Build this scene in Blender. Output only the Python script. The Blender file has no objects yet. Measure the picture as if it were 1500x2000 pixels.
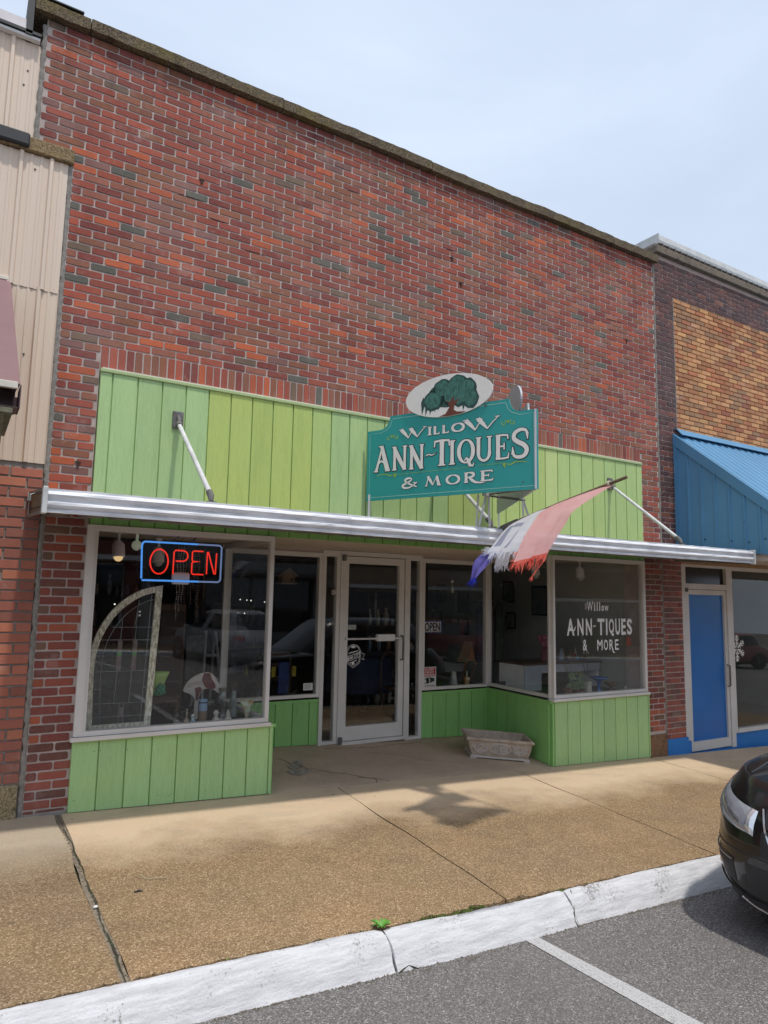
import bpy, bmesh, math, random
from mathutils import Vector, Matrix
R = math.radians
random.seed(7)
C = bpy.context.scene.collection
S = bpy.context.scene

# ---------------------------------------------------------------- camera
cam_d = bpy.data.cameras.new('camera')
cam = bpy.data.objects.new('camera', cam_d)
C.objects.link(cam)
S.camera = cam
cam_d.sensor_fit = 'HORIZONTAL'
cam_d.sensor_width = 36.0
cam_d.lens = 36.0 * 1367.2 / 1500.0
cam_d.clip_start = 0.05
cam_d.clip_end = 2000
yaw, pitch, roll = R(31.45), R(7.032), R(-1.102)
fw = Vector((math.sin(yaw)*math.cos(pitch), math.cos(yaw)*math.cos(pitch), math.sin(pitch)))
rt = Vector((math.cos(yaw), -math.sin(yaw), 0.0))
dn = fw.cross(rt)
r2 = rt*math.cos(roll) + dn*math.sin(roll)
d2 = dn*math.cos(roll) - rt*math.sin(roll)
m = Matrix(((r2.x, -d2.x, -fw.x, 0), (r2.y, -d2.y, -fw.y, 0), (r2.z, -d2.z, -fw.z, 0), (0, 0, 0, 1)))
cam.matrix_world = Matrix.Translation((0, -5.9, 1.61)) @ m

# ---------------------------------------------------------------- sky and sun
SUNV = Vector((-0.055, 0.385, -1.0)).normalized()      # the way the light travels
elev = math.asin(-SUNV.z)
azim = math.atan2(-SUNV.x, -SUNV.y)
w = bpy.data.worlds.new('World'); S.world = w
w.use_nodes = True
nt = w.node_tree; nt.nodes.clear()
out = nt.nodes.new('ShaderNodeOutputWorld')
bg = nt.nodes.new('ShaderNodeBackground')
sky = nt.nodes.new('ShaderNodeTexSky'); sky.sky_type = 'NISHITA'; sky.sun_disc = False
sky.sun_elevation = elev; sky.sun_rotation = azim
sky.dust_density = 3.0; sky.air_density = 1.0
bg.inputs['Strength'].default_value = 0.128
tc = nt.nodes.new('ShaderNodeTexCoord')
mp = nt.nodes.new('ShaderNodeMapping'); mp.inputs['Scale'].default_value = (1.0, 1.6, 3.4)
mp.inputs['Rotation'].default_value = (0.2, 0.5, 0.6)
nz = nt.nodes.new('ShaderNodeTexNoise'); nz.inputs['Scale'].default_value = 1.7
nz.inputs['Detail'].default_value = 6; nz.inputs['Roughness'].default_value = 0.5
nz.inputs['Distortion'].default_value = 0.4
cr = nt.nodes.new('ShaderNodeValToRGB')
cr.color_ramp.elements[0].position = 0.36; cr.color_ramp.elements[0].color = (0.78,)*3+(1,)
cr.color_ramp.elements[1].position = 0.72; cr.color_ramp.elements[1].color = (1.0,)*3+(1,)
mx = nt.nodes.new('ShaderNodeMix'); mx.data_type = 'RGBA'
mx.inputs['B'].default_value = (4.75, 5.50, 6.65, 1)          # thin bright haze cloud
nt.links.new(tc.outputs['Generated'], mp.inputs['Vector'])
nt.links.new(mp.outputs['Vector'], nz.inputs['Vector'])
nt.links.new(nz.outputs['Fac'], cr.inputs['Fac'])
nt.links.new(cr.outputs['Color'], mx.inputs['Factor'])
nt.links.new(sky.outputs['Color'], mx.inputs['A'])
nt.links.new(mx.outputs['Result'], bg.inputs['Color'])
nt.links.new(bg.outputs['Background'], out.inputs['Surface'])

sd = bpy.data.lights.new('sun', 'SUN'); sd.energy = 2.1; sd.angle = R(2.2); sd.color = (1.0, 0.955, 0.88)
so = bpy.data.objects.new('sun', sd); C.objects.link(so)
so.rotation_euler = SUNV.to_track_quat('-Z', 'Y').to_euler()
so.location = (0, -10, 20)
S.view_settings.view_transform = 'Standard'
S.view_settings.look = 'None'
S.view_settings.gamma = 1
S.view_settings.exposure = 0.27

# ---------------------------------------------------------------- materials
def srgb(h):
    h = h.lstrip('#'); o = []
    for i in (0, 2, 4):
        c = int(h[i:i+2], 16)/255
        o.append(c/12.92 if c <= 0.04045 else ((c+0.055)/1.055)**2.4)
    return tuple(o)+(1,)

def col4(c):
    return srgb(c) if isinstance(c, str) else (tuple(c)+(1,) if len(c) == 3 else tuple(c))

class N:
    """small node helper"""
    def __init__(s, name):
        s.m = bpy.data.materials.new(name); s.m.use_nodes = True
        s.t = s.m.node_tree; s.t.nodes.clear()
        s.out = s.t.nodes.new('ShaderNodeOutputMaterial')
    def n(s, t, **k):
        a = s.t.nodes.new(t)
        for q, v in k.items(): setattr(a, q, v)
        return a
    def l(s, a, b): s.t.links.new(a, b)
    def coords(s, scale=(1, 1, 1), loc=(0, 0, 0)):
        tc = s.n('ShaderNodeTexCoord'); mp = s.n('ShaderNodeMapping')
        mp.inputs['Scale'].default_value = scale; mp.inputs['Location'].default_value = loc
        s.l(tc.outputs['Object'], mp.inputs['Vector']); return mp.outputs['Vector']
    def noise(s, vec, scale, detail=4, rough=0.55, dist=0.0):
        a = s.n('ShaderNodeTexNoise'); a.inputs['Scale'].default_value = scale
        a.inputs['Detail'].default_value = detail; a.inputs['Roughness'].default_value = rough
        a.inputs['Distortion'].default_value = dist
        s.l(vec, a.inputs['Vector']); return a.outputs['Fac']
    def ramp(s, fac, stops):
        a = s.n('ShaderNodeValToRGB'); e = a.color_ramp.elements
        while len(e) < len(stops): e.new(0.5)
        for i, (p, c) in enumerate(stops):
            e[i].position = p; e[i].color = c if not isinstance(c, (int, float)) else (c, c, c, 1)
        s.l(fac, a.inputs['Fac']); return a.outputs['Color']
    def mix(s, fac, a, b, mode='MIX'):
        q = s.n('ShaderNodeMix', data_type='RGBA', blend_type=mode)
        for v, k in ((fac, 'Factor'), (a, 'A'), (b, 'B')):
            if isinstance(v, (int, float)): q.inputs[k].default_value = v if k == 'Factor' else (v, v, v, 1)
            elif isinstance(v, tuple): q.inputs[k].default_value = v
            else: s.l(v, q.inputs[k])
        return q.outputs['Result']
    def math(s, op, a, b=None, clamp=False):
        q = s.n('ShaderNodeMath', operation=op, use_clamp=clamp)
        for i, v in enumerate((a, b)):
            if v is None: continue
            if isinstance(v, (int, float)): q.inputs[i].default_value = v
            else: s.l(v, q.inputs[i])
        return q.outputs[0]
    def bump(s, h, dist, strength=1.0, nrm=None):
        b = s.n('ShaderNodeBump'); b.inputs['Strength'].default_value = strength
        b.inputs['Distance'].default_value = dist
        s.l(h, b.inputs['Height'])
        if nrm is not None: s.l(nrm, b.inputs['Normal'])
        return b.outputs['Normal']
    def bsdf(s, col, rough=0.6, metal=0.0, nrm=None, spec=0.5, coat=0.0, emis=None, es=0.0, trans=0.0, alpha=None, sub=0.0):
        b = s.n('ShaderNodeBsdfPrincipled')
        if isinstance(col, tuple): b.inputs['Base Color'].default_value = col
        else: s.l(col, b.inputs['Base Color'])
        if isinstance(rough, (int, float)): b.inputs['Roughness'].default_value = rough
        else: s.l(rough, b.inputs['Roughness'])
        b.inputs['Metallic'].default_value = metal
        b.inputs['Specular IOR Level'].default_value = spec
        b.inputs['Coat Weight'].default_value = coat
        b.inputs['Transmission Weight'].default_value = trans
        if coat: b.inputs['Coat Roughness'].default_value = 0.03
        if emis: b.inputs['Emission Color'].default_value = emis; b.inputs['Emission Strength'].default_value = es
        if nrm is not None: s.l(nrm, b.inputs['Normal'])
        s.l(b.outputs[0], s.out.inputs['Surface']); return b

def pm(name, c1, c2=None, rough=0.6, nscale=8.0, metal=0.0, bump=0.0, bscale=60.0, stretch=(1, 1, 1), spec=0.5, coat=0.0, lo=0.35, hi=0.7, emis=None, es=0.0, trans=0.0):
    c1 = col4(c1)
    k = N(name)
    if c2 is None: c2 = tuple(x*0.82 for x in c1[:3])+(1,)
    else: c2 = col4(c2)
    v = k.coords(stretch)
    f = k.noise(v, nscale, 5)
    col = k.mix(k.ramp(f, [(lo, 0.0), (hi, 1.0)]), c1, c2)
    nrm = None
    if bump: nrm = k.bump(k.noise(v, bscale, 4), bump)
    k.bsdf(col, rough, metal, nrm, spec, coat, col4(emis) if emis else None, es, trans)
    return k.m

M = {}
# ---------------------------------------------------------------- mesh builder
class MB:
    def __init__(s): s.v = []; s.f = []; s.mi = []; s.sm = []; s.c = []; s.usec = False
    def add(s, vs, fs, mi=0, sm=False, c=None):
        b = len(s.v); s.v += [tuple(x) for x in vs]
        for f in fs:
            s.f.append(tuple(b+i for i in f)); s.mi.append(mi); s.sm.append(sm); s.c.append(c)
        if c is not None: s.usec = True
    def box(s, x0, x1, y0, y1, z0, z1, mi=0, c=None, rot=None):
        vs = [(x, y, z) for x in (x0, x1) for y in (y0, y1) for z in (z0, z1)]
        if rot: vs = [rot(v) for v in vs]
        s.add(vs, [(0, 1, 3, 2), (4, 6, 7, 5), (0, 4, 5, 1), (2, 3, 7, 6), (0, 2, 6, 4), (1, 5, 7, 3)], mi, False, c)
    def bbox(s, x0, x1, y0, y1, z0, z1, b=0.006, mi=0, c=None, rot=None):
        """box with chamfered edges"""
        b = min(b, abs(x1-x0)*0.45, abs(y1-y0)*0.45, abs(z1-z0)*0.45)
        vs = []; idx = {}
        X = (x0, x1); Y = (y0, y1); Z = (z0, z1)
        for i in (0, 1):
            for j in (0, 1):
                for k in (0, 1):
                    sx = b if i == 0 else -b; sy = b if j == 0 else -b; sz = b if k == 0 else -b
                    for a, p in enumerate(((X[i], Y[j]+sy, Z[k]+sz), (X[i]+sx, Y[j], Z[k]+sz), (X[i]+sx, Y[j]+sy, Z[k]))):
                        idx[i, j, k, a] = len(vs); vs.append(p)
        g = lambda i, j, k, a: idx[i, j, k, a]
        fs = []
        for i in (0, 1): fs.append((g(i, 0, 0, 0), g(i, 0, 1, 0), g(i, 1, 1, 0), g(i, 1, 0, 0)))
        for j in (0, 1): fs.append((g(0, j, 0, 1), g(0, j, 1, 1), g(1, j, 1, 1), g(1, j, 0, 1)))
        for k in (0, 1): fs.append((g(0, 0, k, 2), g(0, 1, k, 2), g(1, 1, k, 2), g(1, 0, k, 2)))
        for i in (0, 1):
            for j in (0, 1): fs.append((g(i, j, 0, 0), g(i, j, 1, 0), g(i, j, 1, 1), g(i, j, 0, 1)))
            for k in (0, 1): fs.append((g(i, 0, k, 0), g(i, 1, k, 0), g(i, 1, k, 2), g(i, 0, k, 2)))
        for j in (0, 1):
            for k in (0, 1): fs.append((g(0, j, k, 1), g(1, j, k, 1), g(1, j, k, 2), g(0, j, k, 2)))
        for i in (0, 1):
            for j in (0, 1):
                for k in (0, 1): fs.append((g(i, j, k, 0), g(i, j, k, 1), g(i, j, k, 2)))
        if rot: vs = [rot(v) for v in vs]
        s.add(vs, fs, mi, False, c)
    def prism(s, poly, fn, d0, d1, mi=0, sm=False, c=None):
        """poly: 2-D outline; fn(u, v, d) -> world point"""
        n = len(poly)
        vs = [fn(u, v, d0) for u, v in poly]+[fn(u, v, d1) for u, v in poly]
        s.add(vs, [tuple(range(n)), tuple(range(2*n-1, n-1, -1))], mi, False, c)
        s.add(vs, [(i, (i+1) % n, n+(i+1) % n, n+i) for i in range(n)], mi, sm, c)
    def sheet(s, poly, fn, d, mi=0, c=None):
        s.add([fn(u, v, d) for u, v in poly], [tuple(range(len(poly)))], mi, False, c)
    def ribbon(s, pts, wd, fn, d, mi=0, closed=False, c=None):
        """flat painted stroke"""
        n = len(pts); L = []; Rr = []
        for i in range(n):
            if closed: a = pts[(i-1) % n]; b = pts[(i+1) % n]
            else: a = pts[max(i-1, 0)]; b = pts[min(i+1, n-1)]
            tx, ty = b[0]-a[0], b[1]-a[1]; q = math.hypot(tx, ty) or 1
            nx, ny = -ty/q, tx/q; h = (wd[i] if isinstance(wd, (list, tuple)) else wd)/2
            L.append((pts[i][0]+nx*h, pts[i][1]+ny*h)); Rr.append((pts[i][0]-nx*h, pts[i][1]-ny*h))
        vs = [fn(u, v, d) for u, v in L]+[fn(u, v, d) for u, v in Rr]
        m_ = n if closed else n-1
        s.add(vs, [(i, (i+1) % n, n+(i+1) % n, n+i) for i in range(m_)], mi, False, c)
    def tube(s, pts, r, n=10, mi=0, cap=True, sm=True, closed=False, c=None):
        P = [Vector(p) for p in pts]; k = len(P); rings = []
        up = None
        for i in range(k):
            if closed: t = P[(i+1) % k]-P[(i-1) % k]
            else: t = P[min(i+1, k-1)]-P[max(i-1, 0)]
            t.normalize()
            if up is None:
                up = Vector((0, 0, 1)) if abs(t.z) < 0.9 else Vector((0, 1, 0))
                up = (up-t*up.dot(t)).normalized()
            else:
                up = (up-t*up.dot(t)); up = up.normalized() if up.length > 1e-6 else t.orthogonal().normalized()
            sd_ = t.cross(up); rr = r[i] if isinstance(r, (list, tuple)) else r
            rings.append([P[i]+(up*math.cos(2*math.pi*j/n)+sd_*math.sin(2*math.pi*j/n))*rr for j in range(n)])
        vs = [p for q in rings for p in q]; fs = []
        for i in range(k if closed else k-1):
            a = i*n; b = ((i+1) % k)*n
            for j in range(n): fs.append((a+j, a+(j+1) % n, b+(j+1) % n, b+j))
        s.add(vs, fs, mi, sm, c)
        if cap and not closed: s.add(rings[0], [tuple(range(n))[::-1]], mi, False, c); s.add(rings[-1], [tuple(range(n))], mi, False, c)
    def lathe(s, prof, ctr, n=24, mi=0, sx=1, sy=1, cap=True, c=None, ang=0, wob=None):
        vs = []; fs = []
        for k, (r, z) in enumerate(prof):
            for j in range(n):
                a = 2*math.pi*j/n
                q = r*(wob(a, k/(len(prof)-1)) if wob else 1)
                x, y = q*math.cos(a)*sx, q*math.sin(a)*sy
                vs.append((ctr[0]+x*math.cos(ang)-y*math.sin(ang), ctr[1]+x*math.sin(ang)+y*math.cos(ang), ctr[2]+z))
        for k in range(len(prof)-1):
            for j in range(n): fs.append((k*n+j, k*n+(j+1) % n, (k+1)*n+(j+1) % n, (k+1)*n+j))
        s.add(vs, fs, mi, True, c)
        if cap:
            s.add(vs[:n], [tuple(range(n))[::-1]], mi, False, c); s.add(vs[-n:], [tuple(range(n))], mi, False, c)
    def grid(s, P, mi=0, sm=True, c=None):
        a = len(P); b = len(P[0]); vs = [p for q in P for p in q]
        s.add(vs, [(i*b+j, i*b+j+1, (i+1)*b+j+1, (i+1)*b+j) for i in range(a-1) for j in range(b-1)], mi, sm, c)
    def ball(s, ctr, r, n=16, m_=10, mi=0, sc=(1, 1, 1), c=None):
        prof = [(max(1e-4, math.sin(math.pi*k/m_))*r, -math.cos(math.pi*k/m_)*r*sc[2]) for k in range(m_+1)]
        s.lathe(prof, ctr, n, mi, sc[0], sc[1], c=c)
    def build(s, name, mats, parent=None, label=None, cat=None, group=None, kind=None):
        me = bpy.data.meshes.new(name)
        off = Vector((0, 0, 0))
        if parent is not None:
            off = Vector(parent.get('_o', (0, 0, 0)))
        vs = [(a-off.x, b-off.y, c-off.z) for a, b, c in s.v]
        me.from_pydata(vs, [], s.f)
        if not isinstance(mats, (list, tuple)): mats = [mats]
        for m_ in mats: me.materials.append(m_)
        me.polygons.foreach_set('material_index', s.mi)
        me.polygons.foreach_set('use_smooth', s.sm)
        if s.usec:
            at = me.color_attributes.new('tint', 'FLOAT_COLOR', 'CORNER')
            buf = []
            for f, c in zip(s.f, s.c):
                q = (c if c is not None else (1, 1, 1))
                buf += [q[0], q[1], q[2], 1.0]*len(f)
            at.data.foreach_set('color', buf)
        me.validate(); me.update()
        bm = bmesh.new(); bm.from_mesh(me); bmesh.ops.recalc_face_normals(bm, faces=bm.faces[:]); bm.to_mesh(me); bm.free()
        o = bpy.data.objects.new(name, me); C.objects.link(o)
        if parent is not None:
            o.parent = parent; o['_o'] = tuple(off)
        tag(o, label, cat, group, kind)
        return o

def tag(o, label=None, cat=None, group=None, kind=None):
    if label: o['label'] = label
    if cat: o['category'] = cat
    if group: o['group'] = group
    if kind: o['kind'] = kind
    return o

def thing(name, label, cat, loc=(0, 0, 0), group=None):
    o = bpy.data.objects.new(name, None); C.objects.link(o)
    o.location = loc; o.empty_display_size = 0.1
    o['_o'] = tuple(loc)
    return tag(o, label, cat, group)

def copy_thing(o, dx=0, dy=0, dz=0, label=None, rz=None):
    c = o.copy(); C.objects.link(c)
    c.location = (o.location.x+dx, o.location.y+dy, o.location.z+dz)
    if rz is not None: c.rotation_euler.z = rz
    if label: c['label'] = label
    for ch in [q for q in bpy.data.objects if q.parent == o]:
        d = ch.copy(); C.objects.link(d); d.parent = c
        for g in [q for q in bpy.data.objects if q.parent == ch]:
            e = g.copy(); C.objects.link(e); e.parent = d
    return c

def rotz(cx, cy, a):
    ca, sa = math.cos(a), math.sin(a)
    return lambda p: (cx+p[0]*ca-p[1]*sa, cy+p[0]*sa+p[1]*ca, p[2])

def FX(y0):
    """facade map: u = world x, v = world z, d = how far towards the street"""
    return lambda u, v, d: (u, y0-d, v)

_tc = {}
def text_polys(txt, offset=0.0):
    key = (txt, offset)
    if key in _tc: return _tc[key]
    cu = bpy.data.curves.new('t', 'FONT'); cu.body = txt; cu.size = 1.0; cu.offset = offset; cu.resolution_u = 4
    ob = bpy.data.objects.new('t', cu); C.objects.link(ob)
    dg = bpy.context.evaluated_depsgraph_get(); dg.update()
    me = bpy.data.meshes.new_from_object(ob.evaluated_get(dg))
    vs = [(v.co.x, v.co.y) for v in me.vertices]; fs = [tuple(p.vertices) for p in me.polygons]
    bpy.data.objects.remove(ob); bpy.data.curves.remove(cu); bpy.data.meshes.remove(me)
    _tc[key] = (vs, fs); return vs, fs

def put_text(mb, txt, u0, v0, u1, v1, fn, d, mi=0, offset=0.0, shear=0.0, c=None):
    """fit the text into the box u0..u1, v0..v1"""
    vs, fs = text_polys(txt, offset)
    x0 = min(v[0] for v in vs); x1 = max(v[0] for v in vs); y0 = min(v[1] for v in vs); y1 = max(v[1] for v in vs)
    sx = (u1-u0)/(x1-x0); sy = (v1-v0)/(y1-y0)
    P = [fn(u0+(x-x0)*sx, v0+(y-y0)*sy+shear*(x-x0)*sx, d) for x, y in vs]
    mb.add(P, fs, mi, False, c)

def gz(x, y): return -0.037*x+0.02*min(y, 0)+(0.10*max(y, 0))      # pavement and entry height
RZ = lambda x: -0.037*x-0.205
# ================================================================ materials used by the place
def brick_mat(name, rough=0.85, bump=0.0015, mottle=0.28, fine=0.12):
    k = N(name); v = k.coords()
    at = k.n('ShaderNodeVertexColor'); at.layer_name = 'tint'
    n1 = k.noise(v, 26, 5, 0.6); n2 = k.noise(v, 190, 3, 0.6); n3 = k.noise(v, 1.3, 4, 0.6)
    c = k.mix(k.math('MULTIPLY', k.ramp(n1, [(0.42, 0.0), (0.72, 1.0)]), mottle), at.outputs['Color'], col4((0.24, 0.15, 0.13)))
    c = k.mix(k.math('MULTIPLY', k.ramp(n2, [(0.5, 0.0), (0.66, 1.0)]), fine), c, col4((0.42, 0.34, 0.31)))
    c = k.mix(k.math('MULTIPLY', k.ramp(n3, [(0.42, 0.0), (0.7, 1.0)]), 0.14), c, col4((0.36, 0.24, 0.22)))
    sk = k.noise(k.coords((2.2, 2.2, 0.45)), 1.6, 6, 0.65)
    c = k.mix(k.math('MULTIPLY', k.ramp(sk, [(0.50, 0.0), (0.70, 1.0)]), 0.38), c, k.mix(1.0, c, (0.55, 0.56, 0.60, 1), 'MULTIPLY'))
    ef = k.noise(v, 3.2, 6, 0.7)
    c = k.mix(k.math('MULTIPLY', k.ramp(ef, [(0.56, 0.0), (0.70, 1.0)]), 0.36), c, col4((0.50, 0.36, 0.31)))
    wr = k.noise(k.coords((5, 5, 0.35)), 2.0, 5, 0.6); sz = k.n('ShaderNodeSeparateXYZ'); k.l(v, sz.inputs[0])
    top = k.ramp(k.math('MULTIPLY', sz.outputs['Z'], 0.1), [(0.545, 0.0), (0.622, 1.0)])      # water stains running down from the coping
    c = k.mix(k.math('MULTIPLY', k.math('MULTIPLY', k.ramp(wr, [(0.42, 0.0), (0.60, 1.0)]), top), 0.55), c, k.mix(1.0, c, (0.45, 0.46, 0.50, 1), 'MULTIPLY'))
    nrm = k.bump(n2, bump); nrm = k.bump(n1, 0.004, 0.6, nrm)
    k.bsdf(c, rough, 0, nrm, 0.3); return k.m
M['brick'] = brick_mat('old_red_brick')
M['brick2'] = brick_mat('glazed_brick', 0.55, 0.001, 0.3, 0.08)
def mortar_mat(name, c1, c2):
    k = N(name); v = k.coords()
    n1 = k.noise(v, 5, 5); n2 = k.noise(v, 160, 3)
    c = k.mix(k.ramp(n1, [(0.35, 0.0), (0.65, 1.0)]), col4(c1), col4(c2))
    k.bsdf(c, 0.95, 0, k.bump(n2, 0.002), 0.2); return k.m
M['mortar'] = mortar_mat('pink_grey_mortar', (0.53, 0.445, 0.405), (0.41, 0.34, 0.31))
M['mortar_dark'] = mortar_mat('grey_mortar', (0.36, 0.32, 0.28), (0.24, 0.21, 0.19))
M['mortar_tan'] = mortar_mat('tan_mortar', (0.46, 0.30, 0.17), (0.34, 0.22, 0.13))
M['mortar_brown'] = mortar_mat('brown_mortar', (0.60, 0.47, 0.41), (0.46, 0.36, 0.32))

def board_mat():
    k = N('painted_grooved_boards'); at = k.n('ShaderNodeVertexColor'); at.layer_name = 'tint'
    v = k.coords((1, 1, 1)); vg = k.coords((9, 9, 0.9)); vs = k.coords((24, 24, 2.2))
    g = k.noise(vg, 6, 6, 0.65, 1.2); g2 = k.noise(vs, 8, 4, 0.6); sp = k.noise(v, 3.0, 5); ft = k.noise(v, 34, 4, 0.6)
    c = k.mix(k.math('MULTIPLY', k.ramp(g, [(0.45, 0.0), (0.62, 1.0)]), 0.22), at.outputs['Color'], k.mix(1.0, at.outputs['Color'], (0.62, 0.66, 0.55, 1), 'MULTIPLY'))
    c = k.mix(k.math('MULTIPLY', k.ramp(sp, [(0.45, 0.0), (0.75, 1.0)]), 0.22), c, k.mix(1.0, c, (1.25, 1.1, 0.8, 1), 'MULTIPLY'))
    c = k.mix(k.math('MULTIPLY', k.ramp(ft, [(0.60, 0.0), (0.74, 1.0)]), 0.35), c, k.mix(1.0, c, (1.28, 1.24, 1.4, 1), 'MULTIPLY'))
    st = k.noise(k.coords((5, 5, 0.5)), 2.2, 6, 0.65)
    c = k.mix(k.math('MULTIPLY', k.ramp(st, [(0.52, 0.0), (0.70, 1.0)]), 0.30), c, k.mix(1.0, c, (0.72, 0.76, 0.74, 1), 'MULTIPLY'))
    sp2 = k.noise(v, 75, 3, 0.7); big_ = k.noise(v, 1.9, 3)
    c = k.mix(k.math('MULTIPLY', k.ramp(sp2, [(0.66, 0.0), (0.72, 1.0)]), k.ramp(big_, [(0.4, 0.1), (0.65, 0.7)])), c, col4((0.13, 0.20, 0.07)))
    nrm = k.bump(g, 0.004, 0.8); nrm = k.bump(g2, 0.002, 0.8, nrm)
    k.bsdf(c, 0.62, 0, nrm, 0.35); return k.m
M['boards'] = board_mat()

def coping_mat(name, c1, c2, moss):
    k = N(name); v = k.coords()
    n1 = k.noise(v, 90, 3, 0.6); n2 = k.noise(v, 2.2, 5, 0.6); n3 = k.noise(v, 9, 4)
    vo = k.n('ShaderNodeTexVoronoi'); vo.inputs['Scale'].default_value = 70; k.l(v, vo.inputs['Vector'])
    c = k.mix(k.ramp(n1, [(0.4, 0.0), (0.6, 1.0)]), col4(c1), col4(c2))
    c = k.mix(k.ramp(vo.outputs['Distance'], [(0.2, 0.5), (0.5, 0.0)]), c, col4((0.40, 0.30, 0.18)))
    c = k.mix(k.math('MULTIPLY', k.ramp(n2, [(0.48, 0.0), (0.62, 1.0)]), moss), c, col4((0.16, 0.13, 0.02)))
    c = k.mix(k.math('MULTIPLY', k.ramp(n3, [(0.55, 0.0), (0.7, 1.0)]), 0.6), c, col4((0.05, 0.045, 0.035)))
    k.bsdf(c, 0.95, 0, k.bump(n1, 0.006), 0.2); return k.m
M['coping'] = coping_mat('exposed_pebble_coping', (0.17, 0.13, 0.085), (0.065, 0.052, 0.040), 0.35)
M['capstone'] = coping_mat('pale_pebble_stone', (0.34, 0.24, 0.13), (0.14, 0.10, 0.055), 0.1)
M['greystone'] = coping_mat('grey_concrete_coping', (0.24, 0.20, 0.16), (0.12, 0.10, 0.085), 0.0)
M['rubble'] = coping_mat('pebble_render', (0.42, 0.34, 0.20), (0.17, 0.13, 0.07), 0.05)

def pavement_mat():
    k = N('washed_aggregate_pavement'); v = k.coords()
    vo = k.n('ShaderNodeTexVoronoi'); vo.inputs['Scale'].default_value = 150; k.l(v, vo.inputs['Vector'])
    vo2 = k.n('ShaderNodeTexVoronoi'); vo2.inputs['Scale'].default_value = 230; k.l(v, vo2.inputs['Vector'])
    sep = k.n('ShaderNodeSeparateColor'); k.l(vo.outputs['Color'], sep.inputs[0])
    sep2 = k.n('ShaderNodeSeparateColor'); k.l(vo2.outputs['Color'], sep2.inputs[0])
    big = k.noise(v, 1.1, 5, 0.6); mid = k.noise(v, 5, 5, 0.6); fine = k.noise(v, 60, 3, 0.7)
    agg = k.ramp(sep.outputs[0], [(0.0, col4((0.16, 0.100, 0.052))), (0.4, col4((0.27, 0.175, 0.094))), (0.8, col4((0.34, 0.228, 0.126))), (1.0, col4((0.60, 0.45, 0.29)))])
    agg = k.mix(k.math('MULTIPLY', sep2.outputs[1], 0.38), agg, col4((0.30, 0.205, 0.115)))
    agg = k.mix(k.math('MULTIPLY', k.ramp(mid, [(0.4, 0.0), (0.7, 1.0)]), 0.35), agg, k.mix(1.0, agg, (0.66, 0.66, 0.66, 1), 'MULTIPLY'))
    agg = k.mix(k.math('MULTIPLY', k.ramp(big, [(0.45, 0.0), (0.7, 1.0)]), 0.45), agg, k.mix(1.0, agg, (1.40, 1.30, 1.12, 1), 'MULTIPLY'))
    smooth = k.mix(k.math('MULTIPLY', k.ramp(fine, [(0.4, 0.0), (0.7, 1.0)]), 0.5), col4((0.70, 0.525, 0.355)), col4((0.59, 0.43, 0.28)))
    smooth = k.mix(k.math('MULTIPLY', k.ramp(mid, [(0.35, 0.0), (0.7, 1.0)]), 0.5), smooth, col4((0.61, 0.49, 0.35)))
    # smoother, paler strip of slab along the shop front, with a wandering edge
    sx = k.n('ShaderNodeSeparateXYZ'); k.l(v, sx.inputs[0])
    edge = k.math('ADD', sx.outputs['Y'], k.math('MULTIPLY', k.math('SUBTRACT', big, 0.5), 1.5))
    edge = k.math('ADD', edge, k.math('MULTIPLY', k.math('SUBTRACT', mid, 0.5), 0.35))
    band = k.ramp(k.math('ADD', k.math('MULTIPLY', edge, 0.5), 0.85), [(0.22, 0.0), (0.60, 1.0)])
    c = k.mix(band, agg, smooth)
    # first slab is greyer
    g = k.ramp(k.math('MULTIPLY', sx.outputs['X'], 1.0), [(0.79, 1.0), (0.82, 0.0)])
    gg = k.ramp(k.math('ADD', k.math('MULTIPLY', edge, 0.5), 0.85), [(0.0, 0.25), (0.5, 0.95)])
    c = k.mix(k.math('MULTIPLY', k.math('MULTIPLY', g, gg), 0.75), c, k.mix(1.0, c, (0.62, 0.70, 0.78, 1), 'MULTIPLY'))
    gum = k.n('ShaderNodeTexVoronoi'); gum.inputs['Scale'].default_value = 2.6; k.l(v, gum.inputs['Vector'])
    c = k.mix(k.ramp(gum.outputs['Distance'], [(0.030, 0.65), (0.045, 0.0)]), c, col4((0.10, 0.08, 0.06)))
    stn = k.noise(k.coords((0.6, 1.3, 1)), 1.7, 6, 0.68, 0.6)
    c = k.mix(k.math('MULTIPLY', k.ramp(stn, [(0.52, 0.0), (0.68, 1.0)]), 0.42), c, k.mix(1.0, c, (0.68, 0.70, 0.72, 1), 'MULTIPLY'))
    h = k.math('ADD', k.math('MULTIPLY', vo.outputs['Distance'], 1.0), k.math('MULTIPLY', fine, 0.6))
    k.bsdf(c, 0.9, 0, k.bump(h, 0.0035, 0.8), 0.3); return k.m
M['pavement'] = pavement_mat()

def entry_mat():
    k = N('worn_entry_concrete'); v = k.coords()
    big = k.noise(v, 1.6, 5, 0.6); fine = k.noise(v, 55, 4, 0.7); mid = k.noise(v, 7, 5)
    c = k.mix(k.ramp(big, [(0.35, 0.0), (0.7, 1.0)]), col4((0.55, 0.42, 0.295)), col4((0.44, 0.34, 0.245)))
    c = k.mix(k.math('MULTIPLY', k.ramp(mid, [(0.5, 0.0), (0.75, 1.0)]), 0.5), c, col4((0.58, 0.46, 0.33)))
    c = k.mix(k.math('MULTIPLY', k.ramp(fine, [(0.5, 0.0), (0.7, 1.0)]), 0.4), c, col4((0.22, 0.16, 0.11)))
    k.bsdf(c, 0.9, 0, k.bump(fine, 0.003), 0.3); return k.m
M['entry'] = entry_mat()

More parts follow.
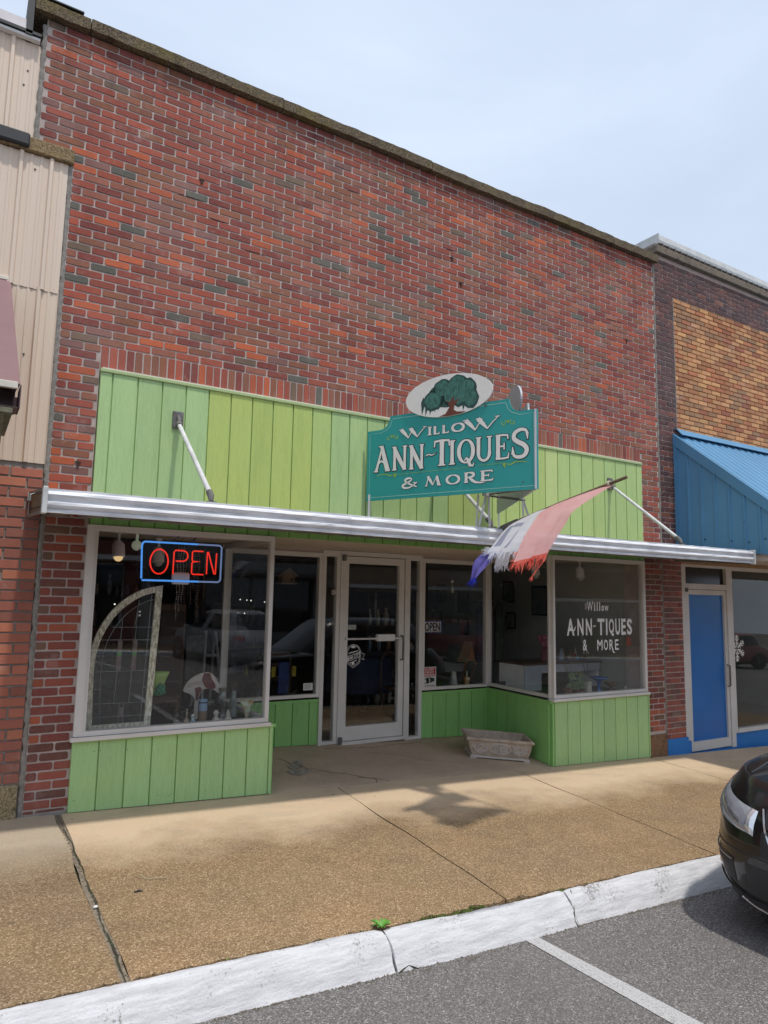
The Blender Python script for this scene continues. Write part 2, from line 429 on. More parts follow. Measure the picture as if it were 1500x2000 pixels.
def asphalt_mat():
    k = N('asphalt'); v = k.coords()
    vo = k.n('ShaderNodeTexVoronoi'); vo.inputs['Scale'].default_value = 150; k.l(v, vo.inputs['Vector'])
    sep = k.n('ShaderNodeSeparateColor'); k.l(vo.outputs['Color'], sep.inputs[0])
    big = k.noise(v, 0.8, 5); fine = k.noise(v, 140, 3, 0.7)
    c = k.ramp(sep.outputs[0], [(0.0, col4((0.085, 0.078, 0.074))), (0.5, col4((0.185, 0.170, 0.163))), (0.85, col4((0.27, 0.252, 0.24))), (1.0, col4((0.52, 0.49, 0.465)))])
    c = k.mix(k.math('MULTIPLY', k.ramp(fine, [(0.4, 0.0), (0.65, 1.0)]), 0.4), c, col4((0.125, 0.115, 0.11)))
    c = k.mix(k.math('MULTIPLY', k.ramp(big, [(0.4, 0.0), (0.7, 1.0)]), 0.35), c, col4((0.21, 0.19, 0.18)))
    oil = k.noise(v, 2.1, 6, 0.7, 0.5)
    c = k.mix(k.math('MULTIPLY', k.ramp(oil, [(0.56, 0.0), (0.70, 1.0)]), 0.30), c, col4((0.10, 0.093, 0.088)))
    k.bsdf(c, 0.88, 0, k.bump(vo.outputs['Distance'], 0.005), 0.3); return k.m
M['asphalt'] = asphalt_mat()

def kerb_mat():
    k = N('white_painted_kerb'); v = k.coords((0.8, 7, 7)); v1 = k.coords()
    a = k.noise(v, 5, 7, 0.7); b = k.noise(v1, 70, 4, 0.7); g = k.noise(v1, 3, 5, 0.6)
    c = k.mix(k.math('MULTIPLY', k.ramp(a, [(0.38, 0.0), (0.64, 1.0)]), 0.85), col4((0.70, 0.69, 0.70)), col4((0.47, 0.46, 0.47)))
    c = k.mix(k.ramp(k.math('ADD', k.math('MULTIPLY', b, 0.5), k.math('MULTIPLY', g, 0.5)), [(0.575, 0.0), (0.63, 0.85)]), c, col4((0.24, 0.215, 0.19)))
    h = k.math('ADD', k.math('MULTIPLY', a, 0.7), b)
    k.bsdf(c, 0.75, 0, k.bump(h, 0.006), 0.3); return k.m
M['kerb'] = kerb_mat()
def line_mat():
    k = N('worn_line_paint'); v = k.coords(); b = k.noise(v, 120, 4, 0.7)
    c = k.mix(k.ramp(b, [(0.52, 0.0), (0.66, 1.0)]), col4((0.52, 0.51, 0.50)), col4((0.20, 0.19, 0.18)))
    k.bsdf(c, 0.85, 0, k.bump(b, 0.004), 0.3); return k.m
M['line'] = line_mat()
M['soil'] = pm('damp_joint_soil', (0.035, 0.03, 0.02), (0.05, 0.06, 0.02), 0.95, 12, bump=0.01)
M['earth'] = pm('earth', (0.14, 0.12, 0.09), (0.10, 0.09, 0.07), 0.95, 0.5)

M['alu'] = pm('dull_beige_aluminium', (0.72, 0.69, 0.655), (0.64, 0.61, 0.57), 0.5, 3, 0.1, 0.0004, 40)
M['alu_dark'] = pm('bronzed_strip', (0.10, 0.085, 0.07), None, 0.5, 6)
M['tin'] = pm('weathered_silver_paint', (0.82, 0.82, 0.84), (0.60, 0.60, 0.63), 0.55, 6, 0.0, 0.002, 16, (0.8, 2, 2), lo=0.40, hi=0.75)
M['tin_white'] = pm('chalky_white_metal', (0.62, 0.62, 0.61), (0.48, 0.48, 0.47), 0.5, 7, 0.1, 0.001, 30)
M['pipe'] = pm('galvanised_pipe', (0.74, 0.74, 0.74), (0.56, 0.55, 0.54), 0.45, 9, 0.1)
M['iron'] = pm('grey_cast_iron', (0.17, 0.165, 0.16), (0.10, 0.09, 0.085), 0.7, 20)
M['tan_panel'] = pm('beige_ribbed_steel', (0.74, 0.60, 0.48), (0.69, 0.55, 0.44), 0.55, 1.2, 0, 0, 1, (2, 2, 0.3))
M['tan_panel2'] = pm('peach_ribbed_steel', (0.74, 0.59, 0.46), (0.68, 0.54, 0.42), 0.55, 1.2, 0, 0, 1, (2, 2, 0.3))
M['seal'] = pm('grey_joint_sealant', (0.30, 0.27, 0.24), (0.19, 0.18, 0.16), 0.9, 30, bump=0.004)
M['black'] = pm('black_rubber', (0.028, 0.03, 0.034), None, 0.55, 10)
M['bluemetal'] = pm('blue_steel_sheet', (0.115, 0.30, 0.50), (0.10, 0.265, 0.44), 0.42, 1.5, 0.0, 0.0008, 12)
M['bluepaint'] = pm('bright_blue_paint', (0.010, 0.19, 0.56), (0.010, 0.165, 0.50), 0.5, 5, 0, 0.001, 60)
M['bluedoor'] = pm('deep_blue_door_panel', (0.006, 0.155, 0.50), (0.005, 0.135, 0.45), 0.25, 2)
M['mauve'] = pm('faded_mauve_vinyl', (0.25, 0.14, 0.145), (0.21, 0.118, 0.122), 0.75, 3, 0, 0.0012, 200)
M['cream'] = pm('cream_trim_paint', (0.72, 0.66, 0.57), None, 0.6, 8)
M['oldwood'] = pm('grey_green_old_wood', (0.20, 0.19, 0.13), (0.10, 0.095, 0.06), 0.85, 18)
M['soffit'] = pm('beige_soffit', (0.60, 0.51, 0.43), (0.54, 0.45, 0.38), 0.7, 4)
M['white'] = pm('white_paint', (0.76, 0.75, 0.73), (0.68, 0.67, 0.65), 0.5, 6)
M['granite'] = coping_mat('brown_granite', (0.26, 0.14, 0.08), (0.15, 0.085, 0.05), 0.0)
def glass_mat(name, tint=(1, 1, 1), extra=0.0):
    k = N(name)
    lw = k.n('ShaderNodeLayerWeight'); lw.inputs['Blend'].default_value = 0.5
    f = k.math('POWER', lw.outputs['Facing'], 5.0)
    f = k.math('ADD', k.math('MULTIPLY', f, 0.95), 0.045+extra)
    v = k.coords(); d = k.noise(v, 2.5, 4)
    gl = k.n('ShaderNodeBsdfGlossy'); gl.inputs['Roughness'].default_value = 0.0
    tr = k.n('ShaderNodeBsdfTransparent'); tr.inputs['Color'].default_value = tuple(tint)+(1,)
    df = k.n('ShaderNodeBsdfDiffuse'); df.inputs['Color'].default_value = (0.5, 0.5, 0.5, 1)
    m1 = k.n('ShaderNodeMixShader'); k.l(f, m1.inputs[0]); k.l(tr.outputs[0], m1.inputs[1]); k.l(gl.outputs[0], m1.inputs[2])
    m2 = k.n('ShaderNodeMixShader'); k.l(k.math('MULTIPLY', d, 0.004), m2.inputs[0]); k.l(m1.outputs[0], m2.inputs[1]); k.l(df.outputs[0], m2.inputs[2])
    k.l(m2.outputs[0], k.out.inputs['Surface']); return k.m
M['glass'] = glass_mat('window_glass', (0.965, 0.975, 0.97))
M['glass_old'] = glass_mat('leaded_glass', (0.62, 0.66, 0.64), 0.02)
M['glass_clear'] = glass_mat('clear_glassware', (0.88, 0.90, 0.90), 0.10)

M['teal'] = pm('teal_sign_paint', (0.020, 0.33, 0.31), (0.016, 0.29, 0.27), 0.45, 2.5, 0, 0.0006, 60)
M['signback'] = pm('grey_sign_back', (0.50, 0.51, 0.55), (0.44, 0.45, 0.48), 0.6, 5)
M['ivory'] = pm('ivory_lettering', (0.84, 0.80, 0.745), (0.78, 0.74, 0.69), 0.5, 20)
M['ink'] = pm('black_outline_paint', (0.012, 0.014, 0.014), None, 0.5, 10)
M['lime'] = pm('lime_scroll_paint', (0.34, 0.52, 0.06), None, 0.5, 10)
M['palegreen_line'] = pm('pale_teal_line', (0.30, 0.58, 0.50), None, 0.5, 10)
M['leaf_dark'] = pm('painted_leaf_dark', (0.02, 0.075, 0.06), (0.015, 0.055, 0.045), 0.5, 20)
M['leaf_mid'] = pm('painted_leaf_mid', (0.055, 0.19, 0.145), (0.025, 0.10, 0.08), 0.5, 22, stretch=(2.5, 2.5, 1), lo=0.42, hi=0.6)
M['trunk_paint'] = pm('painted_trunk', (0.17, 0.04, 0.02), (0.12, 0.03, 0.015), 0.5, 20)
M['decal'] = pm('white_window_lettering', (0.90, 0.89, 0.86), None, 0.6, 10)
M['decal_dim'] = pm('grey_decal', (0.30, 0.30, 0.29), None, 0.6, 10)
# ================================================================ ground
mb = MB()
g = 500
mb.add([(-g, -g, RZ(-g)-0.03), (g, -g, RZ(g)-0.03), (g, g, RZ(g)-0.03), (-g, g, RZ(-g)-0.03)], [(0, 1, 2, 3)])
mb.build('ground', M['earth'], kind='structure')
mb = MB()
mb.add([(-60, -18.4, RZ(-60)), (60, -18.4, RZ(60)), (60, -2.55, RZ(60)), (-60, -2.55, RZ(-60))], [(0, 1, 2, 3)])
mb.build('road', M['asphalt'], kind='structure')

KY = -2.53
def ragged(x):
    base = KY+0.010*math.sin(x*1.7)-0.022*(x-2.2)*0.35
    r = 0.006*math.sin(x*37)+0.004*math.sin(x*83+1)
    if 2.15 < x < 3.45:
        q = math.sin((x-2.15)/1.3*math.pi)
        r += q*(0.022+0.012*math.sin(x*19)+0.008*math.sin(x*51))
    return base+r
# pavement: slabs with tooled joints between, front edge ragged against the kerb
joints = [(-6.0, -6.0), (-3.6, -3.6), (-1.4, -1.4), (0.80, 0.80), (3.18, 2.98), (5.34, 5.02), (7.55, 7.2), (9.8, 9.5), (12.1, 11.8), (14.4, 14.1)]
mb = MB()
for a, b in zip(joints[:-1], joints[1:]):
    nx = max(6, int((b[0]-a[0])/0.035)); ny = 40
    rows = []
    for i in range(nx+1):
        t = i/nx; rw = []
        ja = 0.024 if abs(a[0]-0.8) < 0.1 else 0.008; jb = 0.024 if abs(b[0]-0.8) < 0.1 else 0.008
        for j in range(ny+1):
            s_ = j/ny
            wob = lambda q: 0.010*math.sin(s_*5+q)+0.005*math.sin(s_*19+q*3)
            xa = a[0]+(a[1]-a[0])*s_+ja*(0.75+0.35*math.sin(s_*9+a[0]))+wob(a[0]*9); xb = b[0]+(b[1]-b[0])*s_-jb*(0.75+0.35*math.sin(s_*13+b[0]))+wob(b[0]*9)
            x = xa+(xb-xa)*t
            yf = ragged(x)+0.012
            y = 0.0+(yf-0.0)*s_
            z = gz(x, y)+0.0015*math.sin(x*2.1+y*3)
            if i in (0, nx) or j == ny: z -= 0.005
            rw.append((x, y, z))
        rows.append(rw)
    mb.grid(rows, 0, True)
    # slab sides down into the joint
    for rw in (rows[0], rows[-1], [q[-1] for q in rows]):
        mb.grid([rw, [(p[0], p[1], p[2]-0.09) for p in rw]], 0, False)
mb.build('pavement', M['pavement'], kind='structure')
mb = MB()
mb.add([(-6, -2.52, gz(-6, -2.52)-0.03), (2.2, -2.535, gz(2.2, -2.535)-0.03), (14, -2.62, gz(14, -2.6)-0.03), (14, 0.02, gz(14, 0)-0.02), (-6, 0.02, gz(-6, 0)-0.02)], [(0, 1, 2, 3, 4)])
mb.build('joint_dirt', M['soil'], kind='structure')
M['jointfill'] = pm('brown_joint_fill', (0.27, 0.22, 0.16), (0.17, 0.135, 0.10), 0.95, 30, bump=0.004)
# the first joint is patched with grey mortar that has cracked open again
mb = MB(); P = [(0.80+0.010*math.sin(s_*5)+0.004*math.sin(s_*31), -2.52*s_) for s_ in [i/60 for i in range(61)]]
mb.ribbon(P, 0.050, lambda u, v, d: (u, v, gz(u, v)+d), -0.006); mb.build('joint_mortar', M['jointfill'], kind='structure')
mb = MB(); rr_ = random.Random(4)
mb.ribbon([(x+0.006+rr_.uniform(-0.004, 0.004), y) for x, y in P], [0.004+0.010*abs(math.sin(i*0.21)) if i > 8 else 0.003 for i in range(61)], lambda u, v, d: (u, v, gz(u, v)+d), -0.0035); mb.build('joint_crack', M['soil'], kind='structure')
# entry floor in the recess, rising to the door
mb = MB()
rows = []
for i in range(41):
    x = 2.46+i/40*3.62
    rows.append([(x, y, gz(x, y)+0.002*math.sin(x*5+y*4)+(-0.006 if y < 0.02 else 0)) for y in [0.012, 0.03]+[0.03+1.30*j/12 for j in range(1, 13)]])
mb.grid(rows, 0, True)
mb.grid([[p[0] for p in rows], [(p[0][0], p[0][1], p[0][2]-0.1) for p in rows]], 0, False)
mb.build('entry_floor', M['entry'], kind='structure')
# hairline cracks and old spilt paint on the entry floor
def crack(pts, wd, name='floor_crack', mat='soil', jag=0.02, seed=1):
    rnd = random.Random(seed); P = []
    for (x0, y0), (x1, y1) in zip(pts[:-1], pts[1:]):
        n = max(2, int(math.hypot(x1-x0, y1-y0)/0.05))
        for i in range(n): P.append((x0+(x1-x0)*i/n+rnd.uniform(-jag, jag), y0+(y1-y0)*i/n+rnd.uniform(-jag, jag)))
    P.append(pts[-1])
    m_ = MB(); m_.ribbon(P, [wd*rnd.uniform(0.5, 1.2) for _ in P], lambda u, v, d: (u, v, gz(u, v)+d), 0.004)
    return m_.build(name, M[mat], kind='structure')
crack([(2.95, 0.9), (3.1, 0.55), (3.5, 0.22), (3.75, 0.03)], 0.007, seed=3)
crack([(3.6, 1.1), (4.2, 1.05), (4.9, 1.13)], 0.008, seed=5)
crack([(4.0, 0.9), (4.35, 0.75), (4.5, 0.5), (4.9, 0.35)], 0.005, seed=8)
crack([(3.5, 0.22), (3.62, 0.12), (3.6, 0.02)], 0.009, seed=4)
k = N('dry_spilt_paint'); v = k.coords(); f = k.noise(v, 18, 5, 0.7)
k.bsdf(k.mix(k.ramp(f, [(0.4, 0.0), (0.6, 1.0)]), col4((0.42, 0.38, 0.34)), col4((0.24, 0.19, 0.14))), 0.7); M['spill'] = k.m
def blot(cx, cy, rx, ry, seed, a=0):
    rnd = random.Random(seed); ph = [rnd.uniform(0, 6) for _ in range(4)]
    P = []
    for i in range(36):
        t = i/36*2*math.pi; r = 1+0.16*math.sin(3*t+ph[0])+0.08*math.sin(7*t+ph[1])+0.05*math.sin(13*t+ph[2])
        u, v_ = rx*r*math.cos(t), ry*r*math.sin(t)
        P.append((cx+u*math.cos(a)-v_*math.sin(a), cy+u*math.sin(a)+v_*math.cos(a)))
    m_ = MB(); m_.sheet(P, lambda u, v, d: (u, v, gz(u, v)+d), 0.004); m_.build('paint_stain', M['spill'], kind='structure')
blot(2.99, 0.46, 0.12, 0.07, 3, 0.2); blot(2.72, 0.62, 0.06, 0.05, 5); blot(3.05, 0.66, 0.06, 0.16, 9, -0.6)

# kerb: three cast lengths, rounded nose, chipped paint
prof = [(0.0, -0.12), (0.0, -0.004), (-0.010, 0.003), (-0.026, 0.002), (-0.050, -0.012), (-0.078, -0.038), (-0.104, -0.070), (-0.128, -0.106), (-0.150, -0.142), (-0.168, -0.178)]
from mathutils import noise as MN
def kerb(x0, x1, seed, label):
    rnd = random.Random(seed); m_ = MB(); rows = []
    n = int((x1-x0)/0.022)
    for i in range(n+1):
        x = x0+(x1-x0)*i/n
        yb = KY+0.010*math.sin(x*1.7)-0.022*(x-2.2)*0.35-0.004
        e = min(i, n-i)/2.0; er = 0.010*max(0, 1-e)
        rw = []
        hole = 0.0
        if 2.2 < x < 3.4: hole = math.sin((x-2.2)/1.2*math.pi)*0.02
        for k_, (py, pz) in enumerate(prof):
            nn = MN.noise(Vector((x*3, py*12, seed)))*0.007+MN.noise(Vector((x*34, py*60, seed+3)))*0.0022+(MN.noise(Vector((x*16, 3, seed)))*0.010 if k_ >= 8 else 0)
            kk = 0 if k_ == 0 else 1
            y = yb+py*1.02-er*0.3*(1 if py < -0.05 else 0)+nn*kk*(1 if k_ > 3 else 0.4)-(hole if k_ in (1, 2) else 0)
            z = gz(x, KY)+pz-er+nn*kk*(1 if k_ <= 5 else 0)
            if x > 3.38 and x < 3.60 and k_ > 6: y += 0.012
            rw.append((x+(rnd.uniform(-0.003, 0.003) if 0 < i < n else rnd.uniform(-0.006, 0.006)), y, z))
        rows.append(rw)
    m_.grid(rows, 0, True)
    for rw in (rows[0], rows[-1]): m_.add(rw, [tuple(range(len(rw)))], 0)
    tag(m_.build('kerb', M['kerb'], kind='structure'), label)
kerb(-6.0, 2.085, 1, 'long white painted kerb length nearest the corner of the frame')
kerb(2.100, 3.395, 2, 'short chipped white kerb length behind the parking line')
kerb(3.402, 3.60, 5, 'small broken piece of white kerb')
kerb(3.607, 14.0, 3, 'white painted kerb length running under the black car')
def kerb_crack(P, w0, seed):
    rn_ = random.Random(seed); m_ = MB(); pts = []
    for (x, t) in P:
        y = KY-0.022*(x-2.2)*0.35+0.010*math.sin(x*1.7)-0.004-0.022-t*0.142; z = gz(x, KY)+0.002-t*t*0.02-t*0.150
        pts.append(Vector((x+rn_.uniform(-0.003, 0.003), y-0.006, z+0.006)))
    m_.tube(pts, [w0*rn_.uniform(0.5, 1.2) for _ in pts], 5); return m_.build('kerb_crack', M['soil'], kind='structure')
kerb_crack([(2.10, 0.95), (2.13, 0.90), (2.17, 0.86), (2.20, 0.92), (2.23, 1.0)], 0.004, 2)
kerb_crack([(3.45, 0.05), (3.44, 0.30), (3.40, 0.55), (3.37, 0.80), (3.38, 1.0)], 0.005, 3)
kerb_crack([(1.30, 0.15), (1.36, 0.22), (1.46, 0.24), (1.55, 0.20)], 0.003, 5)
mb = MB()
lp = [(2.951, -2.672), (3.0, -3.7), (3.12, -8.2), (3.225, -8.2), (3.13, -3.7), (3.045, -2.68)]
mb.sheet(lp, lambda u, v, d: (u, v, RZ(u)+d), 0.004)
mb.build('parking_line', M['line'], kind='structure')
for k_, x in enumerate((-3.0, 9.1, 15.2)):
    mb = MB(); mb.sheet([(x-0.05, -2.72), (x+0.2, -8.2), (x+0.3, -8.2), (x+0.05, -2.72)], lambda u, v, d: (u, v, RZ(u)+d), 0.004)
    mb.build('parking_line', M['line'], kind='structure')

# ================================================================ brickwork
PAL_RED = [(0.39, 0.090, 0.058)]*6+[(0.34, 0.080, 0.056)]*7+[(0.28, 0.070, 0.054)]*6+[(0.225, 0.056, 0.050)]*5+[(0.50, 0.120, 0.055)]*3+[(0.28, 0.115, 0.080)]*5+[(0.25, 0.125, 0.120)]*2+[(0.28, 0.108, 0.066)]*4+[(0.115, 0.122, 0.112)]*1+[(0.18, 0.13, 0.10)]*1+[(0.34, 0.125, 0.092)]*4
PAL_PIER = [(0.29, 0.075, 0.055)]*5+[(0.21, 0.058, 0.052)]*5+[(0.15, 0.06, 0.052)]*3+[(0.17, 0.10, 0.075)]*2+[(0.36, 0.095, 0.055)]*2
PAL_LEFT = [(0.41, 0.140, 0.100)]*5+[(0.35, 0.118, 0.088)]*5+[(0.29, 0.105, 0.082)]*4+[(0.46, 0.165, 0.105)]*2
PAL_DARK = [(0.075, 0.033, 0.037)]*6+[(0.11, 0.040, 0.040)]*5+[(0.058, 0.032, 0.038)]*4+[(0.20, 0.068, 0.045)]*1+[(0.14, 0.046, 0.042)]*2
PAL_TAN = [(0.62, 0.325, 0.165)]*5+[(0.55, 0.275, 0.14)]*5+[(0.43, 0.19, 0.092)]*4+[(0.50, 0.19, 0.095)]*3+[(0.36, 0.205, 0.12)]*3+[(0.66, 0.365, 0.17)]*2+[(0.38, 0.135, 0.085)]*1
def brick(m_, u0, u1, v0, v1, fn, out, rnd, pal, rad=0.008, mi=0):
    base = rnd.choice(pal); q = rnd.uniform(0.86, 1.14)
    c = (base[0]*q*1.03, base[1]*q*0.98, base[2]*q*0.86)
    j = lambda a: rnd.uniform(-a, a)
    u0 += j(0.0016); u1 += j(0.0016); v0 += j(0.0012); v1 += j(0.0012)
    tl = j(0.0012)
    r = min(rad*rnd.uniform(0.5, 1.3), (v1-v0)*0.3, (u1-u0)*0.3)
    def ring(ins, d):
        a0, a1, b0, b1 = u0+ins, u1-ins, v0+ins, v1-ins
        return [fn(a0+r, b0, d+tl), fn(a1-r, b0, d-tl), fn(a1, b0+r, d-tl), fn(a1, b1-r, d-tl), fn(a1-r, b1, d-tl), fn(a0+r, b1, d+tl), fn(a0, b1-r, d+tl), fn(a0, b0+r, d+tl)]
    d = out+j(0.0018)
    vs = ring(0.0022, d)+ring(0, d-0.0022)+ring(0, -0.004)
    m_.add(vs, [tuple(range(8))]+[(i, (i+1) % 8, 8+(i+1) % 8, 8+i) for i in range(8)]+[(8+i, 8+(i+1) % 8, 16+(i+1) % 8, 16+i) for i in range(8)], mi, False, c)

def brick_rows(m_, fn, spans, z0, z1, rnd, pal, course=0.0678, mod=0.2083, joint=0.0125, out=0.0055, x_off=0.0, rad=0.008, skip=None, palf=None, z_off=0.0):
    """spans(z) -> list of (u0, u1) filled with running bond; rows keep one grid"""
    k0 = math.floor((z0-z_off)/course+0.01)-1
    k = k0
    while True:
        a = z_off+k*course; b = a+course-joint
        if b > z1+0.012: break
        if a >= z0-0.006:
            for (s0, s1) in spans((a+b)/2):
                ph = x_off+(mod/2 if k % 2 else 0)
                i = math.floor((s0-ph)/mod)
                while ph+i*mod < s1:
                    x0 = max(ph+i*mod, s0+0.004); x1 = min(ph+(i+1)*mod-joint, s1-0.004)
                    if x1-x0 > 0.025 and not (skip and skip(x0, x1, a)):
                        brick(m_, x0, x1, a, b, fn, out, rnd, palf(x0, a) if palf else pal, rad)
                    i += 1
        k += 1

# ================================================================ the antique shop
SX0, SX1 = 0.57, 7.862
shop = thing('antique_shop', 'red brick shop building with lime green boarded front and recessed door', 'building', (4.2, 0, 0))
rnd = random.Random(11)
mb = MB(); f0 = FX(0.0)
HOLES = [(1.62, 4.98), (5.05, 5.27), (6.02, 5.20), (3.95, 5.62), (7.35, 5.85)]
def spans_top(z): return [(0.305 if z > 5.165 else SX0, SX1)]
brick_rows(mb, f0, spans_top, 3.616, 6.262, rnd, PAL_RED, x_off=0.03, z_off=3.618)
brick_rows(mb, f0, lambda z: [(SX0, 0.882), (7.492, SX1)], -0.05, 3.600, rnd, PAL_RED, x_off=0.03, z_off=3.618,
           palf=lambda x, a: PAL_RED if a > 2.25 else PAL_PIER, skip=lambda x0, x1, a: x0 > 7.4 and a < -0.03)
# soldier course over the boards
x = 0.888
while x < 7.48:
    brick(mb, x, x+0.0555, 3.416, 3.606, f0, 0.0055, rnd, PAL_RED, 0.006); x += 0.0668
mb.build('brickwork', M['brick'], shop)
mb = MB()
mb.box(0.300, SX1-0.002, 0.0, 0.30, 5.10, 6.252)
mb.box(SX0-0.005, SX1-0.002, 0.0, 0.30, 3.41, 5.10)
mb.box(SX0-0.005, 0.883, 0.0, 0.30, -0.6, 3.41)
mb.box(7.492, SX1-0.002, 0.0, 0.30, -0.6, 3.41)
mb.build('mortar', M['mortar'], shop)
# side and rear of the building shell, roof
mb = MB()
mb.box(0.30, 0.55, 0.30, 14, -1, 6.1); mb.box(7.62, SX1-0.003, 0.30, 14, -1, 6.1); mb.box(0.55, 7.62, 13.8, 14, -1, 6.1)
mb.build('side_wall', M['mortar_dark'], shop)
mb = MB(); mb.box(0.55, 7.62, 0.30, 13.8, 5.5, 5.6); mb.build('roof', M['black'], shop)
# weathered seams of mortar smeared at the two party lines
def seam(m_, x, z0, z1, w_, y=0.0, seed=1, d=0.012):
    rr = random.Random(seed); z = z0; rows = []
    while z < z1:
        q = w_/2*rr.uniform(0.7, 1.3); o = rr.uniform(-0.004, 0.004)
        rows.append([(x-q+o, y, z), (x-q*0.6+o, y-d*rr.uniform(0.6, 1), z), (x+q*0.6+o, y-d*rr.uniform(0.6, 1), z), (x+q+o, y, z)])
        z += 0.03
    m_.grid(rows, 0, True)
for a_ in ((0.553, -0.05, 5.05, 0.036, -0.001, 3), (0.288, 5.17, 6.2, 0.034, -0.001, 5), (7.868, -0.02, 6.3, 0.030, -0.002, 7)):
    mb = MB(); seam(mb, *a_); mb.build('party_joint', M['seal'], shop)
# iron hooks, rust and broken bricks
M['rust'] = pm('rust_iron', (0.06, 0.035, 0.025), (0.03, 0.02, 0.018), 0.9, 20)
for x, z in [(1.62, 5.30), (4.42, 5.36), (4.55, 5.10), (7.28, 5.03), (0.77, 2.63), (7.30, 3.02)]:
    mb = MB(); mb.box(x-0.008, x+0.010, -0.016, -0.002, z-0.035, z+0.006); mb.box(x-0.022, x+0.022, -0.0125, -0.004, z-0.004, z+0.004)
    mb.build('rusty_anchor', M['rust'], shop)
for i_, (x, k_, ln) in enumerate([(1.72, 20, 0.16), (1.42, 22, 0.22), (2.05, 17, 0.2), (4.35, 27, 0.10), (6.9, 24, 0.3), (7.2, 21, 0.22), (6.95, 22, 0.16), (5.9, 29, 0.2), (3.1, 31, 0.14)]):
    z = 3.618+k_*0.0678-0.0120; mb = MB(); n_ = 12
    mb.ribbon([(x+ln*j/n_, z+0.006+rr.uniform(-0.002, 0.002)) for j in range(n_+1)] if (rr := random.Random(i_)) else None, [0.011*math.sin(math.pi*min(0.95, 0.05+j/n_))+0.002 for j in range(n_+1)], f0, 0.0012)
    mb.build('open_joint', M['black'], shop)
# coping
mb = MB(); rr = random.Random(5)
xs = [0.20, 0.62, 2.35, 4.10, 5.62, 7.0, 7.90]
for a, b in zip(xs[:-1], xs[1:]):
    n = max(3, int((b-a)/0.07)); dz = rr.uniform(-0.008, 0.008)
    P = [(-0.070, 0.012), (-0.070, 0.112), (-0.035, 0.132), (0.34, 0.132), (0.34, 0.012)]
    rows = []
    for i in range(n+1):
        x = a+0.004+(b-a-0.008)*i/n
        rows.append([(x, y+rr.uniform(-0.004, 0.004), 6.244+dz+z+rr.uniform(-0.004, 0.004)) for y, z in P])
    mb.grid([r+[r[0]] for r in rows], 0, False)
    mb.add(rows[0], [(0, 1, 2, 3, 4)]); mb.add(rows[-1], [(4, 3, 2, 1, 0)])
mb.build('coping', M['coping'], shop)
mb = MB(); mb.bbox(0.10, 0.572, -0.050, 0.2, 5.055, 5.172, 0.008); mb.build('kneeler_stone', M['capstone'], shop)
mb = MB(); mb.box(0.150, 0.198, -0.06, 0.36, 6.02, 6.41); mb.box(0.150, 0.56, -0.060, 0.36, 6.392, 6.402)
mb.build('membrane_flashing', M['black'], shop)
# brown stone base of right pier
mb = MB(); mb.bbox(7.54, SX1+0.004, -0.018, 0.2, -0.55, -0.018, 0.006); mb.build('pier_base', M['granite'], shop)
mb = MB(); mb.bbox(SX0+0.004, 0.868, -0.010, 0.1, -0.3, -0.004, 0.006); mb.build('pier_footing', M['mortar_dark'], shop)

# ---- painted boards
TG = [(0.335, 0.52, 0.185), (0.38, 0.50, 0.115), (0.345, 0.52, 0.175)]
def boards(m_, fn, u0, u1, vb, vt, pitch=0.2, d0=0.006, d1=0.022, start=None, tint=None, rnd=random.Random(2), gap=0.007):
    vbf = vb if callable(vb) else (lambda u: vb)
    vtf = vt if callable(vt) else (lambda u: vt)
    m_.prism([(u0, vbf(u0)), (u1, vbf(u1)), (u1, vtf(u1)), (u0, vtf(u0))], fn, -0.012, d0, 0, c=tint(u0+0.1) if tint else TG[0])
    u = start if start is not None else u0
    while u < u1-0.004:
        a = max(u, u0); b = min(u+pitch-gap, u1)
        if b-a > 0.01:
            c = tint((a+b)/2); q = rnd.uniform(0.95, 1.05); c = tuple(x*q for x in c)
            e = 0.003
            F = lambda uu, vv, dd: fn(uu, vv, dd)
            vs = [F(a, vbf(a), d0), F(b, vbf(b), d0), F(b, vtf(b), d0), F(a, vtf(a), d0), F(a+e, vbf(a)+0.001, d1), F(b-e, vbf(b)+0.001, d1), F(b-e, vtf(b)-0.001, d1), F(a+e, vtf(a)-0.001, d1)]
            m_.add(vs, [(4, 5, 6, 7), (0, 1, 5, 4), (1, 2, 6, 5), (2, 3, 7, 6), (3, 0, 4, 7)], 0, False, c)
        u += pitch
def fascia_tint(u):
    if u < 1.79: return (0.42, 0.59, 0.275)
    if u < 2.75: return (0.46, 0.56, 0.165)
    if u < 2.96: return (0.44, 0.57, 0.20)
    if u < 4.4: return (0.43, 0.59, 0.265)
    if u < 5.75: return (0.49, 0.61, 0.21)
    if u < 6.0: return (0.54, 0.64, 0.26)
    if u < 6.85: return (0.48, 0.62, 0.245)
    return (0.46, 0.61, 0.25)
mb = MB(); boards(mb, FX(-0.004), 0.888, 7.488, 2.235, 3.398, start=0.786, tint=fascia_tint)
mb.bbox(0.884, 7.492, -0.040, -0.002, 3.385, 3.412, 0.003, c=(0.42, 0.52, 0.26))
mb.build('fascia_boarding', M['boards'], shop)
mb = MB(); mb.box(0.90, 7.48, -0.034, 0.0, 3.4125, 3.422); mb.build('caulk_line', M['cream'], shop)
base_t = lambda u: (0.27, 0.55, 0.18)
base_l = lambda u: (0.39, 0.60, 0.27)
mb = MB(); boards(mb, FX(-0.004), 0.888, 7.488, 2.142, 2.230, start=0.786, tint=lambda u: (0.25, 0.50, 0.15)); mb.build('head_boards', M['boards'], shop)  # foot of the fascia boarding; canopy shade put into its deeper green tint
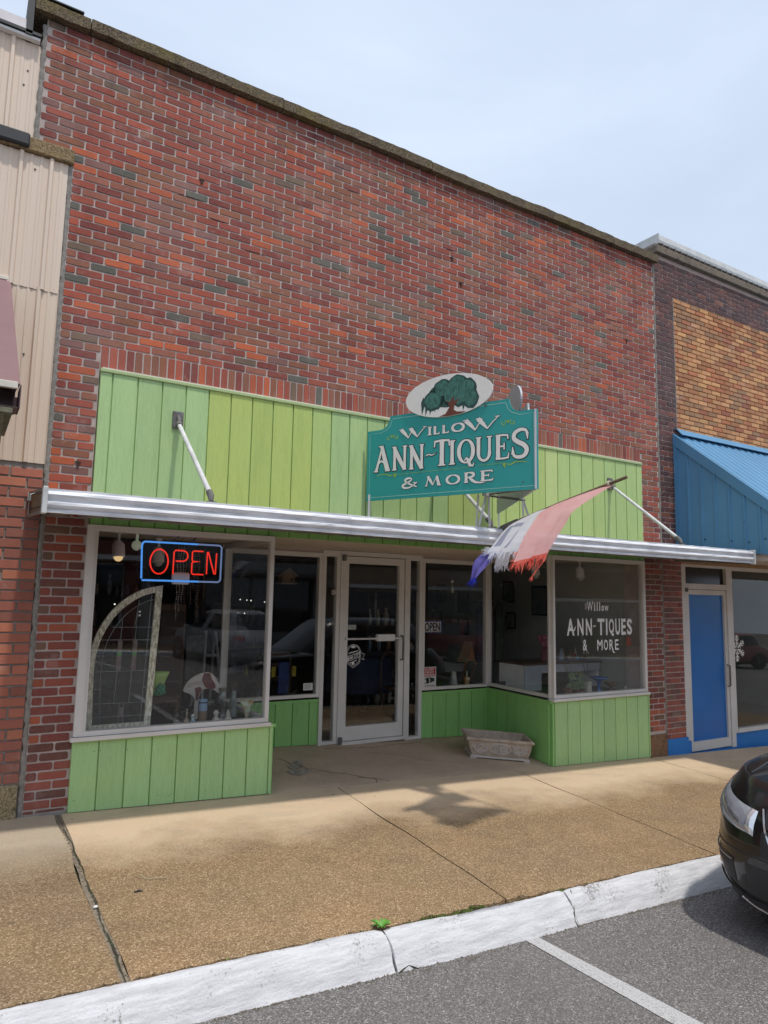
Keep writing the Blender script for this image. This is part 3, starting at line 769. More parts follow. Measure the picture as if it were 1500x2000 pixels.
def base_panel(fn, u0, u1, vb, vt, start, tint, end_cap=True):
    m_ = MB(); boards(m_, fn, u0, u1, vb, vt, start=start, tint=tint, gap=0.006)
    m_.prism([(u0, (vt-0.03)), (u1, (vt-0.03)), (u1, vt), (u0, vt)], fn, -0.01, 0.030, 0, c=tint(0))
    return m_.build('base_panel', M['boards'], shop)
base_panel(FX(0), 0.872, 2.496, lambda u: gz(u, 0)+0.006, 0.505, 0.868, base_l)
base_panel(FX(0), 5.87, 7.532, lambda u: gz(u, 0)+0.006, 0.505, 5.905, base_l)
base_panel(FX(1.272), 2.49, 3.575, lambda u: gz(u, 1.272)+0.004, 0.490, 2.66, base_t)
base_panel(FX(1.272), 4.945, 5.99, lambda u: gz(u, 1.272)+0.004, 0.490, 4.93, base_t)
# returns (side walls of the recess); the right one opens outwards a little
RA, RB = (5.872, -0.02), (5.995, 1.272)
LA, LB = (2.497, -0.02), (2.47, 1.272)
def along(A, B, side):
    L = math.hypot(B[0]-A[0], B[1]-A[1]); ux, uy = (B[0]-A[0])/L, (B[1]-A[1])/L; nx, ny = -uy*side, ux*side
    return (lambda u, v, d: (A[0]+ux*u+nx*d, A[1]+uy*u+ny*d, v)), L
fr, LR = along(RA, RB, 1)
fl, LL = along(LA, LB, -1)
for fn, L, A, B in ((fr, LR, RA, RB), (fl, LL, LA, LB)):
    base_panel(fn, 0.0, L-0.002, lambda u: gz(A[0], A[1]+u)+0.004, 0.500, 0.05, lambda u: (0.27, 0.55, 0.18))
# pilot nails / small knots on the boards
rr = random.Random(9); M['nail'] = pm('green_nail', (0.10, 0.22, 0.05), None, 0.6, 10)
for _ in range(14):
    x = rr.choice([rr.uniform(0.9, 2.5), rr.uniform(5.9, 7.5)]); z = gz(x, 0)+rr.choice([0.07, 0.09, 0.45])+rr.uniform(-0.01, 0.01)
    mb = MB(); mb.ball((x, -0.0225, z), 0.004, 8, 4, sc=(1, 0.4, 1)); mb.build('nail_head', M['nail'], shop)

# ---- soffit, interior box
mb = MB(); mb.box(0.88, 7.5, 0.03, 1.26, 2.150, 2.20); mb.build('soffit', M['soffit'], shop)
mb = MB(); mb.box(2.40, 6.1, 1.262, 1.33, 2.105, 2.40); mb.build('door_head_board', M['soffit'], shop)
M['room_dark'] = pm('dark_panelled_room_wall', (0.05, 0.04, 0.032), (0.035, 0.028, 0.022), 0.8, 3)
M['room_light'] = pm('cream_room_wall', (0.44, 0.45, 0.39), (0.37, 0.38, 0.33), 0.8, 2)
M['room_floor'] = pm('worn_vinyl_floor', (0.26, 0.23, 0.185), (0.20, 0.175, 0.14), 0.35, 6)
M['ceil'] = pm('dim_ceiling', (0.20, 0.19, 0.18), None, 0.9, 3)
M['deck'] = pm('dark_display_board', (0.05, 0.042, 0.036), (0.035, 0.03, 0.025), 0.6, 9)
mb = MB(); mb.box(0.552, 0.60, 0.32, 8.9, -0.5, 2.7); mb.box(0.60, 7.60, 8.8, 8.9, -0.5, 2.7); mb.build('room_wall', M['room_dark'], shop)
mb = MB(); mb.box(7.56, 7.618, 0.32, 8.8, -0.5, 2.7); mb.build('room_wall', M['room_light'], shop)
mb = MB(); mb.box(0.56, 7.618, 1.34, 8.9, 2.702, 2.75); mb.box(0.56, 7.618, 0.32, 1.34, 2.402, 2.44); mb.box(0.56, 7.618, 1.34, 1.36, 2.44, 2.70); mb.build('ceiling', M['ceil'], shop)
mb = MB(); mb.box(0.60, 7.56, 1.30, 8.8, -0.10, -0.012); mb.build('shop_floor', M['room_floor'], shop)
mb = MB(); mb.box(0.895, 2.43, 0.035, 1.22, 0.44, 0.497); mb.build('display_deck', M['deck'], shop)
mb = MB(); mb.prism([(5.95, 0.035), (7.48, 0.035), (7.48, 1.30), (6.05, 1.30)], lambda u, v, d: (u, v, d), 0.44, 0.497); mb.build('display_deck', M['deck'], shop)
for a_, b_ in ((2.55, 3.50), (5.02, 6.0)):
    mb = MB(); mb.box(a_, b_, 1.30, 1.75, 0.43, 0.482); mb.build('display_deck', M['deck'], shop)

# ---- windows and frames
def window(fn, u0, u1, v0, v1, bars, label=None, sill=None, fw_=0.045, fw2=None, dep=0.045, pane_d=0.012, mat='alu', tops=0.05, extra=()):
    """aluminium frame (part) > pane (sub-part) ; bars = inner mullion positions"""
    m_ = MB(); fw2 = fw2 or fw_
    P = lambda a, b, c_, d_, dd=dep: m_.prism([(a, c_), (b, c_), (b, d_), (a, d_)], fn, -0.03, dd)
    P(u0, u0+fw_, v0, v1); P(u1-fw2, u1, v0, v1); P(u0+fw_, u1-fw2, v1-tops, v1, dep-0.002); P(u0+fw_, u1-fw2, v0, v0+0.035, dep-0.002)
    for b in bars: P(b-0.02, b+0.02, v0+0.035, v1-tops, dep-0.004)
    fr_ = m_.build('window_frame', M[mat], shop, label)
    if sill:
        m_ = MB(); m_.prism([(u0-sill, v0-0.004), (u1+sill, v0-0.004), (u1+sill, v0-0.034), (u0-sill, v0-0.034)], fn, -0.03, dep+0.018)
        o_ = m_.build('sill', M[mat], fr_)
    edges = [u0+fw_]+[q for b in bars for q in (b-0.02, b+0.02)]+[u1-fw2]
    for a, b in zip(edges[::2], edges[1::2]):
        m_ = MB(); m_.prism([(a-0.004, v0+0.03), (b+0.004, v0+0.03), (b+0.004, v1-tops+0.004), (a-0.004, v1-tops+0.004)], fn, pane_d-0.006, pane_d)
        m_.build('pane', M['glass'], fr_)
    return fr_
wl = window(FX(0), 0.872, 2.442, 0.525, 2.142, [], 'left display window frame', sill=0.02, fw_=0.060, tops=0.045, fw2=0.034)
m_ = MB(); m_.box(0.934, 0.958, -0.030, 0.02, 0.56, 2.10); m_.build('glazing_bead', M['alu'], wl)
wr = window(FX(0), 5.87, 7.478, 0.525, 2.142, [], 'right display window frame', sill=0.02, fw_=0.030, tops=0.045, fw2=0.045)
m_ = MB(); m_.box(7.478, 7.506, -0.02, 0.03, 0.50, 2.142); m_.build('edge_strip', M['alu'], wr)
window(fr, 0.03, LR-0.03, 0.525, 2.142, [], 'glass return of right display window', sill=0.0, fw_=0.025, fw2=0.03, dep=0.02, pane_d=0.0)
flw, _ = along((2.440, -0.02), (2.445, 1.272), -1)
window(flw, 0.03, LL-0.03, 0.525, 2.142, [], 'glass return of left display window', sill=0.0, fw_=0.015, fw2=0.04, dep=0.012, pane_d=0.0)
window(FX(1.272), 2.46, 3.565, 0.512, 2.108, [], 'inner window left of the door', sill=0.0, fw_=0.04, dep=0.04)
window(FX(1.272), 4.945, 5.985, 0.512, 2.108, [], 'inner window right of the door', sill=0.0, fw_=0.035, dep=0.04)
window(FX(1.272), 3.567, 3.793, -0.01, 2.145, [], 'narrow glass strip left of the door', fw_=0.045, dep=0.042, tops=0.07)
window(FX(1.272), 4.715, 4.943, -0.05, 2.145, [], 'narrow glass strip right of the door', fw_=0.045, dep=0.042, tops=0.07)
# shop door
door = MB()
fd = FX(1.272)
Pd = lambda a, b, c_, d_, dd: door.prism([(a, c_), (b, c_), (b, d_), (a, d_)], fd, -0.02, dd)
Pd(3.835, 3.905, 0.012, 2.085, 0.040); Pd(4.600, 4.672, 0.012, 2.085, 0.040); Pd(3.905, 4.600, 2.005, 2.085, 0.039); Pd(3.905, 4.600, 0.012, 0.165, 0.039)
door_o = door.build('door', M['alu'], shop, 'aluminium framed glass shop door')
m_ = MB(); 
for a, b, c_, d_ in ((3.795, 3.829, -0.012, 2.145), (4.680, 4.713, -0.03, 2.145), (3.829, 4.680, 2.093, 2.145)):
    m_.prism([(a, c_), (b, c_), (b, d_), (a, d_)], fd, -0.02, 0.052)
m_.build('door_frame', M['alu'], shop)
m_ = MB(); m_.box(3.83, 4.68, 1.20, 1.34, -0.03, 0.006); m_.build('threshold', M['alu'], shop)
m_ = MB(); m_.prism([(3.90, 0.16), (4.605, 0.16), (4.605, 2.01), (3.90, 2.01)], fd, 0.0, 0.006); m_.build('pane', M['glass'], door_o)
m_ = MB(); m_.tube([(3.88, 1.205, 1.142), (4.62, 1.205, 1.142)], 0.011, 10); m_.box(3.872, 3.896, 1.205, 1.24, 1.125, 1.16); m_.box(4.61, 4.63, 1.205, 1.24, 1.125, 1.16)
m_.build('push_bar', M['pipe'], door_o)
m_ = MB(); m_.bbox(4.275, 4.525, 1.185, 1.235, 1.112, 1.192, 0.008); m_.build('lock_box', M['white'], door_o)
m_ = MB(); m_.tube([(4.632, 1.225, 1.17), (4.632, 1.185, 1.165), (4.632, 1.180, 1.10), (4.632, 1.180, 0.96), (4.632, 1.185, 0.895), (4.632, 1.225, 0.89)], 0.010, 10); m_.build('handle', M['iron'], door_o)
m_ = MB(); m_.tube([(4.640, 1.235, 1.335), (4.640, 1.220, 1.335)], 0.020, 14); m_.build('lock_cylinder', M['pipe'], door_o)
for z0, z1 in ((-0.02, 0.06), (2.03, 2.10)):
    m_ = MB(); m_.bbox(3.806, 3.852, 1.190, 1.228, z0, z1, 0.008); m_.build('hinge', M['iron'], door_o)
# decals on the door glass
dz = FX(1.264)
m_ = MB()
def ring2(cx, cy, pts, wd, d=0.0025): m_.ribbon([(cx+a, cy+b) for a, b in pts], wd, dz, d, closed=True)
def shield(s):
    P = [(0.085*s*math.sin(a)*1.05, 0.045+0.09*s*math.cos(a)) for a in [R(-90+i*15) for i in range(13)]]
    return P+[(0.083*s, -0.07*s), (0.0, -0.128*s), (-0.083*s, -0.07*s)]
ring2(4.006, 0.940, shield(1.0), 0.0055); ring2(4.006, 0.940, shield(0.86), 0.004)
# ribbon across
fnr = lambda u, v, d: dz(4.006+u, 0.935+v+0.33*u, d)
m_.ribbon([(-0.105, -0.027), (0.098, -0.027), (0.098, 0.030), (-0.105, 0.030)], 0.005, fnr, 0.0040, closed=True)
for sg in (-1, 1):
    m_.ribbon([(sg*0.100, -0.055-0.02*sg), (sg*0.147, -0.055-0.05*sg), (sg*0.127, -0.025-0.05*sg), (sg*0.147, 0.008-0.05*sg), (sg*0.108, 0.006-0.02*sg)], 0.005, lambda u, v, d: dz(4.006+u, 0.955+v+0.33*u, d), 0.003)
put_text(m_, 'BEAR CITY', -0.092, -0.019, 0.086, 0.022, fnr, 0.005, offset=0.02)
m_.ribbon([(-0.045, -0.055), (0.045, -0.052)], 0.009, lambda u, v, d: dz(4.006+u, 0.935+v+0.33*u, d), 0.003)
m_.ribbon([(-0.06, 0.048), (-0.03, 0.054), (0.0, 0.050), (0.055, 0.052)], 0.010, lambda u, v, d: dz(4.006+u, 0.94+v+0.25*u, d), 0.003)
bear = [(-0.030, 0.095), (-0.022, 0.108), (-0.008, 0.116), (0.012, 0.116), (0.026, 0.106), (0.028, 0.088), (0.020, 0.088), (0.016, 0.096), (0.002, 0.096), (-0.002, 0.086), (-0.010, 0.086), (-0.012, 0.098), (-0.022, 0.094)]
m_.sheet([(4.0+a, 0.945+b) for a, b in bear], dz, 0.003)
m_.sheet([(4.003+a*0.8, 0.862+b) for a, b in [(-0.018, -0.012), (-0.020, 0.004), (-0.010, 0.016), (0.010, 0.016), (0.020, 0.004), (0.018, -0.012), (0.0, -0.018)]], dz, 0.003)
m_.build('logo_decal', M['decal'], door_o)
m_ = MB(); m_.box(3.912, 4.03, 1.2565, 1.2575, 1.245, 1.30); m_.build('small_sticker', pm('blue_grey_sticker', (0.22, 0.30, 0.38), (0.5, 0.45, 0.3), 0.6, 40), door_o)
m_ = MB(); put_text(m_, '124', 3.700, 1.640, 3.752, 1.695, FX(1.262), 0.003, offset=0.03); m_.build('house_number', M['decal'], shop)
m_ = MB(); m_.box(3.385, 3.50, 1.2645, 1.2655, 0.588, 0.665, 0); 
for i in range(4): m_.box(3.395, 3.395+0.09*(0.95-0.12*(i % 2)), 1.2635, 1.2642, 0.650-i*0.014, 0.655-i*0.014, 1)
m_.build('paper_notice', [M['white'], M['decal_dim']], shop)
# window lettering on the right display window
m_ = MB(); fz = FX(-0.012)
def lt(t, a, b, c_, d_, off, sh=0.0): put_text(m_, t, a, c_, b, d_, fz, 0.004, offset=off, shear=sh)
lt('W', 6.452, 6.550, 1.506, 1.62, 0.012); lt('i', 6.568, 6.590, 1.508, 1.61, 0.03); lt('l', 6.618, 6.634, 1.508, 1.62, 0.02); lt('l', 6.660, 6.676, 1.508, 1.62, 0.02); lt('o', 6.700, 6.740, 1.508, 1.575, 0.03); lt('w', 6.750, 6.822, 1.508, 1.575, 0.010)
m_.ribbon([(6.436, 1.60), (6.428, 1.575), (6.440, 1.56), (6.430, 1.54), (6.437, 1.525)], [0.004, 0.012, 0.008, 0.012, 0.004], fz, 0.004)
for ch, a, b in (('A', 6.112, 6.235), ('N', 6.285, 6.385), ('N', 6.425, 6.528), ('T', 6.625, 6.745), ('I', 6.770, 6.798), ('Q', 6.822, 6.915), ('U', 6.938, 7.020), ('E', 7.045, 7.125), ('S', 7.148, 7.240)):
    lt(ch, a, b, 1.222 if ch != 'Q' else 1.205, 1.418, 0.030)
m_.ribbon([(6.545, 1.315), (6.56, 1.335), (6.58, 1.325), (6.60, 1.342)], [0.006, 0.016, 0.014, 0.004], fz, 0.0045)
m_.ribbon([(6.205, 1.275), (6.235, 1.285), (6.250, 1.325), (6.240, 1.332)], [0.014, 0.016, 0.010, 0.004], fz, 0.0048)
lt('&', 6.372, 6.442, 1.046, 1.172, 0.01)
for ch, a, b in (('M', 6.615, 6.705), ('O', 6.728, 6.800), ('R', 6.825, 6.900), ('E', 6.925, 6.990)):
    lt(ch, a, b, 1.044, 1.168, 0.016)
m_.ribbon([(6.875, 1.06), (6.885, 1.03), (6.90, 1.012), (6.925, 1.018)], [0.018, 0.016, 0.012, 0.004], fz, 0.0049)
m_.build('window_lettering', M['decal'], shop)
m_ = MB(); m_.box(7.155, 7.232, -0.0015, -0.0005, 1.085, 1.190); m_.build('orange_sticker', pm('orange_sticker', (0.35, 0.07, 0.03), (0.22, 0.05, 0.03), 0.6, 60), shop)
# ================================================================ flat metal canopy
canopy = thing('marquee_canopy', 'long flat silver metal canopy over the shop windows and door', 'canopy', (4.2, 0, 2.3))
CX0, CX1, CY = 0.436, 8.075, -1.10
pf = [(0.0, 2.100), (0.010, 2.100), (0.014, 2.116), (0.004, 2.120), (0.003, 2.126), (0.020, 2.134), (0.030, 2.150), (0.027, 2.164), (0.006, 2.176), (0.004, 2.186), (0.008, 2.190), (0.026, 2.200), (0.034, 2.214), (0.028, 2.228), (0.008, 2.238), (0.012, 2.252), (0.0, 2.254), (-0.06, 2.256)]
def canopy_len(x0, x1, seed):
    m_ = MB(); rows = []; n = int((x1-x0)/0.06)
    for i in range(n+1):
        x = x0+(x1-x0)*i/n; rw = []
        for k_, (d, z) in enumerate(pf):
            nn = MN.noise(Vector((x*5, k_*0.8, seed)))*0.0045+MN.noise(Vector((x*17, k_, seed)))*0.002
            sag = 0.004*math.sin(x*0.9)
            rw.append((x, CY-d-nn, z+nn*0.6+sag))
        rows.append(rw)
    m_.grid(rows, 0, False); return m_
for i, (a, b) in enumerate(((CX0+0.02, 2.62), (2.615, 5.2), (5.195, CX1-0.02))):
    canopy_len(a, b, i*3).build('fascia_trim', M['tin'], canopy)
for x in (CX0, CX1-0.022):
    m_ = MB(); m_.bbox(x, x+0.030, CY-0.042, CY+0.02, 2.092, 2.262, 0.004)
    m_.box(x+0.010, x+0.016, CY-0.045, CY-0.04, 2.236, 2.244)
    m_.build('corner_cap', M['tin_white'], canopy)
M['deckmetal'] = pm('ribbed_deck_pan', (0.30, 0.29, 0.28), (0.20, 0.19, 0.18), 0.5, 3, 0.3)
m_ = MB(); P = []
x = CX0+0.02; up = 0
while x < CX1-0.02:
    P += [(x, 0.0 if up else 0.035), (x+0.10, 0.0 if up else 0.035)]; x += 0.115; up ^= 1
rows = [[(x, CY+0.01, 2.112+dz) for x, dz in P], [(x, -0.028, 2.190+dz) for x, dz in P]]
m_.grid(rows, 0, False); rows = [[(x, y, z+0.004) for x, y, z in r] for r in rows]; m_.grid(rows, 0, False)
m_.build('deck', M['deckmetal'], canopy)
M['plyend'] = pm('weathered_plywood', (0.26, 0.19, 0.12), (0.15, 0.11, 0.075), 0.8, 8)
for x, s_ in ((CX0, 1), (CX1, -1)):
    m_ = MB()
    fe = lambda u, v, d, x=x: (x+0.01-d, u, v)
    m_.prism([(CY+0.01, 2.095), (-0.03, 2.165), (-0.03, 2.182), (CY+0.01, 2.118)], fe, -0.004, 0.004)
    m_.prism([(CY+0.01, 2.235), (-0.03, 2.345), (-0.03, 2.358), (CY+0.01, 2.254)], fe, -0.004, 0.004)
    m_.prism([(-0.045, 2.182), (-0.030, 2.182), (-0.030, 2.345), (-0.045, 2.345)], fe, -0.003, 0.003)
    m_.prism([(CY+0.03, 2.108), (-0.04, 2.180), (-0.04, 2.34), (CY+0.03, 2.245)], fe, -0.022, -0.016, 1)
    m_.build('end_bracket', [M['deckmetal'], M['plyend']], canopy)
m_ = MB(); m_.box(CX0+0.0, CX1-0.03, -0.044, -0.029, 2.29, 2.355)
m_.build('wall_flashing', M['tin_white'], canopy)
m_ = MB(); m_.grid([[(CX0+0.02, CY-0.0, 2.253), (CX1-0.02, CY-0.0, 2.253)], [(CX0+0.02, -0.03, 2.335), (CX1-0.02, -0.03, 2.335)]], 0, False)
m_.grid([[(CX0+0.02, CY-0.0, 2.249), (CX1-0.02, CY-0.0, 2.249)], [(CX0+0.02, -0.03, 2.331), (CX1-0.02, -0.03, 2.331)]], 0, False)
m_.build('top_sheet', M['deckmetal'], canopy)
for i, (xw, xc) in enumerate(((1.522, 1.522), (4.20, 4.10), (6.873, 6.80))):
    m_ = MB(); m_.tube([(xw, -0.07, 3.035), (xc, CY+0.06, 2.318)], 0.019, 12)
    rod = m_.build('tie_rod', M['pipe'], canopy)
    m_ = MB(); m_.bbox(xw-0.045, xw+0.045, -0.045, -0.027, 3.00, 3.15, 0.006); m_.tube([(xw, -0.045, 3.105), (xw, -0.075, 3.085), (xw, -0.082, 3.02)], [0.013, 0.016, 0.024], 10); m_.tube([(xw, -0.068, 3.045), (xw, -0.10, 3.015)], 0.026, 12)
    m_.build('wall_bracket', M['iron'], rod)
    m_ = MB(); m_.tube([(xc, CY+0.10, 2.345), (xc, CY+0.055, 2.310), (xc, CY+0.04, 2.27)], [0.024, 0.024, 0.016], 12); m_.box(xc-0.03, xc+0.03, CY+0.01, CY+0.07, 2.256, 2.268); m_.build('foot_bracket', M['iron'], rod)

# ================================================================ two-sided shop sign on the canopy
SA = Vector((3.345, -0.10, 0)); SB = Vector((4.083, -1.66, 0)); SU = (SB-SA).normalized(); SN = Vector((SU.y, -SU.x, 0)); ZB = 2.538
SW = 1.730
sign = thing('shop_sign', 'teal double faced painted sign reading Willow Ann-tiques and More on the canopy', 'sign', (SB.x, SB.y, ZB))
def fS(u, v, d): p = SA+SU*u+SN*d; return (p.x, p.y, ZB+v)
if (SN.x > 0): SN = -SN
def curve_pts(P, n=6):
    """Catmull-Rom through points"""
    out_ = []
    for i in range(len(P)-1):
        p0 = P[max(i-1, 0)]; p1 = P[i]; p2 = P[i+1]; p3 = P[min(i+2, len(P)-1)]
        for k_ in range(n):
            t = k_/n
            out_.append(tuple(0.5*((2*p1[a])+(-p0[a]+p2[a])*t+(2*p0[a]-5*p1[a]+4*p2[a]-p3[a])*t*t+(-p0[a]+3*p1[a]-3*p2[a]+p3[a])*t*t*t) for a in range(len(p1))))
    out_.append(tuple(P[-1])); return out_
def outline(ins=0.0):
    i = ins
    L_ = [(0+i, 0+i), (0+i, 0.684-i)]
    L_ += [(0.15+i*0.4, 0.684-i)]+[(0.155+0.100*math.sin(a)+i*0.8, 0.798-0.112*math.cos(a)-i*0.6) for a in [R(8+i_*12) for i_ in range(7)]]
    L_ += [(0.258+i, 0.806-i)]
    rr_ = [(SW-u, v) for u, v in L_]
    return L_+rr_[::-1]
def oval(cx, cy, rx, ry, n=56): return [(cx+rx*math.cos(2*math.pi*i/n), cy+ry*math.sin(2*math.pi*i/n)) for i in range(n)]
mb = MB(); mb.prism(outline(), fS, -0.020, 0.0); face = mb.build('front_face', M['teal'], sign)
# the other face runs from the same outer edge back to the wall on the right
SC = Vector((4.98, -0.12, 0)); SU2 = (SC-SB).normalized(); SN2 = Vector((SU2.y, -SU2.x, 0))
if SN2.y > 0 : SN2 = -SN2
if SN2.x < 0: SN2 = -SN2
def fS2(u, v, d): p = SB+SU2*u+SN2*d; return (p.x, p.y, ZB+v)
mb = MB(); mb.prism(outline(), fS2, -0.020, -0.003, 0); mb.sheet(outline(), fS2, 0.0, 1)
mb.prism(oval(0.865, 0.915, 0.43, 0.195), fS2, -0.040, -0.022, 0)
mb.build('rear_face', [M['signback'], M['teal']], sign)
# border line
mb = MB(); mb.ribbon(outline(0.030), 0.0065, fS, 0.0012, closed=True); mb.build('border_line', M['palegreen_line'], face)
# oval picture panel
ov = MB(); ov.prism([(u+ (v-0.915)*0.0, v) for u, v in oval(0.885, 0.918, 0.445, 0.197)], fS, 0.002, 0.016)
ovo = ov.build('oval_panel', M['ivory'], sign)
tr = MB()
def lobe(cx, cy, rx, ry, d, mi, seed, wob=0.06, a0=0):
    rn = random.Random(seed); ph = [rn.uniform(0, 6) for _ in range(3)]
    P = []
    for i in range(40):
        t = 2*math.pi*i/40; r = 1+wob*math.sin(5*t+ph[0])+wob*0.6*math.sin(9*t+ph[1])
        u_, v_ = rx*r*math.cos(t), ry*r*math.sin(t)
        P.append((cx+u_*math.cos(a0)-v_*math.sin(a0), cy+u_*math.sin(a0)+v_*math.cos(a0)))
    tr.sheet(P, fS, d, mi)
LB = [(0.735, 0.885, 0.095, 0.085), (0.835, 0.985, 0.090, 0.082), (0.985, 1.015, 0.090, 0.072), (1.085, 0.955, 0.082, 0.085), (1.120, 0.855, 0.070, 0.080), (0.930, 0.905, 0.085, 0.085), (1.010, 0.885, 0.075, 0.08), (0.86, 0.92, 0.13, 0.10), (1.03, 0.94, 0.12, 0.10), (0.78, 0.93, 0.09, 0.08)]
for i, (a, b, c_, d_) in enumerate(LB): lobe(a, b, c_*1.10, d_*1.12, 0.0168, 0, i, 0.03)
# drooping willow fringe
rn = random.Random(4)
for a, b, w_ in [(0.625, 0.775, 0.03), (0.665, 0.765, 0.03), (0.71, 0.765, 0.03), (0.76, 0.785, 0.03), (0.80, 0.80, 0.03), (1.00, 0.79, 0.03), (1.05, 0.765, 0.035), (1.10, 0.775, 0.035), (1.14, 0.775, 0.03), (1.155, 0.80, 0.03)]:
    tr.sheet([(a-0.008, b-0.012), (a+w_, b+0.10), (a+w_*0.2, b+0.16), (a-w_+0.012, b+0.11)], fS, 0.0171, 0)
for i, (a, b, c_, d_) in enumerate(LB[:7]):
    lobe(a-0.004, b+0.004, c_*0.88, d_*0.88, 0.0176+i*0.0003, 1, i+20, 0.05)
trunk = [(0.795, 0.727), (0.865, 0.745), (0.905, 0.80), (0.895, 0.84), (0.862, 0.868), (0.90, 0.855), (0.915, 0.85), (0.925, 0.875), (0.945, 0.90), (0.955, 0.895), (0.945, 0.86), (0.965, 0.855), (1.01, 0.878), (0.985, 0.845), (0.955, 0.815), (0.950, 0.775), (0.985, 0.752), (1.075, 0.745), (1.01, 0.729), (0.90, 0.722)]
tr.sheet(trunk, fS, 0.0205, 2)
tr.build('painted_willow', [M['leaf_dark'], M['leaf_mid'], M['trunk_paint']], ovo)

# ---- hand painted lettering: strokes (points, widths)
class Pen:
    def __init__(s): s.st = []
    def stroke(s, pts, w_): s.st.append((pts, w_ if isinstance(w_, list) else [w_]*len(pts)))
    def stem(s, x, y0, y1, w_, lean=0):
        n = 7; s.stroke([(x+lean*(i/(n-1)), y0+(y1-y0)*i/(n-1)) for i in range(n)], [w_*(1.12-0.5*math.sin(math.pi*i/(n-1))*0.35) for i in range(n)])
    def serif(s, x, y, half, t=0.018): s.stroke([(x-half, y), (x, y+0.0), (x+half, y)], [t*0.9, t*1.2, t*0.9])
    def paint(s, m_, fn, x0, y0, sx, sy, ws, d, mi, grow=0.0, rise=0.0):
        for i, (pts, w_) in enumerate(s.st):
            P = [(x0+a*sx, y0+b*sy+rise*a*sx) for a, b in pts]; W = [q*ws+2*grow for q in w_]
            if grow > 0:   # lengthen the ends for the outline
                for e, f in ((0, 1), (-1, -2)):
                    dx, dy = P[e][0]-P[f][0], P[e][1]-P[f][1]; q = math.hypot(dx, dy) or 1
                    P[e] = (P[e][0]+dx/q*grow, P[e][1]+dy/q*grow)
            m_.ribbon(P, W, fn, d+i*0.00012, mi)
def arc(cx, cy, rx, ry, a0, a1, n=16): return [(cx+rx*math.cos(R(a0+(a1-a0)*i/n)), cy+ry*math.sin(R(a0+(a1-a0)*i/n))) for i in range(n+1)]
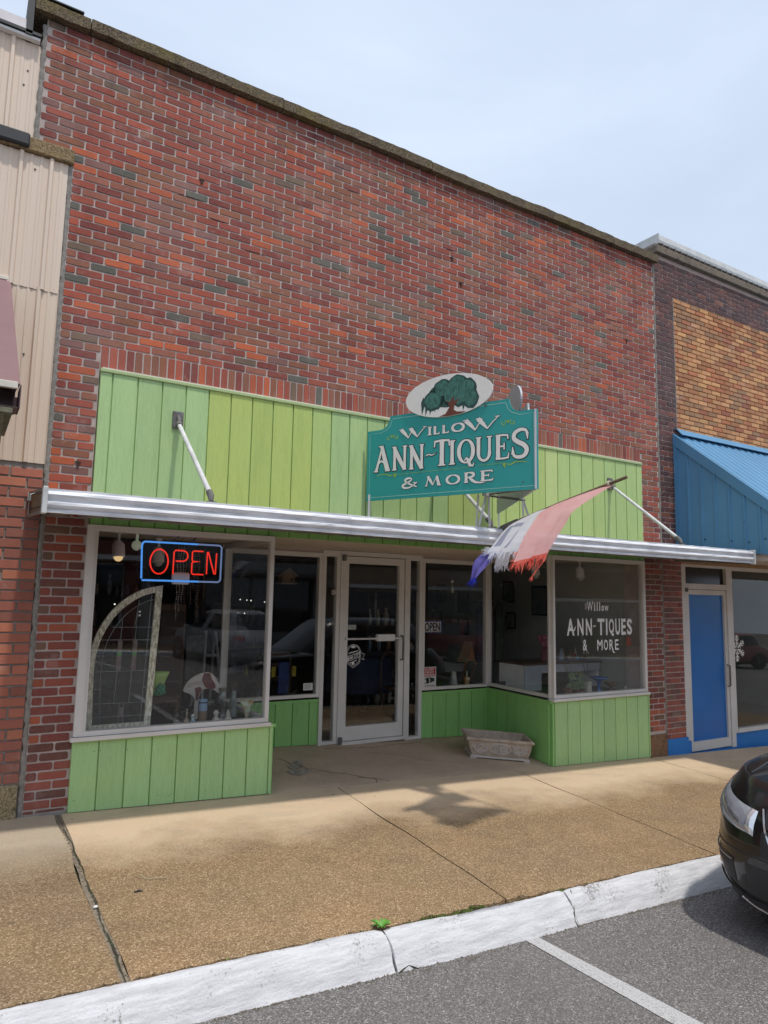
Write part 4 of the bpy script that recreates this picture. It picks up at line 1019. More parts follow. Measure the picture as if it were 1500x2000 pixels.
def glyph(ch):
    p = Pen(); T = 0.17; t = 0.07
    if ch == 'A':
        p.stroke([(0.14, 0.02), (0.33, 0.5), (0.50, 0.98)], [T*0.75, t*1.3, t]); p.stroke([(0.47, 1.0), (0.66, 0.5), (0.86, 0.02)], [T*0.9, T*1.1, T*1.25])
        p.stroke([(0.24, 0.30), (0.45, 0.42), (0.72, 0.30)], [t*1.2, t, t*1.2]); p.serif(0.13, 0.025, 0.14, 0.05); p.serif(0.86, 0.025, 0.15, 0.05); p.serif(0.44, 0.985, 0.15, 0.05)
    elif ch == 'N':
        p.stem(0.17, 0, 1, T*0.85); p.stroke([(0.12, 0.99), (0.45, 0.5), (0.82, 0.0)], [T*0.9, T*1.15, T*0.9]); p.stem(0.82, 0, 1, T*0.75)
        p.serif(0.17, 0.025, 0.15, 0.05); p.serif(0.12, 0.98, 0.13, 0.05); p.serif(0.82, 0.98, 0.15, 0.05); p.serif(0.84, 0.02, 0.10, 0.05)
    elif ch == 'T':
        p.stem(0.5, 0, 0.98, T*1.1); p.stroke([(0.02, 0.72), (0.05, 0.93), (0.5, 0.955), (0.95, 0.93), (0.98, 0.72)], [t*0.8, t*1.4, t*1.2, t*1.4, t*0.8]); p.serif(0.5, 0.025, 0.24, 0.055)
    elif ch == 'I':
        p.stem(0.5, 0, 1, T*0.95); p.serif(0.5, 0.025, 0.46, 0.05); p.serif(0.5, 0.975, 0.46, 0.05)
    elif ch in 'OQ':
        a = arc(0.5, 0.5, 0.38, 0.47, 90, 450, 28); p.stroke(a, [t+(T*1.05-t)*abs(math.cos(R(90+360*i/28)))**1.3 for i in range(29)])
        if ch == 'Q': p.stroke([(0.42, 0.12), (0.52, 0.22), (0.64, 0.10), (0.72, -0.10), (0.88, -0.12), (0.93, 0.0)], [t*0.8, t*1.4, T, T*0.8, t*1.2, t*0.5])
    elif ch == 'U':
        p.stroke([(0.18, 0.99), (0.18, 0.40)]+arc(0.50, 0.34, 0.32, 0.30, 180, 360, 12)+[(0.82, 0.45), (0.82, 0.99)], [T*0.95]*2+[T*0.9-0.05*math.sin(math.pi*i/12) for i in range(13)]+[T*0.7]*2)
        p.serif(0.18, 0.975, 0.17, 0.05); p.serif(0.82, 0.975, 0.16, 0.05)
    elif ch == 'E':
        p.stem(0.25, 0, 1, T*1.05); p.stroke([(0.10, 0.035), (0.6, 0.04), (0.86, 0.06), (0.90, 0.25)], [0.06, t*1.1, t*1.3, t*0.6]); p.stroke([(0.10, 0.965), (0.6, 0.96), (0.83, 0.94), (0.86, 0.78)], [0.06, t*1.1, t*1.3, t*0.6])
        p.stroke([(0.25, 0.52), (0.62, 0.52)], [t, t]); p.stroke([(0.62, 0.66), (0.62, 0.38)], [t*0.7, t*0.9])
    elif ch == 'S':
        q = curve_pts([(0.86, 0.74), (0.80, 0.92), (0.50, 0.965), (0.22, 0.86), (0.18, 0.68), (0.42, 0.54), (0.68, 0.44), (0.84, 0.27), (0.72, 0.09), (0.45, 0.035), (0.18, 0.10), (0.12, 0.30)], 4)
        n = len(q); p.stroke(q, [t*0.9+(T*0.95-t*0.9)*math.sin(math.pi*i/(n-1))**0.8 for i in range(n)]); p.stroke([(0.88, 0.62), (0.87, 0.86)], [t*0.5, t*1.4]); p.stroke([(0.10, 0.14), (0.11, 0.40)], [t*1.4, t*0.5])
    elif ch == 'W':
        p.stroke([(0.04, 0.97), (0.20, 0.5), (0.33, 0.02)], [T*1.2, T*0.95, t*0.8]); p.stroke([(0.31, 0.02), (0.42, 0.5), (0.53, 0.95)], [t*0.8, t*0.7, t*0.7]); p.stroke([(0.40, 0.97), (0.55, 0.5), (0.68, 0.02)], [T*1.1, T*0.95, t*0.8]); p.stroke([(0.66, 0.02), (0.82, 0.55), (0.99, 1.0)], [t*0.8, t*0.7, t*0.6])
        p.serif(0.04, 0.97, 0.08, 0.05); p.serif(0.42, 0.97, 0.08, 0.05); p.serif(0.96, 0.985, 0.07, 0.04)
    elif ch == 'L':
        p.stem(0.30, 0, 1, T); p.stroke([(0.10, 0.04), (0.6, 0.04), (0.88, 0.06), (0.93, 0.26)], [0.06, t, t*1.3, t*0.5]); p.serif(0.30, 0.97, 0.20, 0.05)
    elif ch == 'M':
        p.stroke([(0.10, 0.0), (0.17, 0.5), (0.24, 0.96)], [t, t*0.9, t]); p.stroke([(0.19, 0.98), (0.36, 0.5), (0.50, 0.05)], [T, T, t]); p.stroke([(0.48, 0.05), (0.62, 0.5), (0.76, 0.96)], [t*0.8, t*0.7, t*0.8]); p.stroke([(0.74, 0.97), (0.80, 0.5), (0.88, 0.0)], [T*0.9, T, T*1.1])
        p.serif(0.10, 0.025, 0.08, 0.05); p.serif(0.88, 0.025, 0.12, 0.05)
    elif ch == 'R':
        p.stem(0.22, 0, 1, T); p.stroke([(0.08, 0.96), (0.35, 0.965)]+arc(0.45, 0.74, 0.30, 0.225, 90, -90, 10)+[(0.30, 0.50)], [0.05, t]+[t+(T-t)*math.sin(math.pi*i/10) for i in range(11)]+[t])
        p.stroke([(0.40, 0.50), (0.62, 0.22), (0.85, -0.02), (1.25, -0.12), (1.55, -0.08)], [t, T, T*0.8, t, t*0.4]); p.serif(0.22, 0.025, 0.16, 0.05)
    elif ch == '&':
        q = curve_pts([(0.98, 0.08), (0.60, 0.34), (0.30, 0.64), (0.28, 0.86), (0.48, 0.96), (0.66, 0.86), (0.60, 0.70), (0.30, 0.48), (0.10, 0.28), (0.18, 0.08), (0.46, 0.04), (0.74, 0.22), (0.92, 0.48)], 4)
        n = len(q); p.stroke(q, [t*0.8+(T*0.8-t)*abs(math.sin(2.2*math.pi*i/(n-1))) for i in range(n)]); p.serif(0.88, 0.48, 0.14, 0.05)
    elif ch == '-':
        p.stroke(curve_pts([(0.0, 0.40), (0.30, 0.56), (0.62, 0.46), (1.0, 0.66)], 4), [0.03, 0.06, 0.10, 0.12, 0.13, 0.13, 0.13, 0.12, 0.11, 0.09, 0.07, 0.04, 0.02])
    return p
def word(m_, seq, fn, d, out_w, ws=1.0, rise=0.0):
    for ch, x0, x1, y0, h in seq:
        glyph(ch).paint(m_, fn, x0, y0, (x1-x0), h, h*ws, d, 1, out_w, 0)
    for ch, x0, x1, y0, h in seq:
        glyph(ch).paint(m_, fn, x0, y0, (x1-x0), h, h*ws, d+0.0045, 0, 0, 0)
mb = MB()
A_ = [('A', 0.085, 0.268, 0.272, 0.250), ('N', 0.290, 0.430, 0.272, 0.228), ('N', 0.480, 0.648, 0.266, 0.228), ('-', 0.655, 0.765, 0.335, 0.10),
      ('T', 0.745, 0.905, 0.274, 0.245), ('I', 0.895, 0.965, 0.274, 0.222), ('Q', 0.975, 1.160, 0.274, 0.218), ('U', 1.160, 1.325, 0.274, 0.222), ('E', 1.338, 1.490, 0.276, 0.222), ('S', 1.492, 1.665, 0.274, 0.255)]
A_[1] = ('N', 0.290, 0.462, 0.272, 0.228); A_[2] = ('N', 0.476, 0.645, 0.266, 0.228)
word(mb, A_, fS, 0.0015, 0.0070, 0.98)
W_ = [('W', 0.378, 0.655, 0.566, 0.092), ('I', 0.672, 0.722, 0.572, 0.075), ('L', 0.728, 0.805, 0.572, 0.075), ('L', 0.818, 0.900, 0.572, 0.075), ('O', 0.915, 1.060, 0.572, 0.076), ('W', 1.050, 1.385, 0.560, 0.105)]
word(mb, W_, fS, 0.0015, 0.0035, 2.1)
M_ = [('&', 0.395, 0.570, 0.092, 0.098), ('M', 0.650, 0.820, 0.097, 0.092), ('O', 0.860, 1.020, 0.097, 0.083), ('R', 1.040, 1.180, 0.100, 0.090), ('E', 1.195, 1.345, 0.102, 0.092)]
word(mb, M_, fS, 0.0015, 0.0035, 1.8)
mb.build('lettering', [M['ivory'], M['ink']], face)
# lime scrolls and lines
mb = MB()
def scroll(cx, cy, s_, mir=1, d=0.0015):
    for sg in (-1, 1):
        sp = [(cx+sg*(0.050*s_)+sg*0.030*s_*(1-t/7.5)*math.cos(t*0.9+2.2)*mir, cy-0.002+0.030*s_*(1-t/7.5)*math.sin(t*0.9+2.2)) for t in [i*0.5 for i in range(14)]]
        mb.ribbon(sp, [0.010*s_*(0.45+0.55*i/13) for i in range(14)], fS, d)
    for a in (-0.5, 0.0, 0.5): mb.ribbon([(cx, cy-0.01*s_), (cx+a*0.02*s_, cy+0.012*s_), (cx+a*0.05*s_, cy+0.022*s_)], [0.006*s_, 0.010*s_, 0.002], fS, d+0.0004)
for cx_ in (0.287, 1.466):
    mb = MB(); scroll(cx_, 0.598, 0.95); mb.build('lime_scroll', M['lime'], face)
for x0, sg, ln_ in ((0.335, -1, [(0.335, 0.2325), (0.72, 0.236), (1.105, 0.236)]), (1.42, 1, [(1.185, 0.244), (1.42, 0.246)])):
    mb = MB(); mb.ribbon(ln_, 0.0032, fS, 0.0014)
    for a in (-50, -25, 0, 25, 50):
        mb.ribbon([(x0, 0.235), (x0+sg*0.030*math.cos(R(a)), 0.235-0.010+0.030*math.sin(R(a)))], [0.010, 0.004], fS, 0.0018+abs(a)*0.00001)
    mb.ribbon(curve_pts([(x0+sg*0.02, 0.24), (x0+sg*0.07, 0.228), (x0+sg*0.12, 0.246), (x0+sg*0.22, 0.238)], 5), [0.003+0.008*math.sin(math.pi*i/15) for i in range(16)], fS, 0.0024)
    mb.build('lime_underline', M['lime'], face)
# sign posts and braces
for a, b in [((3.36, -0.13, 2.31), (3.36, -0.13, 2.60)), ((4.96, -0.16, 2.31), (4.96, -0.16, 2.60)),
             ((3.93, CY+0.01, 2.262), (3.985, CY-0.02, 2.545)), ((4.05, CY+0.01, 2.262), (4.015, CY-0.02, 2.545)), ((4.02, CY+0.16, 2.27), (4.01, CY+0.12, 2.56)),
             ((4.46, CY+0.01, 2.262), (4.435, CY-0.0, 2.545)), ((4.57, CY+0.0, 2.262), (4.45, CY+0.02, 2.560))]:
    m_ = MB(); m_.tube([a, b], 0.013, 4, sm=False); m_.build('strut', M['tin_white'], sign)
m_ = MB(); m_.tube([(3.98, CY-0.02, 2.538), (4.46, CY, 2.538)], 0.012, 4, sm=False); m_.tube([(3.99, CY+0.02, 2.545), (4.08, -1.60, 2.548)], 0.010, 4, sm=False); m_.build('cross_bar', M['iron'], sign)
m_ = MB(); m_.box(3.955, 4.005, CY-0.05, CY, 2.53, 2.56); m_.build('clamp', M['tin_white'], sign)
for u_, v_, r_ in ((1.255, 0.775, 0.010), (1.60, 0.07, 0.006)):
    m_ = MB(); m_.tube([fS(u_, v_, 0.001), fS(u_, v_, 0.006)], r_, 10); m_.build('bolt', M['iron'], sign)

# ================================================================ tattered flag
flagpole = thing('flag_on_pole', 'sun faded tattered red, white and blue flag on a pole leaning from the canopy', 'flag', (4.196, -1.12, 2.27))
m_ = MB(); m_.tube([(4.19, -1.085, 2.262), (4.31, -1.80, 2.455), (4.402, -2.31, 2.582)], [0.014, 0.0135, 0.0135], 10); m_.build('pole', pm('weathered_pole_wood', (0.20, 0.14, 0.08), (0.12, 0.085, 0.05), 0.8, 30), flagpole)
m_ = MB(); m_.tube([(4.20, -1.085, 2.255), (4.215, -1.18, 2.29), (4.225, -1.26, 2.315)], [0.03, 0.024, 0.020], 12); m_.box(4.15, 4.25, -1.10, -1.03, 2.252, 2.262); m_.build('pole_socket', M['iron'], flagpole)
m_ = MB()
for q in (0, 1): m_.tube([Vector((4.376, -2.165, 2.545))+Vector((0.020*math.cos(a), 0.004*q*3+0.004*math.sin(a), 0.020*math.sin(a))) for a in [i*0.7 for i in range(9)]], 0.006, 6, closed=True)
m_.tube([(4.372, -2.17, 2.53), (4.366, -2.18, 2.505), (4.382, -2.17, 2.495), (4.376, -2.16, 2.515)], 0.004, 6)
m_.build('clip_ring', pm('cream_plastic_ring', (0.5, 0.45, 0.33), None, 0.5, 10), flagpole)
def cloth_mat(name, c1, c2):
    k = N(name); v = k.coords(); f = k.noise(v, 9, 5, 0.6); wv = k.noise(k.coords((1, 1, 1)), 320, 2)
    col = k.mix(k.ramp(f, [(0.35, 0.0), (0.7, 1.0)]), col4(c1), col4(c2))
    b = k.bsdf(col, 0.9, 0, k.bump(wv, 0.001), 0.1)
    tl = k.n('ShaderNodeBsdfTranslucent'); k.l(col, tl.inputs['Color'])
    mx_ = k.n('ShaderNodeMixShader'); mx_.inputs[0].default_value = 0.45
    k.l(b.outputs[0], mx_.inputs[1]); k.l(tl.outputs[0], mx_.inputs[2])
    th = k.n('ShaderNodeBsdfTransparent'); m3 = k.n('ShaderNodeMixShader'); m3.inputs[0].default_value = 0.04      # open weave of the thin cloth
    k.l(mx_.outputs[0], m3.inputs[1]); k.l(th.outputs[0], m3.inputs[2]); k.l(m3.outputs[0], k.out.inputs['Surface']); return k.m
M['f_red'] = cloth_mat('faded_salmon_cloth', (0.88, 0.52, 0.51), (0.82, 0.43, 0.42)); M['f_red2'] = cloth_mat('red_cloth', (0.84, 0.21, 0.16), (0.72, 0.13, 0.10))
M['f_white'] = cloth_mat('white_cloth', (0.84, 0.84, 0.88), (0.74, 0.75, 0.82)); M['f_blue'] = cloth_mat('violet_blue_cloth', (0.20, 0.17, 0.52), (0.13, 0.12, 0.45)); M['f_blue2'] = cloth_mat('strong_blue_cloth', (0.05, 0.07, 0.55), (0.04, 0.05, 0.4)); M['f_grey'] = cloth_mat('grey_printed_letter', (0.42, 0.43, 0.52), (0.36, 0.37, 0.46))
def strip(m_, Lp, Rp, nu, nv, amp, ph, mi, fade=None):
    a = curve_pts(Lp, nu); b = curve_pts(Rp, nu); n = min(len(a), len(b)); rows = []
    for i in range(n):
        t = i/(n-1); rw = []
        for j in range(nv+1):
            s_ = j/nv; p = Vector(a[i]).lerp(Vector(b[i]), s_)
            wv = amp*(0.3+t)*(math.sin(s_*9+ph+t*4)+0.5*math.sin(s_*17-t*7+ph))*math.sin(math.pi*min(1, max(0.02, s_)))
            rw.append((p.x+wv*0.55, p.y-wv*0.8, p.z+wv*0.1))
        rows.append(rw)
    for i in range(n-1):
        t = i/(n-1)
        m_.grid([rows[i], rows[i+1]], (fade[1] if fade and t > fade[0] else mi), True)
    return rows
def fringe(m_, row, dirv, ln, n, w_, mi, seed):
    rn = random.Random(seed)
    for i in range(n):
        t = rn.random()*(len(row)-1.001); k_ = int(t); p = Vector(row[k_]).lerp(Vector(row[k_+1]), t-k_)
        d = (Vector(dirv)+Vector((rn.uniform(-.5, .5), rn.uniform(-.4, .4), rn.uniform(-.5, .3)))).normalized()*ln*rn.uniform(0.35, 1.2)
        s_ = Vector((rn.uniform(-1, 1), rn.uniform(-1, 1), rn.uniform(-.3, .3))).normalized()*w_*rn.uniform(0.4, 1)
        md = p+d*0.6+Vector((rn.uniform(-1, 1), rn.uniform(-1, 1), rn.uniform(-1, 1)))*w_
        m_.add([p-s_, p+s_, md+s_*0.6, md-s_*0.6, p+d], [(0, 1, 2, 3), (3, 2, 4)], mi)
m_ = MB()
redL = [(4.372, -2.12, 2.530), (4.185, -1.95, 2.44), (4.010, -1.80, 2.337), (3.845, -1.85, 2.217), (3.696, -1.90, 2.080), (3.60, -1.93, 1.945), (3.548, -1.95, 1.868)]
redR = [(4.392, -2.19, 2.538), (4.15, -2.20, 2.415), (3.928, -2.20, 2.287), (3.840, -2.20, 2.181), (3.775, -2.18, 2.087), (3.728, -2.16, 2.00), (3.690, -2.15, 1.945)]
rows = strip(m_, redL, redR, 6, 16, 0.020, 0.5, 0, (0.90, 3))
fringe(m_, rows[-1], (-0.5, -0.1, -0.85), 0.085, 90, 0.006, 3, 1); fringe(m_, rows[-3], (-0.8, 0.2, -0.5), 0.05, 30, 0.006, 3, 2)
fringe(m_, [r[0] for r in rows[-9:]], (-0.9, 0.2, -0.2), 0.05, 26, 0.005, 3, 6); fringe(m_, [r[-1] for r in rows[10:]], (0.6, -0.3, -0.5), 0.012, 60, 0.002, 0, 12)
m_.tube(curve_pts([(3.72, -2.15, 1.99), (3.69, -2.13, 1.91), (3.64, -2.11, 1.84), (3.60, -2.10, 1.785)], 4), [0.005]*13, 5, 3)
fringe(m_, [(3.60, -2.10, 1.79), (3.605, -2.10, 1.785)], (-0.4, 0, -0.9), 0.045, 24, 0.005, 3, 7)
whL = [(4.250, -1.475, 2.378), (4.066, -1.45, 2.292), (3.884, -1.50, 2.206), (3.709, -1.55, 2.065), (3.62, -1.59, 2.005), (3.598, -1.60, 1.975)]
whR = [(4.315, -1.75, 2.435), (4.010, -1.79, 2.333), (3.850, -1.84, 2.214), (3.700, -1.89, 2.077), (3.66, -1.91, 2.02), (3.640, -1.92, 1.985)]
rows = strip(m_, whL, whR, 6, 12, 0.018, 2.0, 1)
fringe(m_, rows[-1], (-0.35, -0.1, -0.95), 0.075, 80, 0.006, 1, 3); fringe(m_, [r[0] for r in rows[-10:]], (-0.9, 0.3, 0.1), 0.06, 60, 0.006, 1, 4)
m_.grid([[tuple(Vector(p)+Vector((-0.004, -0.010, 0.0))) for p in r[1:4]] for r in rows[11:21]], 5, True)
m_.grid([[tuple(Vector(p)+Vector((-0.004, -0.011, 0.0))) for p in r[6:8]] for r in rows[14:24]], 5, True); m_.grid([[tuple(Vector(p)+Vector((-0.004, -0.012, 0.0))) for p in r[3:7]] for r in rows[10:13]], 5, True)
wb = strip(m_, [(3.715, -1.60, 2.030), (3.68, -1.61, 1.96), (3.66, -1.62, 1.90), (3.65, -1.62, 1.875)], [(3.80, -1.66, 2.025), (3.775, -1.67, 1.97), (3.75, -1.68, 1.92), (3.74, -1.68, 1.885)], 5, 6, 0.010, 1, 1)
fringe(m_, wb[-1], (-0.2, 0, -1), 0.05, 40, 0.005, 1, 8)
blL = [(3.660, -1.56, 2.022), (3.577, -1.55, 1.972), (3.504, -1.55, 1.907), (3.480, -1.55, 1.82), (3.468, -1.55, 1.755)]
blR = [(3.735, -1.62, 2.020), (3.665, -1.62, 1.965), (3.600, -1.62, 1.90), (3.545, -1.61, 1.845), (3.490, -1.58, 1.775)]
rows = strip(m_, blL, blR, 6, 8, 0.014, 3.0, 2, (0.88, 4))
fringe(m_, rows[-1], (-0.4, 0, -0.9), 0.06, 50, 0.005, 4, 5)
m_.build('cloth', [M['f_red'], M['f_white'], M['f_blue'], M['f_red2'], M['f_blue2'], M['f_grey']], flagpole)

# ================================================================ stone planter
PA = R(-27)
pr_ = rotz(5.47, 0.47, PA)
PZ = gz(5.47, 0.47)
pt_ = lambda x, y, z: (lambda q: (q[0], q[1], gz(q[0], q[1])+z))(pr_((x, y, 0)))
M['cast'] = pm('weathered_cast_stone', (0.52, 0.42, 0.33), (0.38, 0.30, 0.235), 0.9, 14, bump=0.003, bscale=120, lo=0.4, hi=0.65)
M['cast2'] = pm('pale_cast_stone', (0.56, 0.50, 0.45), (0.46, 0.41, 0.37), 0.9, 14, bump=0.003, bscale=120)
planter = thing('stone_planter', 'empty rectangular cast stone planter with scroll relief on the entry floor', 'planter', (5.47, 0.47, PZ))
def trough(m_, lv, mi=0, close_bottom=True):
    """lv: list of (half length, half width, z) rings, outside then inside"""
    vs = []
    for a, b, z in lv: vs += [pt_(-a, -b, z), pt_(a, -b, z), pt_(a, b, z), pt_(-a, b, z)]
    fs = []
    for i in range(len(lv)-1):
        for j in range(4): fs.append((i*4+j, i*4+(j+1) % 4, i*4+4+(j+1) % 4, i*4+4+j))
    fs.append((3, 2, 1, 0)); k_ = (len(lv)-1)*4; fs.append((k_, k_+1, k_+2, k_+3)); m_.add(vs, fs, mi)
m_ = MB(); trough(m_, [(0.315, 0.145, 0.03), (0.325, 0.155, 0.05), (0.350, 0.172, 0.12), (0.362, 0.180, 0.192), (0.362, 0.180, 0.198), (0.378, 0.195, 0.200), (0.384, 0.200, 0.208), (0.384, 0.200, 0.226), (0.376, 0.192, 0.234), (0.352, 0.168, 0.234), (0.345, 0.160, 0.225), (0.300, 0.125, 0.07)])
body = m_.build('trough', M['cast'], planter)
m_ = MB(); trough(m_, [(0.335, 0.165, 0.012), (0.338, 0.168, 0.018), (0.335, 0.165, 0.032), (0.320, 0.150, 0.034)])
for sx in (-1, 1):
    for sy in (-1, 1):
        q = [pt_(sx*a, sy*b, z) for z in (-0.004, 0.014) for a, b in ((0.27, 0.11), (0.34, 0.11), (0.34, 0.17), (0.27, 0.17))]
        m_.add(q, [(0, 1, 2, 3), (4, 5, 6, 7), (0, 1, 5, 4), (1, 2, 6, 5), (2, 3, 7, 6), (3, 0, 4, 7)])
m_.build('foot', M['cast2'], planter)
m_ = MB()
def pf_(u, v):     # point on the long front face
    t = (v-0.05)/0.142; b = 0.155+0.025*min(max(t, 0), 1)
    return Vector(pt_(u, -b-0.003, v))
def pline(P, r, taper=True):
    q = curve_pts(P, 5); n = len(q)
    m_.tube([pf_(u, v) for u, v in q], [1.5*r*(0.55+0.6*math.sin(math.pi*(0.1+0.8*i/(n-1)))) for i in range(n)], 7)
def curl(cx, cy, r0, a0, turns, sg, w_=0.006):
    P = []; n = int(14*turns)
    for i in range(n+1):
        t = i/n; a = R(a0)+sg*2*math.pi*turns*t; r = r0*(1-0.78*t); P.append((cx+r*math.cos(a)*1.15, cy+r*math.sin(a)))
    q = P; m_.tube([pf_(u, v) for u, v in q], [1.45*w_*(1.0-0.3*i/n) for i in range(n+1)], 7)
pline([(0.115*math.cos(R(a)), 0.122+0.060*math.sin(R(a))) for a in range(-90, 271, 30)], 0.006)
for s_ in (-1, 1):
    curl(s_*0.048, 0.138, 0.034, 90 if s_ > 0 else 90, 1.6, -s_, 0.0055)
    pline([(s_*0.006, 0.075), (s_*0.02, 0.10), (s_*0.05, 0.095), (s_*0.085, 0.105)], 0.0055)
    pline([(s_*0.012, 0.075), (s_*0.045, 0.080), (s_*0.075, 0.088)], 0.005)
    curl(s_*0.225, 0.120, 0.058, 200 if s_ < 0 else -20, 1.5, s_*-1, 0.0065)
    curl(s_*0.262, 0.105, 0.030, 20, 1.2, s_, 0.0045)
    pline([(s_*0.135, 0.165), (s_*0.16, 0.14), (s_*0.15, 0.11), (s_*0.17, 0.085), (s_*0.21, 0.070)], 0.006)
    pline([(s_*0.285, 0.160), (s_*0.30, 0.13), (s_*0.285, 0.10), (s_*0.25, 0.075)], 0.006)
    pline([(s_*0.15, 0.095), (s_*0.19, 0.098), (s_*0.225, 0.082)], 0.005)
pline([(0, 0.072), (0, 0.11), (0, 0.150)], 0.010); pline([(-0.045, 0.172), (0, 0.165), (0.045, 0.172)], 0.005)
m_.build('relief', M['cast2'], body)

# ================================================================ weed in the kerb joint
def weed(x, y, z, n, h, seed, label, grp=None):
    rn = random.Random(seed); m_ = MB()
    for i in range(n):
        a = rn.uniform(0, 6.283); L = h*rn.uniform(0.6, 1.1); w_ = 0.006*rn.uniform(0.7, 1.4)*h/0.06; rows = []
        for k_ in range(6):
            t = k_/5; r = L*0.75*t; zz = L*(0.9*t-0.55*t*t)
            c_ = (x+math.cos(a)*r, y+math.sin(a)*r, z+zz); s_ = w_*math.sin(math.pi*min(0.97, 0.15+t*0.85))
            rows.append([(c_[0]-math.sin(a)*s_, c_[1]+math.cos(a)*s_, c_[2]+s_*0.4), c_, (c_[0]+math.sin(a)*s_, c_[1]-math.cos(a)*s_, c_[2]+s_*0.4)])
        m_.grid(rows, 0, True)
    return m_.build('weed', M['leafgreen'], label=label, cat='plant', group=grp)
M['leafgreen'] = pm('fresh_leaf', (0.14, 0.36, 0.05), (0.08, 0.22, 0.03), 0.5, 40)
M['moss'] = pm('moss', (0.10, 0.14, 0.02), (0.05, 0.06, 0.015), 0.95, 60)
weed(2.092, -2.535, gz(2.09, -2.53)-0.002, 30, 0.075, 2, 'bright green weed sprouting between the two pale kerb lengths')
weed(4.9, -2.755, RZ(4.95), 16, 0.035, 5, 'small weed at the foot of the kerb beside the black car')
weed(1.25, -2.515, gz(1.2, -2.5)-0.004, 9, 0.016, 6, 'tiny sprout in the crack behind the long kerb length')
m_ = MB(); rn = random.Random(8)
for _ in range(260):
    t = rn.random(); x = 2.25+t*0.55 if rn.random() < 0.7 else 3.35+rn.random()*0.1
    y = ragged(x)+rn.uniform(-0.022, 0.010); s_ = rn.uniform(0.003, 0.008)
    m_.ball((x, y, gz(x, y)-0.016+rn.uniform(0, 0.006)), s_, 6, 4)
m_.build('moss', M['moss'], kind='stuff')
m_ = MB(); m_.tube([(1.02, -1.605, gz(1.0, -1.6)+0.004), (1.045, -1.60, gz(1.0, -1.6)+0.006), (1.065, -1.612, gz(1.0, -1.6)+0.004)], [0.004, 0.006, 0.003], 6)
m_.build('twig', M['black'], label='short dark twig lying on the tan slab in front of the left window', cat='twig')
m_ = MB(); m_.ball((0.795, -1.72, gz(0.8, -1.7)+0.006), 0.011, 10, 6, sc=(1.2, 0.9, 0.7)); m_.build('pebble', M['white'], label='white pebble caught in the wide pavement joint', cat='pebble')
m_ = MB(); m_.tube([(1.10, -1.36, gz(1.1, -1.4)+0.003), (1.12, -1.45, gz(1.1, -1.4)+0.004), (1.24, -1.47, gz(1.2, -1.4)+0.003)], 0.0018, 5)
m_.build('straw', pm('pale_straw', (0.5, 0.45, 0.3), None, 0.8, 10), label='thin bent straw on the tan slab', cat='straw')
m_ = MB()
for _ in range(420):
    x = rn.uniform(-1, 6.5); y = ragged(x)+rn.uniform(-0.012, 0.012); s_ = rn.uniform(0.001, 0.004)
    m_.ball((x, y, gz(x, y)+0.001), s_, 5, 3)
for _ in range(1500):
    x = rn.uniform(-1, 6.5); y = KY-0.160-0.0077*(x-2.2)-abs(rn.gauss(0, 0.022))*(1+0.8*math.sin(x*3.1)); s_ = rn.uniform(0.0015, 0.006)
    m_.ball((x, y, RZ(x)+0.001), s_, 5, 3)
for _ in range(150):
    s_ = rn.random(); x = 0.8+rn.uniform(-0.012, 0.012); y = -2.5*s_; m_.ball((x, y, gz(x, y)-0.004), rn.uniform(0.002, 0.006), 5, 3)
m_.build('grit', pm('kerb_grit', (0.22, 0.18, 0.13), (0.10, 0.085, 0.065), 0.95, 60), kind='stuff')
# ================================================================ left neighbour: beige steel cladding over brick
left = thing('clad_brick_building', 'neighbouring building with beige ribbed cladding above rough red brick', 'building', (-1.5, 0, 0))
rnd = random.Random(21)
mb = MB(); fL = FX(0.002)
brick_rows(mb, fL, lambda z: [(-4.0, 0.535)], 0.225, 2.60, rnd, PAL_LEFT, course=0.0775, mod=0.235, joint=0.0135, out=0.010, x_off=-0.04, rad=0.004, z_off=0.228)
mb.build('brickwork', M['brick'], left)
mb = MB(); mb.box(-4.0, 0.535, 0.006, 0.3, -0.6, 2.61); mb.build('mortar', M['mortar_dark'], left)
mb = MB(); rr = random.Random(3); rows = []
for i in range(60):
    x = -4.0+4.53*i/59 if i < 30 else -0.6+1.13*(i-30)/29
m2 = MB(); P = []
nx, nzz = 150, 16
for i in range(nx+1):
    x = -1.2+1.725*i/nx
    P.append([(x, -0.022-0.016*abs(MN.noise(Vector((x*38, j*0.75, 2))))-(0.0 if 0 < j < nzz else -0.02), gz(x, 0)-0.02+(0.235-gz(x, 0))*j/nzz) for j in range(nzz+1)])
m2.grid(P, 0, True); m2.box(-4.0, -1.2, -0.02, 0.0, -0.3, 0.222); m2.build('pebble_plinth', M['rubble'], left)
def ribbed(m_, x0, x1, z0, z1, y, minor, major, ph, c=None):
    """vertical ribbed steel sheet with tall ribs at ph + k*major"""
    pts = [(x0, 0.0)]
    k_ = math.floor((x0-ph)/major)
    while ph+k_*major < x1:
        xr = ph+k_*major
        for a, d in ((-0.022, 0.0), (-0.012, 0.024), (0.010, 0.024), (0.020, 0.0)):
            if x0 < xr+a < x1: pts.append((xr+a, d))
        for q in (0.33, 0.66):
            xm = xr+major*q
            for a, d in ((-0.016, 0.0), (-0.008, 0.005), (0.008, 0.005), (0.016, 0.0)):
                if x0 < xm+a < x1: pts.append((xm+a, d))
        k_ += 1
    pts.append((x1, 0.0)); pts.sort()
    m_.grid([[(x, y-d, z0) for x, d in pts], [(x, y-d, z1) for x, d in pts]], 0, False)
    m_.grid([[(x, y-d+0.02, z0) for x, d in pts], [(x, y-d+0.02, z1) for x, d in pts]], 0, False)
mb = MB(); ribbed(mb, -4.0, 0.536, 3.955, 5.050, -0.012, 0.1, 0.215, 0.415); mb.build('cladding', M['tan_panel'], left)
